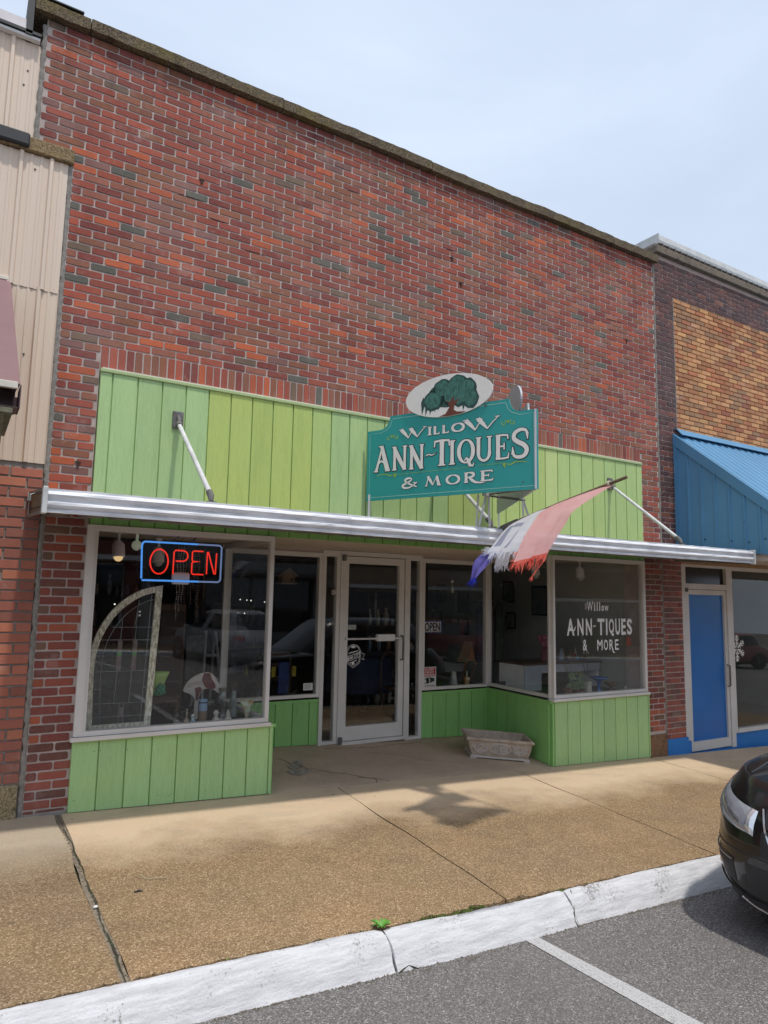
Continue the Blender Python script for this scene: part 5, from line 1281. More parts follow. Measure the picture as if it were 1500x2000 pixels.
mb = MB(); ribbed(mb, -4.0, 0.538, 2.585, 3.975, -0.006, 0.1, 0.215, 0.400); mb.build('cladding', M['tan_panel2'], left)
mb = MB(); ribbed(mb, -4.0, 0.276, 5.18, 5.995, 0.010, 0.1, 0.215, 0.075); mb.build('cladding', M['tan_panel'], left)
mb = MB(); mb.box(-4.0, 0.535, 0.04, 0.3, 2.60, 5.17); mb.box(-4.0, 0.299, 0.05, 0.3, 5.10, 6.06); mb.box(-4, 0.26, 0.3, 12, -0.5, 5.9); mb.build('wall_core', M['mortar_dark'], left)
mb = MB(); mb.bbox(-4.0, 0.100, -0.048, 0.2, 5.055, 5.150, 0.006); mb.build('ledge_stone', M['capstone'], left)
mb = MB(); mb.bbox(-4.0, 0.245, -0.085, 0.03, 5.070, 5.178, 0.012); mb.build('black_ledge_trim', M['black'], left)
mb = MB(); mb.prism([(-0.005, 5.995), (-0.045, 6.00), (-0.045, 6.022), (-0.005, 6.03)], lambda u, v, d: (d, u, v), -4.0, 0.258); mb.build('drip_edge', M['white'], left)
mb = MB(); mb.prism([(-0.02, 6.03), (-0.060, 6.03), (-0.060, 6.055), (-0.02, 6.055)], lambda u, v, d: (d, u, v), -4.0, 0.262); mb.build('gutter_lip', M['black'], left)
mb = MB(); mb.prism([(-0.02, 6.055), (-0.055, 6.055), (-0.040, 6.15), (-0.0, 6.155)], lambda u, v, d: (d, u, v), -4.0, 0.150); mb.build('roof_edge_flashing', pm('mill_aluminium', (0.42, 0.40, 0.43), (0.22, 0.21, 0.23), 0.55, 2, 0.2), left)
# screws
for x, z in [(0.19, 5.75), (0.17, 5.62), (0.30, 4.93), (-0.02, 4.95), (0.42, 4.03), (0.20, 4.03), (0.33, 3.42)]:
    mb = MB(); mb.ball((x, -0.016 if z < 5.1 else 0.008, z), 0.008, 8, 5, sc=(1, 0.6, 1)); mb.build('cladding_screw', M['alu_dark'], left)
# mauve awning
maw = thing('mauve_awning', 'faded mauve sloped awning end at the left edge of the photo', 'awning', (-1.5, 0, 3.4))
mb = MB(); mb.add([(-4, -0.01, 3.985), (0.200, -0.01, 3.985), (0.275, -0.90, 2.945), (-4, -0.90, 2.945), (-4, 0.0, 3.955), (0.195, 0.0, 3.955), (0.27, -0.88, 2.925), (-4, -0.88, 2.925)], [(0, 1, 2, 3), (4, 5, 6, 7), (1, 2, 6, 5), (0, 1, 5, 4)]); mb.build('cover', M['mauve'], maw)
mb = MB(); mb.add([(0.197, -0.012, 3.96), (0.265, -0.88, 2.93), (0.200, -0.012, 2.80)], [(0, 1, 2)]); mb.add([(0.187, -0.012, 3.96), (0.255, -0.88, 2.93), (0.190, -0.012, 2.80)], [(0, 1, 2)]); mb.build('side_gusset', M['mauve'], maw)
mb = MB(); mb.bbox(-4, 0.262, -0.925, -0.895, 2.905, 2.950, 0.003); mb.bbox(-4, 0.215, -0.030, -0.008, 3.97, 4.000, 0.003); mb.build('edge_trim', M['cream'], maw)
mb = MB(); mb.box(-4, 0.282, -0.90, -0.70, 2.785, 2.790); mb.box(-4, 0.282, -0.71, -0.70, 2.79, 2.90); mb.box(0.276, 0.283, -0.92, -0.70, 2.785, 2.935); mb.box(-4, 0.262, -0.705, -0.70, 2.78, 2.93); mb.build('gutter_box', pm('dark_mauve_metal', (0.10, 0.06, 0.065), None, 0.5, 4), maw)
mb = MB(); mb.bbox(-4, 0.245, -0.90, -0.10, 2.745, 2.782, 0.004)
mb.prism([(-0.88, 2.742), (-0.78, 2.742), (-0.20, 2.32), (-0.30, 2.32)], lambda u, v, d: (d, u, v), 0.10, 0.20); mb.build('timber_frame', M['oldwood'], maw)

# ================================================================ right neighbour: dark and tan brick
right = thing('tan_brick_building', 'neighbouring building with tan brick panel framed by dark purple brick', 'building', (11, 0, 0))
RX0, RX1 = 7.872, 15.4
rnd = random.Random(33)
mb = MB(); fR = FX(0.004)
brick_rows(mb, fR, lambda z: [(7.882, 8.272)], -0.10, 5.87, rnd, PAL_DARK, course=0.0695, mod=0.214, x_off=0.06, z_off=5.879-0.0695*86, out=0.006, rad=0.004, palf=lambda x, a: PAL_PIER if a < 2.2 else PAL_DARK)
brick_rows(mb, fR, lambda z: [(7.882, RX1)], 5.876, 6.40, rnd, PAL_DARK, course=0.0695, mod=0.214, x_off=0.06, z_off=5.879, out=0.006, rad=0.004)
brick_rows(mb, fR, lambda z: [(14.95, RX1)], -0.4, 5.87, rnd, PAL_DARK, course=0.0695, mod=0.214, x_off=0.06, out=0.007, rad=0.004)
mb.build('dark_brickwork', M['brick2'], right)
mb = MB(); mb.box(7.880, 8.274, 0.006, 0.3, -0.7, 5.87); mb.box(7.880, RX1, 0.006, 0.3, 5.872, 6.42); mb.box(14.94, RX1, 0.006, 0.3, -1, 5.87); mb.build('dark_mortar', M['mortar_brown'], right)
mb = MB(); fT = FX(-0.012+0.02)
brick_rows(mb, fT, lambda z: [(8.276, 14.94)], 2.45, 5.866, rnd, PAL_TAN, course=0.0660, mod=0.214, x_off=0.01, z_off=5.868-0.0660*52, out=0.010, rad=0.003)
mb.build('tan_brickwork', M['brick'], right)
mb = MB(); mb.box(8.275, 14.94, 0.012, 0.3, 2.15, 5.871); mb.build('tan_mortar', M['mortar_tan'], right)
mb = MB(); seam(mb, 8.276, 4.0, 5.87, 0.018, -0.001, 3, 0.006); mb.build('joint_line', M['seal'], right)
mb = MB(); rr = random.Random(6)
x = 7.885
while x < RX1: 
    b = x+1.25; mb.bbox(x, b-0.006, -0.060, 0.32, 6.415+rr.uniform(-0.003, 0.003), 6.525, 0.008); x = b
mb.build('coping', M['greystone'], right)
mb = MB(); mb.box(7.90, RX1, -0.025, 0.30, 6.527, 6.555); mb.build('coping_bed', M['seal'], right)
mb = MB(); mb.prism([(-0.050, 6.565), (-0.058, 6.60), (-0.045, 6.685), (0.05, 6.705), (0.34, 6.700), (0.34, 6.56)], lambda u, v, d: (d, u, v), 7.955, RX1); mb.build('parapet_cap', M['tin_white'], right)
x = 8.02
while x < 11.2:
    mb = MB(); mb.box(x, x+0.012, -0.055, -0.028, 6.53, 6.575); x += 0.135; mb.build('cleat', M['iron'], right)
mb = MB(); mb.prism([(7.89, 6.38), (7.95, 6.38), (7.975, 6.69), (7.93, 6.695)], lambda u, v, d: (u, d, v), 0.30, 9.5); mb.prism([(7.945, 6.560), (7.956, 6.560), (7.956, 6.704), (7.945, 6.704)], lambda u, v, d: (u, d, v), -0.05, 0.34); mb.build('side_flashing', M['tin_white'], right)
for y in (2.2, 3.4, 5.0):
    mb = MB(); mb.bbox(7.66, 7.88, y, y+0.6, 5.61, 6.80, 0.02); mb.build('roof_curb', M['tin_white'], right)
mb = MB(); mb.box(7.90, 7.98, 0.31, 14, -1.0, 6.4); mb.box(RX1-0.1, RX1, 0.31, 14, -1.0, 6.4); mb.box(7.98, RX1-0.1, 13.9, 14, -1, 6.4); mb.box(7.98, RX1-0.1, 0.31, 13.9, 5.6, 5.7); mb.build('side_wall', M['mortar_dark'], right)
mb = MB(); mb.box(8.30, 8.36, 0.30, 5.0, -0.8, 2.9); mb.box(8.36, 14.9, 4.94, 5.0, -0.8, 2.9); mb.box(14.9, 14.94, 0.30, 5, -0.8, 2.9); mb.box(9.95, 10.05, 0.9, 2.4, -0.5, 2.7); mb.build('room_wall', pm('grey_green_room_wall', (0.34, 0.34, 0.29), (0.28, 0.28, 0.24), 0.8, 2), right)
mb = MB(); mb.box(8.36, 14.9, 0.30, 4.94, -0.55, -0.48); mb.build('room_floor', M['room_floor'], right)
mb = MB(); mb.box(8.30, 14.94, 0.30, 5.0, 2.60, 2.66); mb.build('ceiling', M['ceil'], right)
# blue painted foot and stall riser
mb = MB(); mb.bbox(7.878, 8.300, -0.012, 0.12, -0.75, -0.095, 0.005); mb.box(8.300, 8.40, 0.02, 0.12, -0.75, -0.16); mb.build('painted_foot', M['bluepaint'], right)
mb = MB(); mb.box(9.435, 14.9, 0.075, 0.20, -1.0, -0.150); mb.box(8.40, 9.435, 0.055, 0.2, -1.0, -0.330); mb.build('stall_riser', M['bluepaint'], right)
# door with transom
fB = FX(0.10)
m_ = MB()
q = lambda a, b, c_, d_, dd=0.05: m_.prism([(a, c_), (b, c_), (b, d_), (a, d_)], fB, -0.03, dd)
q(8.325, 8.425, -0.33, 2.165); q(9.345, 9.435, -0.33, 2.165); q(8.425, 9.345, 2.115, 2.165); q(8.425, 9.345, 1.815, 1.890, 0.048)
m_.build('door_frame', M['alu'], right)
m_ = MB(); q(8.430, 8.505, -0.315, 1.808, 0.035); q(9.285, 9.342, -0.315, 1.808, 0.035); q(8.505, 9.285, 1.742, 1.808, 0.034); q(8.505, 9.285, -0.315, -0.195, 0.034)
dr = m_.build('door', M['alu'], right, 'door with a deep blue panel')
m_ = MB(); q(8.500, 9.290, -0.200, 1.748, 0.008); m_.build('panel', M['bluedoor'], dr)
m_ = MB(); m_.tube([(9.312, 0.065, 0.78), (9.312, 0.025, 0.77), (9.312, 0.025, 0.50), (9.312, 0.065, 0.49)], 0.010, 8); m_.build('handle', M['iron'], dr)
m_ = MB(); m_.tube([(9.318, 0.066, 1.00), (9.318, 0.052, 1.00)], 0.02, 12); m_.build('lock_cylinder', M['pipe'], dr)
m_ = MB(); m_.bbox(8.41, 8.455, 0.03, 0.065, 1.775, 1.83, 0.006); m_.build('hinge', M['iron'], dr)
m_ = MB(); m_.prism([(8.42, 1.885), (9.35, 1.885), (9.35, 2.12), (8.42, 2.12)], fB, -0.006, 0.0); m_.build('transom_pane', pm('black_transom_glass', (0.012, 0.012, 0.012), None, 0.12, 4), right)
def rwin(u0, u1):
    m_ = MB(); q_ = lambda a, b, c_, d_, dd=0.05: m_.prism([(a, c_), (b, c_), (b, d_), (a, d_)], fB, -0.03, dd)
    q_(u0, u0+0.04, -0.15, 2.165); q_(u1-0.04, u1, -0.15, 2.165); q_(u0+0.04, u1-0.04, 2.10, 2.165, 0.049); q_(u0+0.04, u1-0.04, -0.15, -0.095, 0.06)
    o_ = m_.build('window_frame', M['alu'], right)
    m_ = MB(); m_.prism([(u0+0.036, -0.10), (u1-0.036, -0.10), (u1-0.036, 2.105), (u0+0.036, 2.105)], fB, 0.0, 0.006); m_.build('pane', M['glass'], o_)
rwin(9.437, 12.1); rwin(12.105, 14.9)
# snowflake decal
m_ = MB(); fs_ = FX(0.094); cx, cz = 9.60, 1.000
for k_ in range(6):
    a = R(90+60*k_); c_, s_ = math.cos(a), math.sin(a)
    P = lambda r, o: (cx+c_*r-s_*o, cz+s_*r+c_*o)
    m_.ribbon([P(0.02, 0), P(0.19, 0)], 0.020, fs_, 0.002+k_*0.0002)
    for r0, ln in ((0.05, 0.045), (0.095, 0.06), (0.14, 0.045)):
        for sg in (-1, 1): m_.ribbon([P(r0, 0), P(r0+ln*0.75, sg*ln*0.75)], 0.016, fs_, 0.0035+k_*0.0002)
m_.build('snowflake_decal', M['decal'], right)
# blue steel awning
baw = thing('blue_awning', 'blue ribbed steel awning with a boxed side', 'awning', (11, 0, 3.0))
AX = 8.20; AF = -1.80
rake = lambda y: 3.905+0.825*y
m_ = MB()
# side sheeting with ribs (faces left)
pts = []; y = -0.01
ribs = []
while y > AF:
    ribs.append(y); y -= 0.1905
Y = [(-0.005, 0)]
for r_ in ribs[1:]: Y += [(r_+0.032, 0), (r_+0.018, 0.016), (r_-0.004, 0.016), (r_-0.012, 0)]
Y.append((AF, 0)); Y.sort(reverse=True)
bot = lambda y: 2.385+0.135*y
m_.grid([[(AX-d, y, bot(y)) for y, d in Y], [(AX-d, y, rake(y)-0.14) for y, d in Y]], 0, False)
m_.grid([[(AX-d+0.012, y, bot(y)) for y, d in Y], [(AX-d+0.012, y, rake(y)-0.14) for y, d in Y]], 0, False)
m_.build('side_panel', M['bluemetal'], baw)
m_ = MB(); fy = lambda u, v, d: (AX-d, u, v)
m_.prism([(0.0, rake(0)), (AF-0.02, rake(AF-0.02)), (AF-0.02, rake(AF-0.02)-0.155), (0.0, rake(0)-0.155)], fy, -0.03, 0.026)
m_.prism([(0.0, bot(0)), (-0.05, bot(0)), (-0.05, rake(0)-0.16), (0.0, rake(0)-0.156)], fy, -0.02, 0.020)
m_.prism([(0.0, bot(0)-0.012), (AF, bot(AF)-0.012), (AF, bot(AF)+0.016), (0.0, bot(0)+0.016)], fy, -0.02, 0.019)
m_.build('rake_trim', M['bluemetal'], baw)
m_ = MB(); xs_ = []; x = AX+0.03
while x < 14.9: xs_ += [(x, 0.0), (x+0.105, 0.0), (x+0.118, 0.020), (x+0.142, 0.020), (x+0.152, 0.0)]; x += 0.158
m_.grid([[(x, 0.0, rake(0)+0.004+d) for x, d in xs_], [(x, AF-0.03, rake(AF-0.03)+0.004+d) for x, d in xs_]], 0, False)
m_.grid([[(x, 0.0, rake(0)-0.006+d) for x, d in xs_], [(x, AF-0.03, rake(AF-0.03)-0.006+d) for x, d in xs_]], 0, False)
m_.build('roof_sheet', M['bluemetal'], baw)
m_ = MB(); m_.prism([(0.0, 3.97), (0.0, 3.985), (-0.03, 3.975), (-0.115, 3.880), (-0.105, 3.875), (-0.025, 3.965)], lambda u, v, d: (d, u, v), AX+0.03, 14.92); m_.build('top_flashing', M['bluemetal'], baw)
m_ = MB(); m_.box(AX+0.005, 14.9, AF-0.01, AF+0.01, 2.16, rake(AF)); m_.build('front_panel', M['bluemetal'], baw)
m_ = MB(); m_.add([(AX+0.02, 0, 2.372), (14.9, 0, 2.372), (14.9, AF, 2.135), (AX+0.02, AF, 2.135), (AX+0.02, 0, 2.20), (14.9, 0, 2.20), (14.9, AF, 2.10), (AX+0.02, AF, 2.10)], [(0, 1, 2, 3), (4, 5, 6, 7), (0, 3, 7, 4), (1, 2, 6, 5), (0, 1, 5, 4), (3, 2, 6, 7)]); m_.build('timber_soffit', M['soffit'], baw)
for y, z in ((-0.42, 2.44), (-0.78, 2.40), (-1.0, 2.37), (-1.2, 2.40), (-0.95, 2.62)):
    m_ = MB(); m_.ball((AX-0.012, y, z), 0.010, 8, 5, sc=(0.7, 1, 1)); m_.build('screw', M['black'], baw)
# ================================================================ things in the shop windows
def emit(name, c, s):
    k = N(name); e = k.n('ShaderNodeEmission'); e.inputs['Color'].default_value = col4(c); e.inputs['Strength'].default_value = s
    k.l(e.outputs[0], k.out.inputs['Surface']); return k.m
M['neon_red'] = emit('red_neon_tube', (1.0, 0.035, 0.02), 0.85); M['neon_blue'] = emit('blue_neon_tube', (0.10, 0.36, 1.0), 0.75)
M['neon_faint'] = emit('faint_end_of_blue_neon', (0.20, 0.27, 0.50), 0.60)
neon = thing('neon_open_sign', 'lit neon sign reading OPEN in red with a blue border hanging in the left window', 'neon sign', (1.65, 0.07, 1.88))
NY = 0.075
def nt_(P, r, mat, nm, closed=False):
    m_ = MB(); m_.tube([(x, NY, z) for x, z in P], r, 8, closed=closed); return m_.build(nm, M[mat], neon)
def cor(cx, cz, r, a0, a1): return [(cx+r*math.cos(R(a)), cz+r*math.sin(R(a))) for a in range(a0, a1+(1 if a1 > a0 else -1), 15 if a1 > a0 else -15)]
nt_([(1.325, 1.735)]+[(1.316, 1.98)]+cor(1.345, 2.012, 0.028, 180, 90)+[(1.62, 2.041), (1.78, 2.041)], 0.0075, 'neon_blue', 'border_tube')
nt_([(1.330, 1.722), (1.60, 1.722), (1.80, 1.722)], 0.0075, 'neon_blue', 'border_tube')
nt_([(1.78, 2.041), (1.95, 2.041)]+cor(1.965, 2.013, 0.028, 90, 0)+[(1.993, 1.88), (1.993, 1.75)]+cor(1.965, 1.75, 0.028, 0, -90)+[(1.80, 1.722)], 0.0075, 'neon_faint', 'border_tube')
nt_([(1.462+0.074*math.cos(R(a)), 1.880+0.103*math.sin(R(a))) for a in range(-60, 300, 15)], 0.0060, 'neon_red', 'letter_tube', True)
nt_([(1.580, 1.778), (1.582, 1.965), (1.592, 1.980), (1.655, 1.980)]+cor(1.655, 1.935, 0.045, 90, -90)+[(1.600, 1.890)], 0.0060, 'neon_red', 'letter_tube')
nt_([(1.832, 1.982), (1.750, 1.982), (1.738, 1.970), (1.738, 1.905), (1.745, 1.893), (1.810, 1.893), (1.745, 1.889), (1.738, 1.880), (1.738, 1.795), (1.750, 1.783), (1.840, 1.783)], 0.0060, 'neon_red', 'letter_tube')
nt_([(1.868, 1.788), (1.868, 1.978), (1.876, 1.980), (1.935, 1.790), (1.946, 1.788), (1.950, 1.972)], 0.0060, 'neon_red', 'letter_tube')
m_ = MB(); 
for x in (1.595, 1.745): m_.tube([(x, NY+0.01, 2.04), (x+0.002, NY+0.015, 2.085), (x+0.025, NY+0.02, 2.10)], 0.006, 6)
m_.tube([(1.36, NY+0.02, 1.82), (1.42, NY+0.02, 1.79), (1.44, NY+0.02, 1.84)], 0.004, 6); m_.tube([(1.30, NY+0.02, 1.99), (1.29, NY+0.02, 1.80), (1.34, NY+0.02, 1.70)], 0.0025, 5)
m_.build('hanging_wire', M['black'], neon)
m_ = MB(); m_.bbox(1.59, 1.735, NY+0.03, NY+0.08, 1.695, 1.795, 0.01); m_.build('transformer', M['white'], neon)
# track lights
def tracklight(x, y, z, yaw_, label, mat='white', lit=False):
    t = thing('track_light', label, 'spotlight', (x, y, z), 'track lights in the shop windows')
    f = rotz(x, y, yaw_)
    m_ = MB(); m_.tube([(x, y, z+0.14), (x, y, z+0.05)], 0.012, 8); m_.bbox(x-0.03, x+0.03, y-0.015, y+0.015, z+0.13, z+0.16); m_.build('stem', M[mat], t)
    m_ = MB(); m_.tube([f((0.0, 0.02, z+0.06)), f((0, 0.0, z+0.03)), f((0.0, -0.01, z-0.06)), f((0, -0.012, z-0.075))], [0.03, 0.052, 0.055, 0.055], 18); s_ = m_.build('shade', M[mat], t)
    m_ = MB(); m_.ball(f((0, -0.012, z-0.075)), 0.04, 14, 8); m_.build('bulb', M['bulb_warm'] if lit else M['bulb'], t)
M['bulb'] = pm('dim_bulb', (0.5, 0.5, 0.48), None, 0.3, 5); M['bulb_warm'] = emit('warm_bulb', (1.0, 0.66, 0.30), 0.6)
tracklight(1.22, 0.55, 2.00, 0.3, 'white track light with a glowing amber bulb, nearest the brick pier', lit=True)
tracklight(1.64, 0.85, 1.98, 0.1, 'white track light behind the neon sign letters')
tracklight(7.00, 0.60, 2.00, 0, 'white track light in the lettered right window')
tracklight(6.35, 0.75, 2.01, 0.4, 'white track light behind the tip of the flag')
m_ = MB(); m_.ball((1.375, 0.55, 2.035), 0.045, 18, 12); m_.tube([(1.375, 0.55, 2.07), (1.375, 0.55, 2.14)], 0.012, 8)
m_.build('globe_bulb', pm('pale_green_globe', (0.55, 0.62, 0.48), None, 0.3, 5, emis=(0.7, 0.8, 0.6), es=0.12), label='round pale bulb just left of the neon sign', cat='light bulb')
for a, b in ((0.93, 2.46), (5.95, 7.46)):
    m_ = MB(); m_.bbox(a, b, 0.50, 0.56, 2.145, 2.175, 0.004); m_.box(a, b, 0.05, 0.10, 2.10, 2.14); m_.box(a, b, 0.14, 0.17, 2.15, 2.19)
    m_.build('light_track', M['white'], label='white track rail across the top of the %s display window' % ('left' if a < 2 else 'right'), cat='track')

# leaded quarter-arch window leaning in the left display
LWY = 0.14
arch = thing('leaded_window', 'old quarter arch leaded glass sash with peeling wooden frame standing in the left window', 'window sash', (1.25, LWY, 0.50))
k = N('peeling_cream_wood'); v = k.coords((4, 4, 1.2)); f = k.noise(v, 16, 6, 0.7); f2 = k.noise(k.coords(), 40, 4, 0.7)
c = k.mix(k.ramp(f, [(0.44, 0.0), (0.56, 1.0)]), col4((0.84, 0.80, 0.66)), col4((0.46, 0.40, 0.29)))
c = k.mix(k.ramp(f2, [(0.60, 0.0), (0.68, 0.8)]), c, col4((0.20, 0.09, 0.03)))
k.bsdf(c, 0.85, 0, k.bump(f, 0.004)); M['peel'] = k.m
xr, xb = 1.515, 1.475     # right stile leans slightly
def outer(n=20):
    P = [(0.975, 0.52), (0.965, 0.95)]
    P += curve_pts([(0.965, 0.98), (0.985, 1.18), (1.060, 1.375), (1.180, 1.530), (1.345, 1.640), (1.515, 1.682)], 5)
    return P
W0 = outer(); 
def inset(P, dx):
    out_ = []
    for i, p in enumerate(P):
        a = P[max(i-1, 0)]; b = P[min(i+1, len(P)-1)]; tx, ty = b[0]-a[0], b[1]-a[1]; q = math.hypot(tx, ty)
        out_.append((p[0]+ty/q*dx, p[1]-tx/q*dx))
    return out_
W1 = inset(W0, 0.050); W1[-1] = (1.462, 1.628); W1[0] = (1.028, 0.575)
fW = FX(LWY)
m_ = MB()
for i in range(len(W0)-1):
    m_.prism([W0[i], W0[i+1], W1[i+1], W1[i]], fW, -0.018, 0.018)
m_.build('frame_rail', M['peel'], arch)
m_ = MB(); m_.prism([(1.425, 0.52), (1.475, 0.52), (1.517, 1.684), (1.462, 1.632)], fW, -0.017, 0.019); m_.build('frame_rail', M['peel'], arch)
m_ = MB(); m_.prism([(0.975, 0.52), (1.425, 0.522), (1.427, 0.575), (0.975, 0.572)], fW, -0.017, 0.0185); m_.build('frame_rail', M['peel'], arch)
m_ = MB(); gp = [(1.0, 0.55), (1.44, 0.55), (1.48, 1.65)]+[tuple(p) for p in W1[::-1]][1:]
m_.prism(gp, fW, -0.002, 0.002); gl = m_.build('leaded_pane', M['glass_old'], arch)
m_ = MB()
def came(P, r=0.0032): m_.tube([(x, LWY-0.004, z) for x, z in P], r, 5)
ctr = inset(W0, 0.105)
came([(1.083, 0.575)]+ctr[1:-2]+[(1.44, 1.56)])
came([(1.398, 0.575), (1.432, 1.60)])
for z in (0.62, 0.725): came([(1.03, z+0.01), (1.43, z+0.006)])
came([(1.03, 0.985), (1.445, 0.985)]); came([(1.05, 1.235), (1.45, 1.232)]); came([(1.135, 1.335), (1.455, 1.335)])
for x in (1.185, 1.300): came([(x, 0.73), (x+0.008, 0.985)]); came([(x+0.02, 1.235), (x+0.028, 1.40 if x < 1.2 else 1.49)])
for x in (1.225, 1.262): came([(x, 0.575), (x, 0.73)])
for z in (1.11, 0.85): came([(1.03, z), (1.085, z)]); came([(1.40, z), (1.44, z)])
came([(1.31, 1.335), (1.335, 1.56)])
m_.build('lead_came', pm('lead_grey', (0.26, 0.27, 0.28), None, 0.5, 10, 0.4), gl)
M['jewel'] = pm('mottled_rose_glass', (0.20, 0.11, 0.12), (0.30, 0.27, 0.25), 0.25, 30, trans=0.3); M['jewelg'] = pm('green_glass', (0.10, 0.30, 0.06), None, 0.25, 30)
m_ = MB()
for x in (1.200, 1.318):
    m_.prism([(x-0.018, 0.99), (x+0.018, 0.99), (x+0.022, 1.22), (x+0.008, 1.245), (x-0.008, 1.245), (x-0.014, 1.22)], fW, 0.004, 0.008, 0); m_.prism([(x-0.016, 1.11), (x+0.019, 1.11), (x+0.020, 1.135), (x-0.015, 1.135)], fW, 0.0082, 0.010, 1)
m_.prism([(1.23, 0.62), (1.258, 0.62), (1.258, 0.70), (1.23, 0.70)], fW, 0.004, 0.008, 0)
m_.build('coloured_glass', [M['jewel'], M['jewelg']], gl)
m_ = MB()
for z in (1.455, 1.425): m_.box(1.335, 1.352, LWY-0.008, LWY-0.005, z, z+0.015)
m_.build('price_tag', M['white'], gl)
# little side table
tbl = thing('side_table', 'small dark wooden side table with curved legs in the left window', 'table', (1.60, 0.45, 0.497))
M['dwood'] = pm('dark_varnished_wood', (0.11, 0.055, 0.032), (0.07, 0.035, 0.02), 0.35, 12, stretch=(1, 1, 6))
m_ = MB(); m_.bbox(1.40, 1.765, 0.30, 0.60, 0.720, 0.738, 0.005); m_.box(1.42, 1.745, 0.32, 0.58, 0.685, 0.720); m_.build('table_top', M['dwood'], tbl)
for x in (1.425, 1.735):
    for y in (0.33, 0.57):
        s_ = 1 if x > 1.6 else -1
        m_ = MB(); m_.tube([(x, y, 0.715), (x+s_*0.016, y, 0.66), (x+s_*0.006, y, 0.58), (x-s_*0.012, y, 0.51), (x-s_*0.004, y, 0.499)], [0.014, 0.014, 0.010, 0.007, 0.011], 8); m_.build('leg', M['dwood'], tbl)
m_ = MB(); C1 = (1.595, 0.42, 0.738)
m_.lathe([(0.045, 0), (0.052, 0.006), (0.040, 0.03), (0.052, 0.08), (0.078, 0.15), (0.102, 0.200), (0.096, 0.200), (0.070, 0.15), (0.045, 0.08), (0.001, 0.05)], C1, 28, 0, 1.0, 0.55, wob=lambda a, t: 1+0.05*math.sin(a*9)*min(1, t*1.3))
for i in range(9):
    a = -1.9+i*0.28; z = 0.012+0.025*(i % 3); m_.ball((C1[0]+0.050*math.cos(a), C1[1]+0.045*math.sin(a)-0.008, C1[2]+z+0.01), 0.018, 8, 5, 1, (1.2, 0.5, 1.0))
for i in range(5): m_.ball((C1[0]+0.012*math.sin(i*2), C1[1]-0.040, C1[2]+0.035+0.014*i), 0.016, 8, 5, 1, (1.1, 0.5, 1.1))
m_.build('pottery_vase', [pm('lime_glaze', (0.42, 0.58, 0.14), (0.34, 0.52, 0.16), 0.25, 8), pm('green_leaf_glaze', (0.06, 0.30, 0.16), (0.04, 0.2, 0.1), 0.25, 20)], label='lime green fan vase with dark green leaf relief on the side table', cat='vase')
# painted horse-hide style ceramic hat shape: a white and oxblood wall ornament on a stand
orn = thing('horse_ornament', 'white and oxblood painted wooden horse head ornament propped in the left window', 'ornament', (2.02, 0.5, 0.497))
ho = [(1.835, 0.765), (1.870, 0.835), (1.950, 0.890), (2.030, 0.912), (2.075, 0.905), (2.110, 0.880), (2.165, 0.800), (2.195, 0.765), (2.180, 0.735), (2.150, 0.722), (2.130, 0.745), (2.085, 0.760), (2.030, 0.765), (2.005, 0.755), (1.985, 0.715), (1.965, 0.662), (1.945, 0.668), (1.925, 0.705), (1.880, 0.735), (1.845, 0.745)]
fo = FX(0.48)
m_ = MB(); m_.prism(curve_pts(ho+[ho[0]], 3)[:-1], fo, -0.012, 0.012); m_.prism([(1.945, 0.50), (1.985, 0.50), (1.985, 0.70), (1.950, 0.70)], fo, -0.02, -0.013); m_.build('board', pm('cream_paint_wood', (0.62, 0.56, 0.50), (0.52, 0.45, 0.38), 0.6, 30), orn)
m_ = MB()
m_.prism(curve_pts([(2.015, 0.905), (2.07, 0.902), (2.085, 0.86), (2.125, 0.80), (2.118, 0.762), (2.05, 0.768), (2.02, 0.80), (2.00, 0.85), (2.015, 0.905)], 3)[:-1], fo, 0.0121, 0.015)
m_.prism(curve_pts([(1.935, 0.775), (1.985, 0.785), (1.998, 0.755), (1.975, 0.715), (1.970, 0.67), (1.950, 0.675), (1.945, 0.735), (1.935, 0.775)], 3)[:-1], fo, 0.0121, 0.015)
m_.build('painted_patch', pm('oxblood_paint', (0.16, 0.03, 0.03), None, 0.6, 30), orn)
m_ = MB()
for i in range(9): m_.tube([(1.865+i*0.017, 0.466, 0.775+0.006*i), (1.880+i*0.017, 0.466, 0.825+0.006*i-0.0006*i*i)], 0.002, 5)
m_.build('painted_mane', pm('ochre_lines', (0.35, 0.27, 0.17), None, 0.6, 30), orn)
# jars, shakers and glass along the sill
def lathe_obj(name, prof, x, y, z, mats, label, cat, n=24, extra=None, group=None, sx=1, sy=1, wob=None):
    m_ = MB(); m_.lathe(prof, (x, y, z), n, 0, sx, sy, wob=wob)
    if extra: extra(m_, x, y, z)
    return m_.build(name, mats, label=label, cat=cat, group=group)
DZ = 0.4975
M['stone_glaze'] = pm('tan_stoneware', (0.30, 0.20, 0.13), (0.25, 0.16, 0.10), 0.5, 20); M['blue_glaze'] = pm('pale_blue_glaze', (0.30, 0.42, 0.55), (0.22, 0.33, 0.48), 0.3, 20); M['navy'] = pm('navy_band', (0.015, 0.03, 0.10), None, 0.3, 10)
m_ = MB(); m_.lathe([(0.035, 0), (0.037, 0.005), (0.037, 0.105)], (1.968, 0.30, DZ), 24, 0); m_.lathe([(0.0375, 0.105), (0.0375, 0.170)], (1.968, 0.30, DZ), 24, 1, cap=False); m_.lathe([(0.0385, 0.170), (0.0385, 0.182)], (1.968, 0.30, DZ), 24, 2, cap=False); m_.lathe([(0.0375, 0.182), (0.040, 0.200), (0.036, 0.200), (0.034, 0.15), (0.001, 0.02)], (1.968, 0.30, DZ), 24, 1)
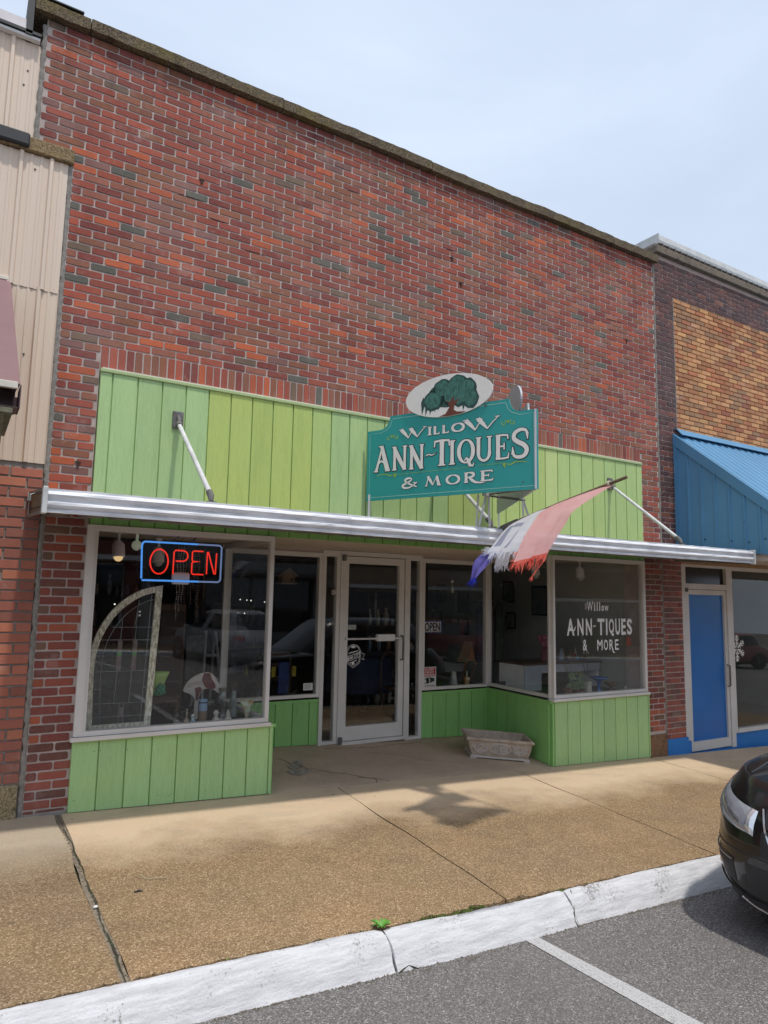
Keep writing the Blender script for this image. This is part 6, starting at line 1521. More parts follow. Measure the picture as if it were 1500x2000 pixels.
m_.build('stoneware_vase', [M['stone_glaze'], M['blue_glaze'], M['navy']], label='tall cylindrical vase, tan below and pale blue above', cat='vase')
M['ivory_glaze'] = pm('ivory_glaze', (0.62, 0.57, 0.46), (0.55, 0.50, 0.40), 0.25, 20); M['white_glaze'] = pm('white_glaze', (0.66, 0.66, 0.62), None, 0.22, 20)
def shaker(x, y, label, hat):
    m_ = MB(); z = DZ
    m_.lathe([(0.030, 0), (0.036, 0.008), (0.037, 0.025), (0.028, 0.048), (0.014, 0.060), (0.016, 0.068), (0.020, 0.080), (0.017, 0.092), (0.008, 0.102)], (x, y, z), 20, 0)
    if hat: m_.lathe([(0.030, 0.092), (0.030, 0.097), (0.019, 0.100), (0.018, 0.114), (0.002, 0.118)], (x, y, z), 18, 0)
    else: m_.lathe([(0.022, 0.060), (0.024, 0.068), (0.014, 0.074)], (x, y, z), 18, 0); m_.ball((x, y-0.002, z+0.107), 0.010, 10, 6, 0)
    for a in (-0.4, 0.4): m_.ball((x+0.016*math.sin(a), y-0.016, z+0.084), 0.0022, 6, 4, 1)
    m_.ball((x, y-0.030, z+0.035), 0.003, 6, 4, 1); m_.tube([(x-0.026, y-0.02, z+0.045), (x, y-0.030, z+0.028), (x+0.024, y-0.022, z+0.042)], 0.004, 6, 0)
    m_.build('salt_shaker', [M['ivory_glaze'], M['ink']], label=label, cat='salt shaker')
shaker(2.055, 0.20, 'ivory figure salt shaker with a wide flat hat', True); shaker(2.163, 0.20, 'ivory figure salt shaker with a bonnet, nearer the fan vase', False)
m_ = MB(); m_.lathe([(0.034, 0), (0.030, 0.008), (0.010, 0.016), (0.010, 0.03), (0.020, 0.07), (0.036, 0.13), (0.066, 0.188), (0.060, 0.186), (0.030, 0.13), (0.012, 0.07)], (2.335, 0.20, DZ), 28, 0, 1.1, 0.45, wob=lambda a, t: 1+0.05*math.sin(a*8)*t)
m_.build('fan_vase', pm('cream_to_amber_glaze', (0.55, 0.62, 0.45), (0.42, 0.20, 0.05), 0.2, 11, lo=0.42, hi=0.58), label='cream and amber pressed fan vase at the right end of the left window', cat='vase')
m_ = MB(); m_.lathe([(0.020, 0), (0.024, 0.01), (0.020, 0.05), (0.012, 0.064), (0.014, 0.078), (0.016, 0.092), (0.010, 0.104)], (1.838, 0.16, DZ), 16, 0); m_.ball((1.838, 0.155, DZ+0.088), 0.013, 12, 8, 2); m_.tube([(1.820, 0.145, DZ+0.06), (1.838, 0.136, DZ+0.045), (1.856, 0.145, DZ+0.06)], 0.006, 6, 1); m_.tube([(1.828, 0.146, DZ+0.03), (1.85, 0.146, DZ+0.012)], 0.007, 6, 1)
m_.build('china_figurine', [M['white_glaze'], pm('turquoise_glaze', (0.20, 0.45, 0.55), None, 0.25, 10), M['ivory_glaze']], label='small china girl in white and turquoise', cat='figurine')
m_ = MB(); m_.lathe([(0.024, 0), (0.024, 0.055), (0.012, 0.066), (0.008, 0.075), (0.010, 0.085), (0.006, 0.095), (0.011, 0.11), (0.004, 0.128), (0.009, 0.135), (0.003, 0.150)], (1.795, 0.19, DZ), 16, 0); m_.build('perfume_bottle', [pm('frosted_glass_gold', (0.45, 0.40, 0.30), (0.25, 0.16, 0.06), 0.25, 30)], label='frosted perfume bottle with a gilt stopper behind the china girl', cat='bottle')
lathe_obj('glass_decanter', [(0.050, 0), (0.048, 0.012), (0.030, 0.035), (0.022, 0.055), (0.026, 0.062), (0.020, 0.072), (0.024, 0.09), (0.010, 0.10)], 1.735, 0.28, DZ, pm('smoky_brown_glass', (0.10, 0.075, 0.065), (0.05, 0.04, 0.035), 0.15, 20), 'squat smoky brown glass decanter beside the table leg', 'decanter')
lathe_obj('glass_vase', [(0.030, 0), (0.028, 0.01), (0.022, 0.04), (0.026, 0.14), (0.044, 0.245), (0.041, 0.245), (0.022, 0.14), (0.018, 0.03)], 2.185, 0.42, DZ+0.03, M['glass_clear'], 'tall clear pressed glass vase behind the horse ornament', 'vase', extra=lambda m_, x, y, z: m_.lathe([(0.036, -0.03), (0.030, 0.0)], (x, y, z), 20))
lathe_obj('glass_dish', [(0.02, 0), (0.02, 0.02), (0.05, 0.05), (0.085, 0.072), (0.083, 0.076), (0.045, 0.055), (0.001, 0.03)], 1.835, 0.45, DZ+0.02, M['glass_clear'], 'wide clear glass dish behind the small figurines', 'dish')
m_ = MB(); x, y, z = 2.315, 0.50, DZ; m_.lathe([(0.032, 0), (0.036, 0.02), (0.034, 0.05), (0.020, 0.10), (0.034, 0.13), (0.030, 0.17), (0.020, 0.185), (0.024, 0.21), (0.018, 0.235)], (x, y, z), 20, 0); m_.lathe([(0.040, 0.236), (0.040, 0.242), (0.030, 0.244), (0.036, 0.315), (0.001, 0.318)], (x, y, z), 20, 1)
m_.build('glass_figure', [pm('grey_green_glass', (0.24, 0.28, 0.26), None, 0.2, 10), M['glass_clear']], label='grey glass figure in a clear top hat at the back of the left window', cat='figurine')
m_ = MB(); m_.box(2.462, 2.4635, 0.56, 0.60, 0.86, 0.93); m_.build('yellow_tag', pm('yellow_paper', (0.45, 0.42, 0.12), None, 0.8, 10), label='yellow paper tag stuck inside the left window return', cat='tag')
# dark stock deeper in the room
M['stock1'] = pm('brown_stock', (0.09, 0.06, 0.04), (0.05, 0.035, 0.025), 0.6, 6); M['stock2'] = pm('grey_stock', (0.16, 0.16, 0.15), (0.08, 0.08, 0.08), 0.6, 6)
def shelf(x, y, w_, h, label, seed):
    rn = random.Random(seed); t = thing('shelf_unit', label, 'shelves', (x, y, 0))
    m_ = MB(); m_.bbox(x, x+0.03, y, y+0.35, 0, h); m_.bbox(x+w_-0.03, x+w_, y, y+0.35, 0, h); m_.box(x, x+w_, y+0.34, y+0.36, 0, h)
    m_.build('side_panel', M['stock1'], t)
    n = int(h/0.38)
    for i in range(n+1):
        m_ = MB(); m_.bbox(x+0.03, x+w_-0.03, y, y+0.33, i*0.38+0.05, i*0.38+0.07); m_.build('shelf', M['stock1'], t)
    for i in range(n):
        q = x+0.06
        while q < x+w_-0.12:
            h2 = rn.uniform(0.10, 0.28); r_ = rn.uniform(0.025, 0.05); m_ = MB(); m_.lathe([(r_*0.6, 0), (r_, h2*0.3), (r_*0.9, h2*0.6), (r_*0.35, h2*0.8), (r_*0.5, h2)], (q+r_, y+0.14, i*0.38+0.0705), 12)
            m_.build('shelf_jar', rn.choice([M['white_glaze'], M['stone_glaze'], M['blue_glaze'], M['stock2'], M['ivory_glaze']]), label='jar standing on %s' % label.split(' with')[0], cat='jar', group='jars on the shelves deep in the shop'); q += r_*2+rn.uniform(0.03, 0.10)
shelf(1.15, 3.2, 1.1, 1.9, 'dark shelf unit seen through the left display window', 1)
shelf(3.0, 4.2, 1.2, 1.8, 'dark shelf unit seen through the inner left window', 2)
shelf(5.2, 3.0, 1.0, 1.7, 'dark shelf unit seen through the inner right window', 3)
# step ladder in white
t = thing('step_ladder', 'white folding step ladder standing inside behind the left window', 'ladder', (2.85, 2.9, 0))
for x0, x1, y0, y1, nm in ((2.70, 2.80, 2.7, 2.95, 'front_leg'), (3.02, 2.92, 2.7, 2.95, 'front_leg'), (2.72, 2.80, 3.3, 2.97, 'rear_leg'), (3.00, 2.92, 3.3, 2.97, 'rear_leg')):
    m_ = MB(); m_.tube([(x0, y0, 0), (x1, y1, 1.15)], 0.018, 6); m_.build(nm, M['white'], t)
for i in range(3): m_ = MB(); m_.bbox(2.74+i*0.02, 2.98-i*0.02, 2.74+i*0.06, 2.84+i*0.06, 0.28+i*0.28, 0.31+i*0.28); m_.build('tread', M['white'], t)
# birdhouse
bh = thing('birdhouse', 'small brown wooden birdhouse hanging in the inner left window', 'birdhouse', (3.30, 1.62, 1.75))
m_ = MB(); m_.prism([(3.22, 1.765), (3.375, 1.765), (3.375, 1.845), (3.297, 1.915), (3.22, 1.845)], FX(1.62), -0.06, 0.06); m_.build('box', pm('raw_brown_wood', (0.22, 0.14, 0.08), (0.16, 0.10, 0.055), 0.8, 15), bh)
m_ = MB(); fb = FX(1.62)
for s_ in (-1, 1): m_.prism([(3.297, 1.925), (3.297+s_*0.105, 1.838), (3.297+s_*0.108, 1.848), (3.297, 1.938)], fb, -0.08, 0.08)
m_.box(3.20, 3.395, 1.53, 1.71, 1.752, 1.765); m_.build('roof', M['stone_glaze'], bh)
m_ = MB(); m_.tube([(3.335, 1.559, 1.80), (3.335, 1.555, 1.80)], 0.018, 12); m_.build('entrance_hole', M['black'], bh)
# chair with book and tags
ch = thing('wooden_chair', 'dark wooden chair with a blue book leaning on it behind the inner left window', 'chair', (3.42, 1.9, -0.012))
for x in (3.22, 3.60):
    for y in (1.78, 2.12):
        m_ = MB(); m_.tube([(x, y, -0.012), (x, y, 0.90 if y > 2 else 0.44)], 0.018, 8); m_.build('leg', M['dwood'], ch)
m_ = MB(); m_.bbox(3.19, 3.63, 1.75, 2.15, 0.44, 0.47); m_.build('seat', M['dwood'], ch)
m_ = MB()
for z in (0.60, 0.76, 0.88): m_.bbox(3.22, 3.60, 2.11, 2.135, z, z+0.06)
m_.build('backrest', M['dwood'], ch)
m_ = MB(); m_.bbox(3.36, 3.50, 1.90, 1.93, 0.47, 0.84, 0.01); m_.build('blue_book', pm('blue_cover', (0.04, 0.08, 0.28), (0.03, 0.05, 0.18), 0.5, 15), label='upright blue book standing on the chair seat', cat='book')
for i, x in enumerate((3.27, 3.53)):
    m_ = MB(); m_.box(x, x+0.05, 1.895, 1.897, 0.67, 0.79); m_.build('yellow_tag', pm('yellow_card', (0.55, 0.42, 0.04), None, 0.7, 10), label='yellow card tag on the %s side of the blue book' % ('left', 'right')[i], cat='tag')
# table with blue cloth seen through the door
dt = thing('cloth_table', 'round table under a dark blue cloth seen through the glass door', 'table', (5.0, 2.9, -0.012))
m_ = MB(); m_.lathe([(0.48, 0.32), (0.47, 0.60), (0.45, 0.775), (0.43, 0.785), (0.01, 0.787)], (5.0, 2.9, 0), 60, 0, cap=False, wob=lambda a, t: 1+0.06*math.sin(a*11)*(1-t)**1.5); m_.build('tablecloth', pm('dark_blue_cloth', (0.035, 0.06, 0.12), (0.025, 0.04, 0.09), 0.9, 10), dt)
m_ = MB(); m_.lathe([(0.22, -0.012), (0.05, 0.03), (0.04, 0.70)], (5.0, 2.9, 0), 14); m_.build('pedestal', M['dwood'], dt)
c2 = thing('bentwood_chair', 'brown bentwood chair just inside the door on the right', 'chair', (5.05, 2.05, -0.012))
m_ = MB(); m_.tube([(4.98, 2.2, -0.01), (4.97, 2.22, 0.45), (4.98, 2.25, 0.80), (5.12, 2.27, 0.93), (5.28, 2.25, 0.80), (5.29, 2.22, 0.45), (5.28, 2.2, -0.01)], 0.016, 8); m_.build('backrest', M['dwood'], c2)
m_ = MB(); m_.lathe([(0.19, 0.43), (0.20, 0.44), (0.20, 0.46), (0.01, 0.465)], (5.13, 2.02, 0), 24); m_.build('seat', M['dwood'], c2)
for x in (4.99, 5.27): m_ = MB(); m_.tube([(x, 1.88, -0.012), (x+(0.02 if x < 5.1 else -0.02), 1.92, 0.44)], 0.014, 8); m_.build('leg', M['dwood'], c2)
# inner right window: open card, cctv notice, small things
op = thing('open_card', 'hanging card reading OPEN in the inner right window', 'sign', (5.15, 1.325, 1.27))
m_ = MB(); fO = FX(1.325); m_.prism([(5.015, 1.196), (5.300, 1.196), (5.300, 1.340), (5.015, 1.340)], fO, -0.003, 0.0, 0); m_.sheet([(5.027, 1.208), (5.288, 1.208), (5.288, 1.328), (5.027, 1.328)], fO, 0.0008, 1); put_text(m_, 'OPEN', 5.042, 1.216, 5.276, 1.320, fO, 0.0016, 2, 0.03)
m_.build('card', [pm('blue_card', (0.05, 0.13, 0.38), None, 0.6, 10), pm('white_card', (0.62, 0.60, 0.56), None, 0.6, 10), M['ink']], op)
m_ = MB(); m_.tube([(5.05, 1.325, 1.34), (5.155, 1.322, 1.49), (5.27, 1.325, 1.34)], 0.0012, 4); m_.build('string', M['ivory_glaze'], op); m_ = MB(); m_.lathe([(0.022, 0), (0.022, 0.006), (0.008, 0.012), (0.004, 0.03)], (5.155, 1.318, 1.485), 12); m_.build('suction_cup', M['glass_clear'], op)
m_ = MB(); fC = FX(1.262); m_.prism([(4.982, 0.545), (5.178, 0.545), (5.178, 0.785), (4.982, 0.785)], fC, 0, 0.001, 0); m_.sheet([(4.984, 0.672), (5.168, 0.672), (5.168, 0.775), (4.984, 0.775)], fC, 0.0016, 1)
for i, (tx, a, b) in enumerate((('CLOSED', 5.010, 5.145), ('CIRCUIT', 5.010, 5.145), ('TELEVISION', 4.990, 5.162))): put_text(m_, tx, a, 0.744-i*0.032, b, 0.766-i*0.032, fC, 0.0022, 0, 0.03)
m_.sheet([(5.03, 0.655), (5.075, 0.662), (5.150, 0.650), (5.152, 0.615), (5.085, 0.592), (5.04, 0.586)], fC, 0.0016, 2); m_.sheet(oval(5.018, 0.618, 0.030, 0.033, 24), fC, 0.0020, 2); m_.sheet(oval(5.010, 0.617, 0.018, 0.024, 24), fC, 0.0024, 0); m_.ribbon([(5.070, 0.655), (5.085, 0.625), (5.072, 0.596)], 0.010, fC, 0.0028, 0)
put_text(m_, 'IN PROGRESS', 4.992, 0.552, 5.160, 0.570, fC, 0.0018, 1, 0.02)
m_.build('security_notice', [M['white'], pm('notice_red', (0.50, 0.02, 0.02), None, 0.6, 10), M['ink']], label='red and white closed circuit television notice in the inner right window', cat='notice')
DR = 0.4825
lathe_obj('ribbed_vase', [(0.048, 0), (0.052, 0.01), (0.050, 0.06), (0.036, 0.16), (0.030, 0.20), (0.038, 0.215), (0.030, 0.213), (0.024, 0.16)], 5.555, 1.40, DR, pm('white_ribbed_glass', (0.55, 0.55, 0.50), (0.20, 0.20, 0.18), 0.3, 30, stretch=(3, 3, 0.2)), 'white ribbed vase behind the inner right window', 'vase', wob=lambda a, t: 1+0.06*math.sin(a*10))
m_ = MB(); x, y = 5.765, 1.40; m_.lathe([(0.045, 0), (0.050, 0.02), (0.046, 0.05), (0.030, 0.07), (0.034, 0.09), (0.042, 0.115), (0.036, 0.14), (0.010, 0.152)], (x, y, DR), 20, 0); m_.lathe([(0.010, 0.15), (0.012, 0.19), (0.005, 0.215)], (x, y, DR), 10, 1); m_.ball((x, y-0.02, DR+0.115), 0.030, 12, 8, 1)
m_.build('bear_bottle', [pm('honey_amber', (0.45, 0.22, 0.05), (0.5, 0.3, 0.1), 0.3, 20), M['ivory_glaze']], label='amber and cream bear shaped bottle behind the inner right window', cat='bottle')
lathe_obj('small_blue_vase', [(0.022, 0), (0.026, 0.02), (0.014, 0.05), (0.026, 0.078), (0.022, 0.078), (0.010, 0.05)], 5.405, 1.40, DR, M['navy'], 'tiny navy blue vase behind the inner right window', 'vase')
ea = thing('display_easel', 'orange wooden easel holding a framed print in the inner right window', 'easel', (5.98, 1.6, DR))
m_ = MB(); m_.prism([(5.905, 0.755), (5.93, 0.75), (5.965, 0.80), (6.055, 0.80), (6.095, 0.745), (6.115, 0.755), (6.06, 0.87), (6.02, 1.04), (6.005, 1.04)], FX(1.62), -0.012, 0.0); m_.tube([(5.92, 1.63, 0.76), (5.95, 1.75, 0.482)], 0.01, 6); m_.tube([(6.10, 1.63, 0.76), (6.07, 1.75, 0.482)], 0.01, 6); m_.build('stand', pm('orange_wood', (0.35, 0.15, 0.05), (0.28, 0.11, 0.035), 0.5, 10), ea)
m_ = MB(); m_.prism([(5.75, 0.80), (5.93, 0.785), (6.02, 1.045), (5.87, 1.06)], FX(1.595), -0.006, 0.004); m_.build('print', pm('dim_print', (0.22, 0.10, 0.05), (0.10, 0.12, 0.07), 0.5, 22), ea)
m_ = MB(); m_.ball((5.595, 1.50, 1.845), 0.03, 12, 8, sc=(1, 0.4, 0.7)); m_.tube([(5.595, 1.50, 1.83), (5.60, 1.50, 1.77)], 0.004, 5); m_.lathe([(0.010, 0), (0.020, 0.03), (0.012, 0.075)], (5.602, 1.50, 1.695), 10)
m_.build('wind_chime', M['white_glaze'], label='small white wind chime hanging in the inner right window', cat='wind chime')
# right display window
pl = thing('silk_plant', 'pale striped leafy plant in a broken terracotta pot in the right window', 'plant', (6.50, 0.30, DZ))
m_ = MB(); rn = random.Random(12)
for cxp, tilt in ((6.47, -0.15), (6.585, 0.2)):
    for i in range(26):
        t = i/25; hgt = 0.06+0.20*t; sg = -1 if i % 2 else 1; L = 0.13*(1-0.65*t)*rn.uniform(0.8, 1.15); a = rn.uniform(-0.9, 0.5); rows = []
        for k_ in range(6):
            u = k_/5; r = L*u; x_ = cxp+sg*r*math.cos(a)+tilt*0.05*t; y_ = 0.28+r*math.sin(a)*0.8-0.02; z_ = DZ+hgt+L*0.55*u-L*0.45*u*u*1.4; s_ = 0.013*math.sin(math.pi*min(0.96, 0.1+0.9*u))
            rows.append([(x_, y_-s_, z_+s_*0.8), (x_, y_, z_), (x_, y_+s_*0.4, z_-s_)])
        m_.grid(rows, 0 if (i % 3) else 1, True)
    m_.tube([(cxp, 0.28, DZ+0.03), (cxp+tilt*0.03, 0.28, DZ+0.2)], 0.008, 6, 1)
for P in ([(6.40, 0.25, DZ+0.26), (6.35, 0.24, DZ+0.33), (6.31, 0.23, DZ+0.36)], [(6.50, 0.28, DZ+0.27), (6.60, 0.24, DZ+0.27), (6.67, 0.22, DZ+0.20), (6.70, 0.22, DZ+0.10)], [(6.50, 0.3, DZ+0.28), (6.50, 0.3, DZ+0.38)]): m_.tube(curve_pts(P, 5), 0.006, 6, 2)
m_.build('leaves', [pm('pale_green_leaf', (0.40, 0.48, 0.20), (0.22, 0.34, 0.14), 0.5, 40), pm('mint_leaf', (0.32, 0.45, 0.30), (0.20, 0.32, 0.2), 0.5, 40), pm('dry_stem', (0.30, 0.30, 0.16), None, 0.7, 10)], pl)
m_ = MB(); m_.lathe([(0.045, 0), (0.062, 0.075), (0.055, 0.075), (0.03, 0.02)], (6.43, 0.29, DZ), 20, 0, cap=True); m_.lathe([(0.045, 0), (0.075, 0.05), (0.068, 0.05), (0.03, 0.02)], (6.60, 0.27, DZ), 20, 0); m_.build('pot', pm('terracotta', (0.22, 0.09, 0.06), (0.16, 0.065, 0.045), 0.8, 20), pl)
m_ = MB(); x, y = 6.795, 0.30; m_.lathe([(0.036, 0), (0.046, 0.015), (0.046, 0.05), (0.034, 0.08), (0.036, 0.125), (0.046, 0.145), (0.036, 0.143), (0.028, 0.10)], (x, y, DZ), 22)
for s_ in (-1, 1): m_.tube(curve_pts([(x+s_*0.036, y, DZ+0.125), (x+s_*0.062, y, DZ+0.115), (x+s_*0.060, y, DZ+0.085), (x+s_*0.040, y, DZ+0.065)], 4), 0.006, 6)
m_.build('two_handled_vase', M['ivory_glaze'], label='ivory two handled vase with stems in the right window', cat='vase')
m_ = MB(); m_.tube(curve_pts([(6.795, 0.30, DZ+0.10), (6.76, 0.32, DZ+0.28), (6.71, 0.34, DZ+0.42), (6.63, 0.36, DZ+0.46)], 5), 0.0035, 5); m_.tube(curve_pts([(6.80, 0.30, DZ+0.10), (6.81, 0.32, DZ+0.32), (6.80, 0.34, DZ+0.50)], 5), 0.0035, 5)
for i in range(9): m_.ball((6.80+0.03*math.cos(i*2.1), 0.34+0.02*math.sin(i), DZ+0.50+0.02*math.sin(i*1.7)), 0.018, 8, 5, 1)
for i in range(7): m_.ball((6.62+0.02*math.cos(i*2.1), 0.36, DZ+0.46+0.014*math.sin(i*1.7)), 0.014, 8, 5, 2)
m_.build('silk_flowers', [M['stock1'], pm('silver_white_petals', (0.40, 0.42, 0.42), None, 0.6, 30), pm('dark_red_petals', (0.20, 0.04, 0.05), None, 0.6, 30)], label='silk flowers, one silvery and one dark red, standing in the two handled vase', cat='flowers')
lathe_obj('blue_pedestal_dish', [(0.034, 0), (0.026, 0.01), (0.020, 0.03), (0.019, 0.12), (0.03, 0.135), (0.105, 0.165), (0.125, 0.180), (0.120, 0.184), (0.03, 0.155), (0.001, 0.15)], 7.018, 0.33, DZ, pm('bright_blue_glass', (0.02, 0.16, 0.48), (0.02, 0.12, 0.4), 0.2, 10), 'bright blue glass pedestal dish in the right window', 'dish')
lathe_obj('amber_compote', [(0.038, 0), (0.010, 0.012), (0.009, 0.045), (0.03, 0.06), (0.085, 0.105), (0.080, 0.108), (0.025, 0.068), (0.001, 0.06)], 7.225, 0.32, DZ, pm('amber_glass', (0.28, 0.15, 0.06), (0.18, 0.09, 0.035), 0.15, 10), 'wavy rimmed amber compote in the right window', 'dish', wob=lambda a, t: 1+0.07*math.sin(a*6)*t)
m_ = MB(); x, y = 7.40, 0.24; m_.lathe([(0.022, 0), (0.024, 0.02), (0.012, 0.04), (0.014, 0.055), (0.006, 0.07)], (x, y, DZ), 14); m_.lathe([(0.018, 0), (0.018, 0.03)], (x-0.045, y+0.01, DZ), 12); m_.build('bird_figurine', M['ivory_glaze'], label='tiny ivory bird figurine in the far corner of the right window', cat='figurine')
ct = thing('display_counter', 'white fronted counter with a dark top behind the lettered window', 'counter', (6.85, 0.85, 0.497))
m_ = MB(); m_.bbox(6.12, 7.50, 0.70, 1.25, 0.815, 0.840); m_.build('top', M['dwood'], ct); m_ = MB(); m_.box(6.14, 7.48, 0.72, 0.735, 0.715, 0.815); m_.box(6.14, 6.42, 0.72, 0.735, 0.50, 0.7149); m_.build('front_panel', pm('grey_white_panel', (0.42, 0.43, 0.44), (0.36, 0.37, 0.38), 0.6, 5), ct); m_ = MB(); m_.box(7.44, 7.48, 0.74, 1.2, 0.498, 0.815); m_.box(6.14, 6.18, 0.74, 1.2, 0.498, 0.815); m_.build('leg', M['white'], ct)
m_ = MB(); m_.lathe([(0.075, 0), (0.078, 0.01), (0.065, 0.12), (0.045, 0.20), (0.055, 0.24), (0.04, 0.26), (0.01, 0.27)], (6.62, 0.85, 0.84), 20, 0, 1, 0.7)
for i in range(12): m_.ball((6.60+0.09*math.cos(i*0.9), 0.80+0.04*math.sin(i*1.3), 1.10+0.05*math.sin(i*1.9)), 0.045, 10, 6, 1, (1, 0.6, 0.8))
m_.build('draped_bust', [pm('dusty_rose_cloth', (0.24, 0.10, 0.11), (0.16, 0.06, 0.07), 0.9, 12), pm('pink_bow', (0.34, 0.11, 0.15), (0.24, 0.07, 0.10), 0.8, 25)], label='rose draped bust with a pink bow on the counter', cat='bust')
M['frame_blk'] = pm('black_picture_frame', (0.02, 0.02, 0.02), None, 0.4, 10)
rn = random.Random(31)
labels = []
for i, (y, z, w_, h) in enumerate([(1.9, 1.62, 0.34, 0.44), (2.6, 1.75, 0.26, 0.34), (2.55, 1.30, 0.22, 0.26), (3.1, 1.68, 0.24, 0.30), (3.15, 1.25, 0.30, 0.22), (3.75, 1.60, 0.30, 0.40), (3.7, 1.15, 0.2, 0.26), (4.4, 1.72, 0.26, 0.32), (4.5, 1.28, 0.34, 0.26), (5.2, 1.55, 0.3, 0.4), (5.9, 1.5, 0.3, 0.3)]):
    t = thing('picture_frame', 'black framed picture on the cream side wall of the shop', 'picture', (7.56, y, z), 'pictures hung along the cream side wall')
    m_ = MB(); m_.bbox(7.535, 7.558, y-w_/2, y+w_/2, z-h/2, z+h/2, 0.004); m_.build('frame', M['frame_blk'], t)
    m_ = MB(); m_.box(7.531, 7.5345, y-w_/2+0.025, y+w_/2-0.025, z-h/2+0.025, z+h/2-0.025); m_.build('print', pm('print_%d' % i, (rn.uniform(.2, .5),)*3, (rn.uniform(.05, .25), rn.uniform(.05, .25), rn.uniform(.05, .2)), 0.5, rn.uniform(8, 20)), t)
m_ = MB(); m_.bbox(6.03, 6.30, 1.08, 1.10, 0.498, 0.585, 0.003); m_.build('tin_sign', pm('dark_tin_plate', (0.04, 0.04, 0.04), (0.2, 0.19, 0.17), 0.4, 30), label='dark rectangular tin leaning behind the glass return of the right window', cat='tin')

# strands of beads and fairy lights hanging behind the left window
rn = random.Random(44)
for i in range(11):
    x = 1.86+0.025*i+rn.uniform(-0.01, 0.01); y = 0.95+rn.uniform(-0.06, 0.06); z1 = 2.05; L = rn.uniform(0.35, 0.75); m_ = MB()
    n = int(L/0.022)
    for j in range(n): m_.ball((x+0.006*math.sin(j*0.7+i), y, z1-j*0.022), rn.uniform(0.005, 0.009), 6, 4)
    m_.tube([(x, y, 2.40), (x, y, z1-L)], 0.001, 4)
    m_.build('bead_strand', rn.choice([M['stock2'], M['stone_glaze'], pm('rose_beads', (0.24, 0.14, 0.14), None, 0.4, 10), M['white_glaze']]), label='hanging strand of beads behind the left window, one of a cluster', cat='beads', group='bead strands hanging in the left window')
M['fairy'] = emit('fairy_light', (1.0, 0.95, 0.85), 1.3)
for x, y, z in [(2.72, 1.9, 1.56), (2.85, 1.9, 1.565), (2.93, 1.9, 1.56), (2.98, 1.9, 1.555), (3.15, 1.9, 1.54), (3.02, 2.2, 1.40), (1.42, 1.6, 1.50), (5.42, 1.9, 1.83)]:
    m_ = MB(); m_.ball((x, y, z), 0.008, 8, 5); m_.tube([(x, y, z+0.006), (x, y, z+0.9)], 0.0008, 3, 1)
    m_.build('fairy_light', [M['fairy'], M['black']], label='tiny lit fairy light hanging inside the shop', cat='light', group='fairy lights inside the shop')
t = thing('wardrobe', 'tall brown wooden cabinet standing behind the bead strands', 'cabinet', (2.0, 2.3, -0.012))
m_ = MB(); m_.bbox(1.75, 2.35, 2.3, 2.8, -0.012, 1.5, 0.01); m_.build('carcass', pm('mid_brown_wood', (0.24, 0.13, 0.07), (0.16, 0.085, 0.045), 0.4, 8, stretch=(3, 3, 0.5)), t)
for x in (1.78, 2.06):
    m_ = MB(); m_.bbox(x, x+0.265, 2.285, 2.299, 0.10, 1.42, 0.004); m_.build('cabinet_door', M['dwood'], t)
for i, (x, z, w_, h, c) in enumerate([(2.70, 0.55, 0.25, 0.55, (0.30, 0.28, 0.24)), (1.18, 0.95, 0.3, 0.4, (0.20, 0.12, 0.08)), (3.35, 1.15, 0.3, 0.35, (0.22, 0.22, 0.24))]):
    m_ = MB(); m_.bbox(x-w_/2, x+w_/2, 3.0+i*0.5, 3.03+i*0.5, z, z+h, 0.006); m_.build('mirror_frame', pm('frame_%d' % i, c, tuple(q*0.5 for q in c), 0.5, 14), label=('pale board leaning behind the step ladder', 'brown framed board behind the leaded sash', 'grey board hanging behind the birdhouse')[i], cat='board')

rn = random.Random(77)
for i in range(7):
    x = 6.95+0.075*i; h = rn.uniform(0.06, 0.17); r_ = rn.uniform(0.018, 0.030); m_ = MB()
    m_.lathe([(r_*0.7, 0), (r_, h*0.35), (r_*0.8, h*0.6), (r_*0.35, h*0.8), (r_*0.45, h)], (x, 0.95+rn.uniform(-0.08, 0.08), 0.8405), 14)
    m_.build('trinket', [M['blue_glaze'], M['ivory_glaze'], M['stone_glaze'], M['stock2']][i % 4], label='small trinket in the row at the right end of the counter top', cat='trinket', group='trinkets in a row on the counter')
t = thing('coat_rack', 'dark clothes hanging on a stand behind the counter', 'clothes rack', (6.6, 1.9, -0.012))
m_ = MB(); m_.tube([(6.6, 1.9, -0.01), (6.6, 1.9, 1.62)], 0.015, 8); m_.tube([(6.3, 1.9, 1.60), (6.9, 1.9, 1.60)], 0.012, 8); m_.build('stand', M['iron'], t)
for i, c in enumerate([(0.05, 0.05, 0.08), (0.16, 0.10, 0.10), (0.07, 0.09, 0.06)]):
    m_ = MB(); xx = 6.40+0.17*i; m_.lathe([(0.10, 0.75), (0.11, 0.95), (0.09, 1.25), (0.10, 1.45), (0.05, 1.56), (0.01, 1.59)], (xx, 1.9, 0), 20, 0, 0.75, 0.5, wob=lambda a, t_: 1+0.10*math.sin(a*5+i)*(1-t_)); m_.build('garment', pm('garment_%d' % i, c, None, 0.9, 9), t)
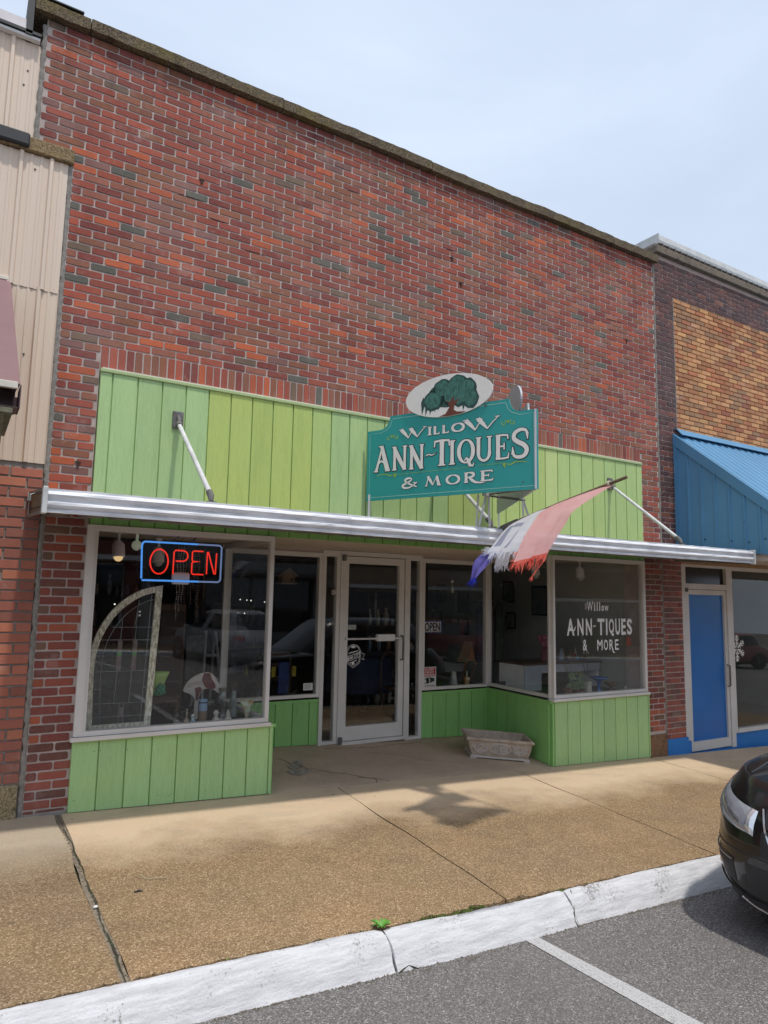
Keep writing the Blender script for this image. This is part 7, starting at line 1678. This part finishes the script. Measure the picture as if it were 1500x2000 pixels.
# ================================================================ parked cars
CLR = {}
def carpaint(name, c):
    k = N(name); v = k.coords(); f = k.noise(v, 300, 2)
    k.bsdf(col4(c), 0.3, 0.0, None, 0.3, 0.7); return k.m
M['tyre'] = pm('tyre_rubber', (0.022, 0.022, 0.022), None, 0.8, 30, bump=0.002); M['rim'] = pm('alloy', (0.45, 0.45, 0.46), None, 0.3, 10, 0.8)
M['carglass'] = pm('dark_car_glass', (0.012, 0.014, 0.015), None, 0.03, 5, coat=1.0); M['chrome'] = pm('chrome', (0.62, 0.63, 0.65), None, 0.12, 10, 1.0)
M['blackplastic'] = pm('textured_black_plastic', (0.028, 0.028, 0.03), (0.02, 0.02, 0.022), 0.55, 200, bump=0.0008, bscale=400)
M['lens'] = pm('headlamp_lens', (0.42, 0.43, 0.47), (0.30, 0.31, 0.35), 0.12, 9, 0.35, coat=1.0); M['bowl'] = pm('dark_lamp_bowl', (0.12, 0.12, 0.14), (0.30, 0.30, 0.33), 0.2, 60, 0.5, coat=1.0)
M['lamp_white'] = pm('bright_reflector', (0.80, 0.82, 0.86), None, 0.15, 10, 0.6, coat=1.0); M['lamp_red'] = pm('red_lamp', (0.35, 0.01, 0.01), None, 0.2, 10, coat=1.0)
def se(a, b, th, n):
    c_, s_ = math.cos(th), math.sin(th); return (a*math.copysign(abs(c_)**(2/n), c_), b*math.copysign(abs(s_)**(2/n), s_))
ZA = [(0.20, 2.08, 0.80), (0.27, 2.22, 0.86), (0.36, 2.285, 0.90), (0.50, 2.31, 0.918), (0.64, 2.31, 0.922), (0.76, 2.285, 0.920), (0.86, 2.225, 0.908), (0.95, 2.13, 0.888), (1.04, 2.02, 0.86)]
def ab(z):
    for (z0, a0, b0), (z1, a1, b1) in zip(ZA[:-1], ZA[1:]):
        if z <= z1:
            t = max(0, (z-z0)/(z1-z0)); return a0+(a1-a0)*t, b0+(b1-b0)*t
    return ZA[-1][1:]
def ztop(th): return 0.965+0.065*(1-max(0, math.cos(th)))**0.8 if math.cos(th) > 0 else 1.02+0.04*(-math.cos(th))
def bp(thd, z, off=0.0):
    th = R(thd); a, b = ab(z); x, y = se(a, b, th, 4.6); q = math.hypot(x/a, y/b)
    nx, ny = x/(a*a)*abs(x/a), y/(b*b)*abs(y/b); L = math.hypot(nx, ny) or 1
    nx, ny = x/a*0.5, y/b; L = math.hypot(nx, ny) or 1
    return (x+nx/L*off, y+ny/L*off, z)
def patch(m_, t0, t1, zl, zh, off, n=18, k_=6, mi=0):
    rows = []
    for i in range(n+1):
        t = i/n; th = t0+(t1-t0)*t; lo = zl(t); hi = zh(t); rows.append([bp(th, lo+(hi-lo)*j/k_, off*(0.2 if (j in (0, k_) or i in (0, n)) else 1)) for j in range(k_+1)])
    m_.grid(rows, mi, True)
def make_car(label, paint, loc, rz, group=None):
    t = thing('parked_car', label, 'car', loc, group)
    t['_o'] = (0, 0, 0)
    m_ = MB(); n = 96; rows = []
    for k_ in range(19):
        tt = k_/18; r = []
        for i in range(n+1):
            th = i*360/n; zt = ztop(R(th)); r.append(bp(th, 0.20+(zt-0.20)*tt))
        rows.append(r)
    for s_, up in ((0.975, 0.012), (0.92, 0.030), (0.80, 0.055), (0.60, 0.085), (0.35, 0.105), (0.02, 0.115)):
        rows.append([(p[0]*s_, p[1]*s_, p[2]+up) for p in rows[18]])
    m_.grid(rows, 0, True); body = m_.build('body', paint, t)
    m_ = MB(); m_.tube([(lambda p: (p[0]*0.985, p[1]*0.985, p[2]+0.006))(bp(a, ztop(R(a))-0.002)) for a in range(-60, 61, 4)], 0.006, 5); m_.build('hood_gap', M['blackplastic'], t)
    m_ = MB(); m_.tube([bp(a, 0.585+0.0006*abs(a), 0.001) for a in range(-58, 59, 4)], 0.004, 5); m_.build('bumper_seam', M['blackplastic'], t)
    for s_ in (-1, 1):
        m_ = MB(); m_.tube([(1.95, s_*0.60, 0.985), (1.6, s_*0.63, 1.045), (1.1, s_*0.66, 1.075)], [0.006, 0.014, 0.010], 6); m_.build('hood_crease', paint, t)
    # cabin
    m_ = MB(); lv = [(1.03, -0.30, 1.62, 0.84), (1.12, -0.34, 1.52, 0.83), (1.30, -0.42, 1.34, 0.775), (1.50, -0.50, 1.14, 0.70), (1.60, -0.53, 1.02, 0.64), (1.645, -0.55, 0.86, 0.54), (1.665, -0.55, 0.5, 0.35), (1.670, -0.55, 0.02, 0.02)]
    rows = [[(cx_+se(a, b, R(i*5), 3.6)[0], se(a, b, R(i*5), 3.6)[1], z) for i in range(73)] for z, cx_, a, b in lv]
    m_.grid(rows, 0, True); m_.build('cabin', paint, t)
    def cab(th, z, off):
        for (z0, c0, a0, b0), (z1, c1, a1, b1) in zip(lv[:-1], lv[1:]):
            if z <= z1:
                q = (z-z0)/(z1-z0); cx_, a, b = c0+(c1-c0)*q, a0+(a1-a0)*q, b0+(b1-b0)*q; x, y = se(a+off, b+off, R(th), 3.6); return (cx_+x, y, z)
    for nm, t0, t1 in (('windscreen', -38, 38), ('rear_window', 145, 215), ('side_window', 52, 86), ('side_window', 90, 128), ('side_window', -86, -52), ('side_window', -128, -90)):
        m_ = MB(); m_.grid([[cab(t0+(t1-t0)*i/16, 1.10+0.44*j/6, 0.006) for j in range(7)] for i in range(17)], 0, True); m_.build(nm, M['carglass'], t)
    # wheels
    for x in (1.38, -1.36):
        for s_ in (-1, 1):
            m_ = MB(); P = [(x, s_*0.60, 0.345), (x, s_*0.895, 0.345)]
            m_.tube([(x, s_*0.66, 0.345), (x, s_*0.70, 0.345), (x, s_*0.91, 0.345), (x, s_*0.93, 0.345)], [0.31, 0.345, 0.345, 0.32], 32); wh = m_.build('wheel', M['tyre'], t)
            m_ = MB(); m_.tube([(x, s_*0.92, 0.345), (x, s_*0.936, 0.345)], [0.235, 0.22], 28)
            for a in range(5):
                an = a*1.2566; c_, q_ = math.cos(an), math.sin(an); m_.tube([(x, s_*0.938, 0.345), (x+c_*0.21, s_*0.936, 0.345+q_*0.21)], 0.022, 5, 1)
            m_.build('rim', [M['blackplastic'], M['rim']], wh)
            m_ = MB(); m_.tube([(x, s_*0.80, 0.36), (x, s_*0.922, 0.36)], [0.41, 0.39], 36); m_.build('wheel_arch', M['blackplastic'], t)
    # black lower cladding, mouth, fog surrounds, trims
    m_ = MB(); patch(m_, -180, 180, lambda q: 0.20, lambda q: 0.335, 0.012, 90, 4); m_.build('lower_cladding', M['blackplastic'], t)
    m_ = MB(); patch(m_, -11, 11, lambda q: 0.38, lambda q: 0.54, 0.004, 14, 4); patch(m_, -6, 6, lambda q: 0.60, lambda q: 0.86, 0.004, 14, 4); m_.build('grille', M['blackplastic'], t)
    m_ = MB(); patch(m_, -17, 17, lambda q: 0.262+0.05*abs(q*2-1)**3, lambda q: 0.276+0.05*abs(q*2-1)**3, 0.024, 30, 2); m_.build('skid_trim', M['chrome'], t)
    for s_ in (-1, 1):
        m_ = MB(); m_.grid([[bp(s_*(6.2-3.5*q), 0.86-0.22*q, 0.012) for q in [i/8 for i in range(9)]], [bp(s_*(6.6-3.6*q), 0.86-0.22*q, 0.014) for q in [i/8 for i in range(9)]]], 0, True); m_.build('grille_trim', M['chrome'], t)
        m_ = MB(); patch(m_, s_*8, s_*52, lambda q: 0.705+0.185*q**1.2, lambda q: 0.838+0.100*q, 0.016, 20, 6); hl = m_.build('headlight', M['lens'], t)
        m_ = MB(); patch(m_, s_*8, s_*10.5, lambda q: 0.702+0.02*q, lambda q: 0.836+0.01*q, 0.024, 6, 4); patch(m_, s_*10.5, s_*52, lambda q: 0.712+0.172*q**1.2, lambda q: 0.722+0.170*q**1.2, 0.022, 16, 2); m_.build('reflector', M['lamp_white'], hl)
        m_ = MB(); patch(m_, s_*12, s_*40, lambda q: 0.738+0.150*q**1.2, lambda q: 0.785+0.120*q**1.1, 0.021, 16, 3); m_.build('lamp_bowl', M['bowl'], hl)
        m_ = MB(); patch(m_, s_*17, s_*50, lambda q: 0.395+0.03*q, lambda q: 0.525+0.045*q, 0.010, 14, 4); fg = m_.build('fog_recess', M['blackplastic'], t)
        m_ = MB(); patch(m_, s_*26, s_*31, lambda q: 0.42, lambda q: 0.50, 0.016, 6, 3); m_.build('fog_lamp', M['lens'], fg)
        m_ = MB(); m_.tube([bp(s_*a, 0.53+0.0012*(a-17), 0.012) for a in range(17, 51, 3)], 0.005, 5); m_.build('fog_trim', M['rim'], fg)
        m_ = MB(); m_.tube([bp(s_*a, 0.345+0.004*(a-14)**0.9, 0.010) for a in range(14, 60, 3)], 0.007, 6); m_.build('bumper_crease', paint, t)
        m_ = MB(); patch(m_, s_*132, s_*160, lambda q: 0.78, lambda q: 0.93, 0.012, 12, 4); m_.build('tail_light', M['lamp_red'], t)
        m_ = MB(); m_.ball((0.75, s_*0.98, 1.10), 0.10, 16, 8, 0, (0.55, 1.1, 0.75)); m_.tube([(0.75, s_*0.82, 1.05), (0.75, s_*0.92, 1.07)], 0.02, 6); m_.build('wing_mirror', paint, t)
        for x in (0.62, -0.45):
            m_ = MB(); m_.tube([(x-0.6, s_*0.924, 0.88), (x-0.42, s_*0.932, 0.885)], 0.012, 6); m_.build('door_handle', paint, t)
    t.rotation_euler.z = rz; t.rotation_euler.y = 0
    return t
black_car = make_car('black car with its headlight and bumper overhanging the kerb at the right edge', carpaint('black_car_paint', (0.006, 0.006, 0.007)), (6.42, -3.80, RZ(6.42)), R(179))
p2 = carpaint('dark_red_car_paint', (0.22, 0.012, 0.015)); p3 = carpaint('silver_car_paint', (0.35, 0.36, 0.37))
make_car('dark red car parked across the street', p2, (17.5, -15.4, RZ(17.5)), R(-105))
make_car('silver car parked across the street', p3, (7.5, -15.8, RZ(7.5)), R(-100))
make_car('faded rose car parked far down the other side of the street', carpaint('rose_car_paint', (0.30, 0.10, 0.10)), (32.5, -15.0, RZ(32.5)), R(-160))
# ================================================================ far side of the street, mirrored in the glass
mb = MB(); mb.add([(-60, -21.5, RZ(-60)+0.14), (60, -21.5, RZ(60)+0.14), (60, -18.55, RZ(60)+0.14), (-60, -18.55, RZ(-60)+0.14)], [(0, 1, 2, 3)]); mb.build('pavement', M['pavement'], kind='structure')
mb = MB(); mb.add([(-60, -18.55, RZ(-60)+0.144), (60, -18.55, RZ(60)+0.144), (60, -18.36, RZ(60)+0.10), (-60, -18.36, RZ(-60)+0.10), (-60, -18.34, RZ(-60)), (60, -18.34, RZ(60))], [(0, 1, 2, 3), (3, 2, 5, 4)]); mb.build('kerb', M['kerb'], kind='structure')
mb = MB()
for x in [i*3.0-12 for i in range(16)]: mb.sheet([(x, -18.3), (x+0.12, -18.3), (x+1.1, -13.6), (x+0.98, -13.6)], lambda u, v, d: (u, v, RZ(u)+d), 0.004)
mb.sheet([(-60, -10.6), (60, -10.6), (60, -10.48), (-60, -10.48)], lambda u, v, d: (u, v, RZ(u)+d), 0.004)
mb.build('road_markings', M['line'], kind='structure')
def far_shop(x0, x1, h, wallm, trimm, label):
    t = thing('street_building', label, 'building', ((x0+x1)/2, -21.5, RZ(x0)))
    zb = RZ((x0+x1)/2)+0.1; Y = -21.5
    m_ = MB(); m_.box(x0, x1, Y-9, Y, zb+2.9, zb+h); m_.box(x0, x0+0.5, Y-9, Y, zb-1.2, zb+2.9); m_.box(x1-0.5, x1, Y-9, Y, zb-1.2, zb+2.9); m_.box(x0+0.5, x1-0.5, Y-9, Y-0.5, zb-1, zb+2.9); m_.box(x0+0.5, x1-0.5, Y-0.5, Y-0.02, zb-1, zb+0.5)
    m_.build('wall', wallm, t)
    m_ = MB(); m_.box(x0-0.02, x1+0.02, Y-9, Y+0.08, zb+h, zb+h+0.15); m_.build('coping', M['greystone'], t)
    n = 4; w_ = (x1-x0-1.0)/n
    for i in range(n):
        a = x0+0.5+i*w_; m_ = MB(); m_.box(a, a+0.06, Y-0.3, Y-0.22, zb+0.5, zb+2.9); m_.box(a+w_-0.06, a+w_, Y-0.3, Y-0.22, zb+0.5, zb+2.9); m_.box(a+0.06, a+w_-0.06, Y-0.3, Y-0.22, zb+2.82, zb+2.9); fr_ = m_.build('window', trimm, t)
        m_ = MB(); m_.box(a+0.05, a+w_-0.05, Y-0.27, Y-0.26, zb+0.5, zb+2.85); m_.build('pane', M['carglass'], fr_)
    m_ = MB(); m_.box(x0+0.2, x1-0.2, Y, Y+1.3, zb+2.95, zb+3.12); m_.build('awning', trimm, t)
far_shop(-14, -3.2, 5.6, pm('cream_render', (0.42, 0.38, 0.32), None, 0.8, 2), M['alu'], 'cream rendered shop across the street')
far_shop(-3.1, 6.0, 5.0, pm('far_red_brick', (0.20, 0.07, 0.05), None, 0.8, 2), M['white'], 'red brick shop across the street with white trim')
far_shop(6.1, 15.0, 6.2, pm('far_grey_stone', (0.26, 0.25, 0.24), None, 0.8, 2), M['alu_dark'], 'grey stone shop across the street')
far_shop(15.1, 26.0, 5.2, pm('far_tan_brick', (0.32, 0.22, 0.14), None, 0.8, 2), M['white'], 'tan brick shop across the street')
far_shop(26.1, 40.0, 5.8, pm('far_dark_brick', (0.16, 0.08, 0.06), None, 0.8, 2), M['alu'], 'dark brick shop across the street')
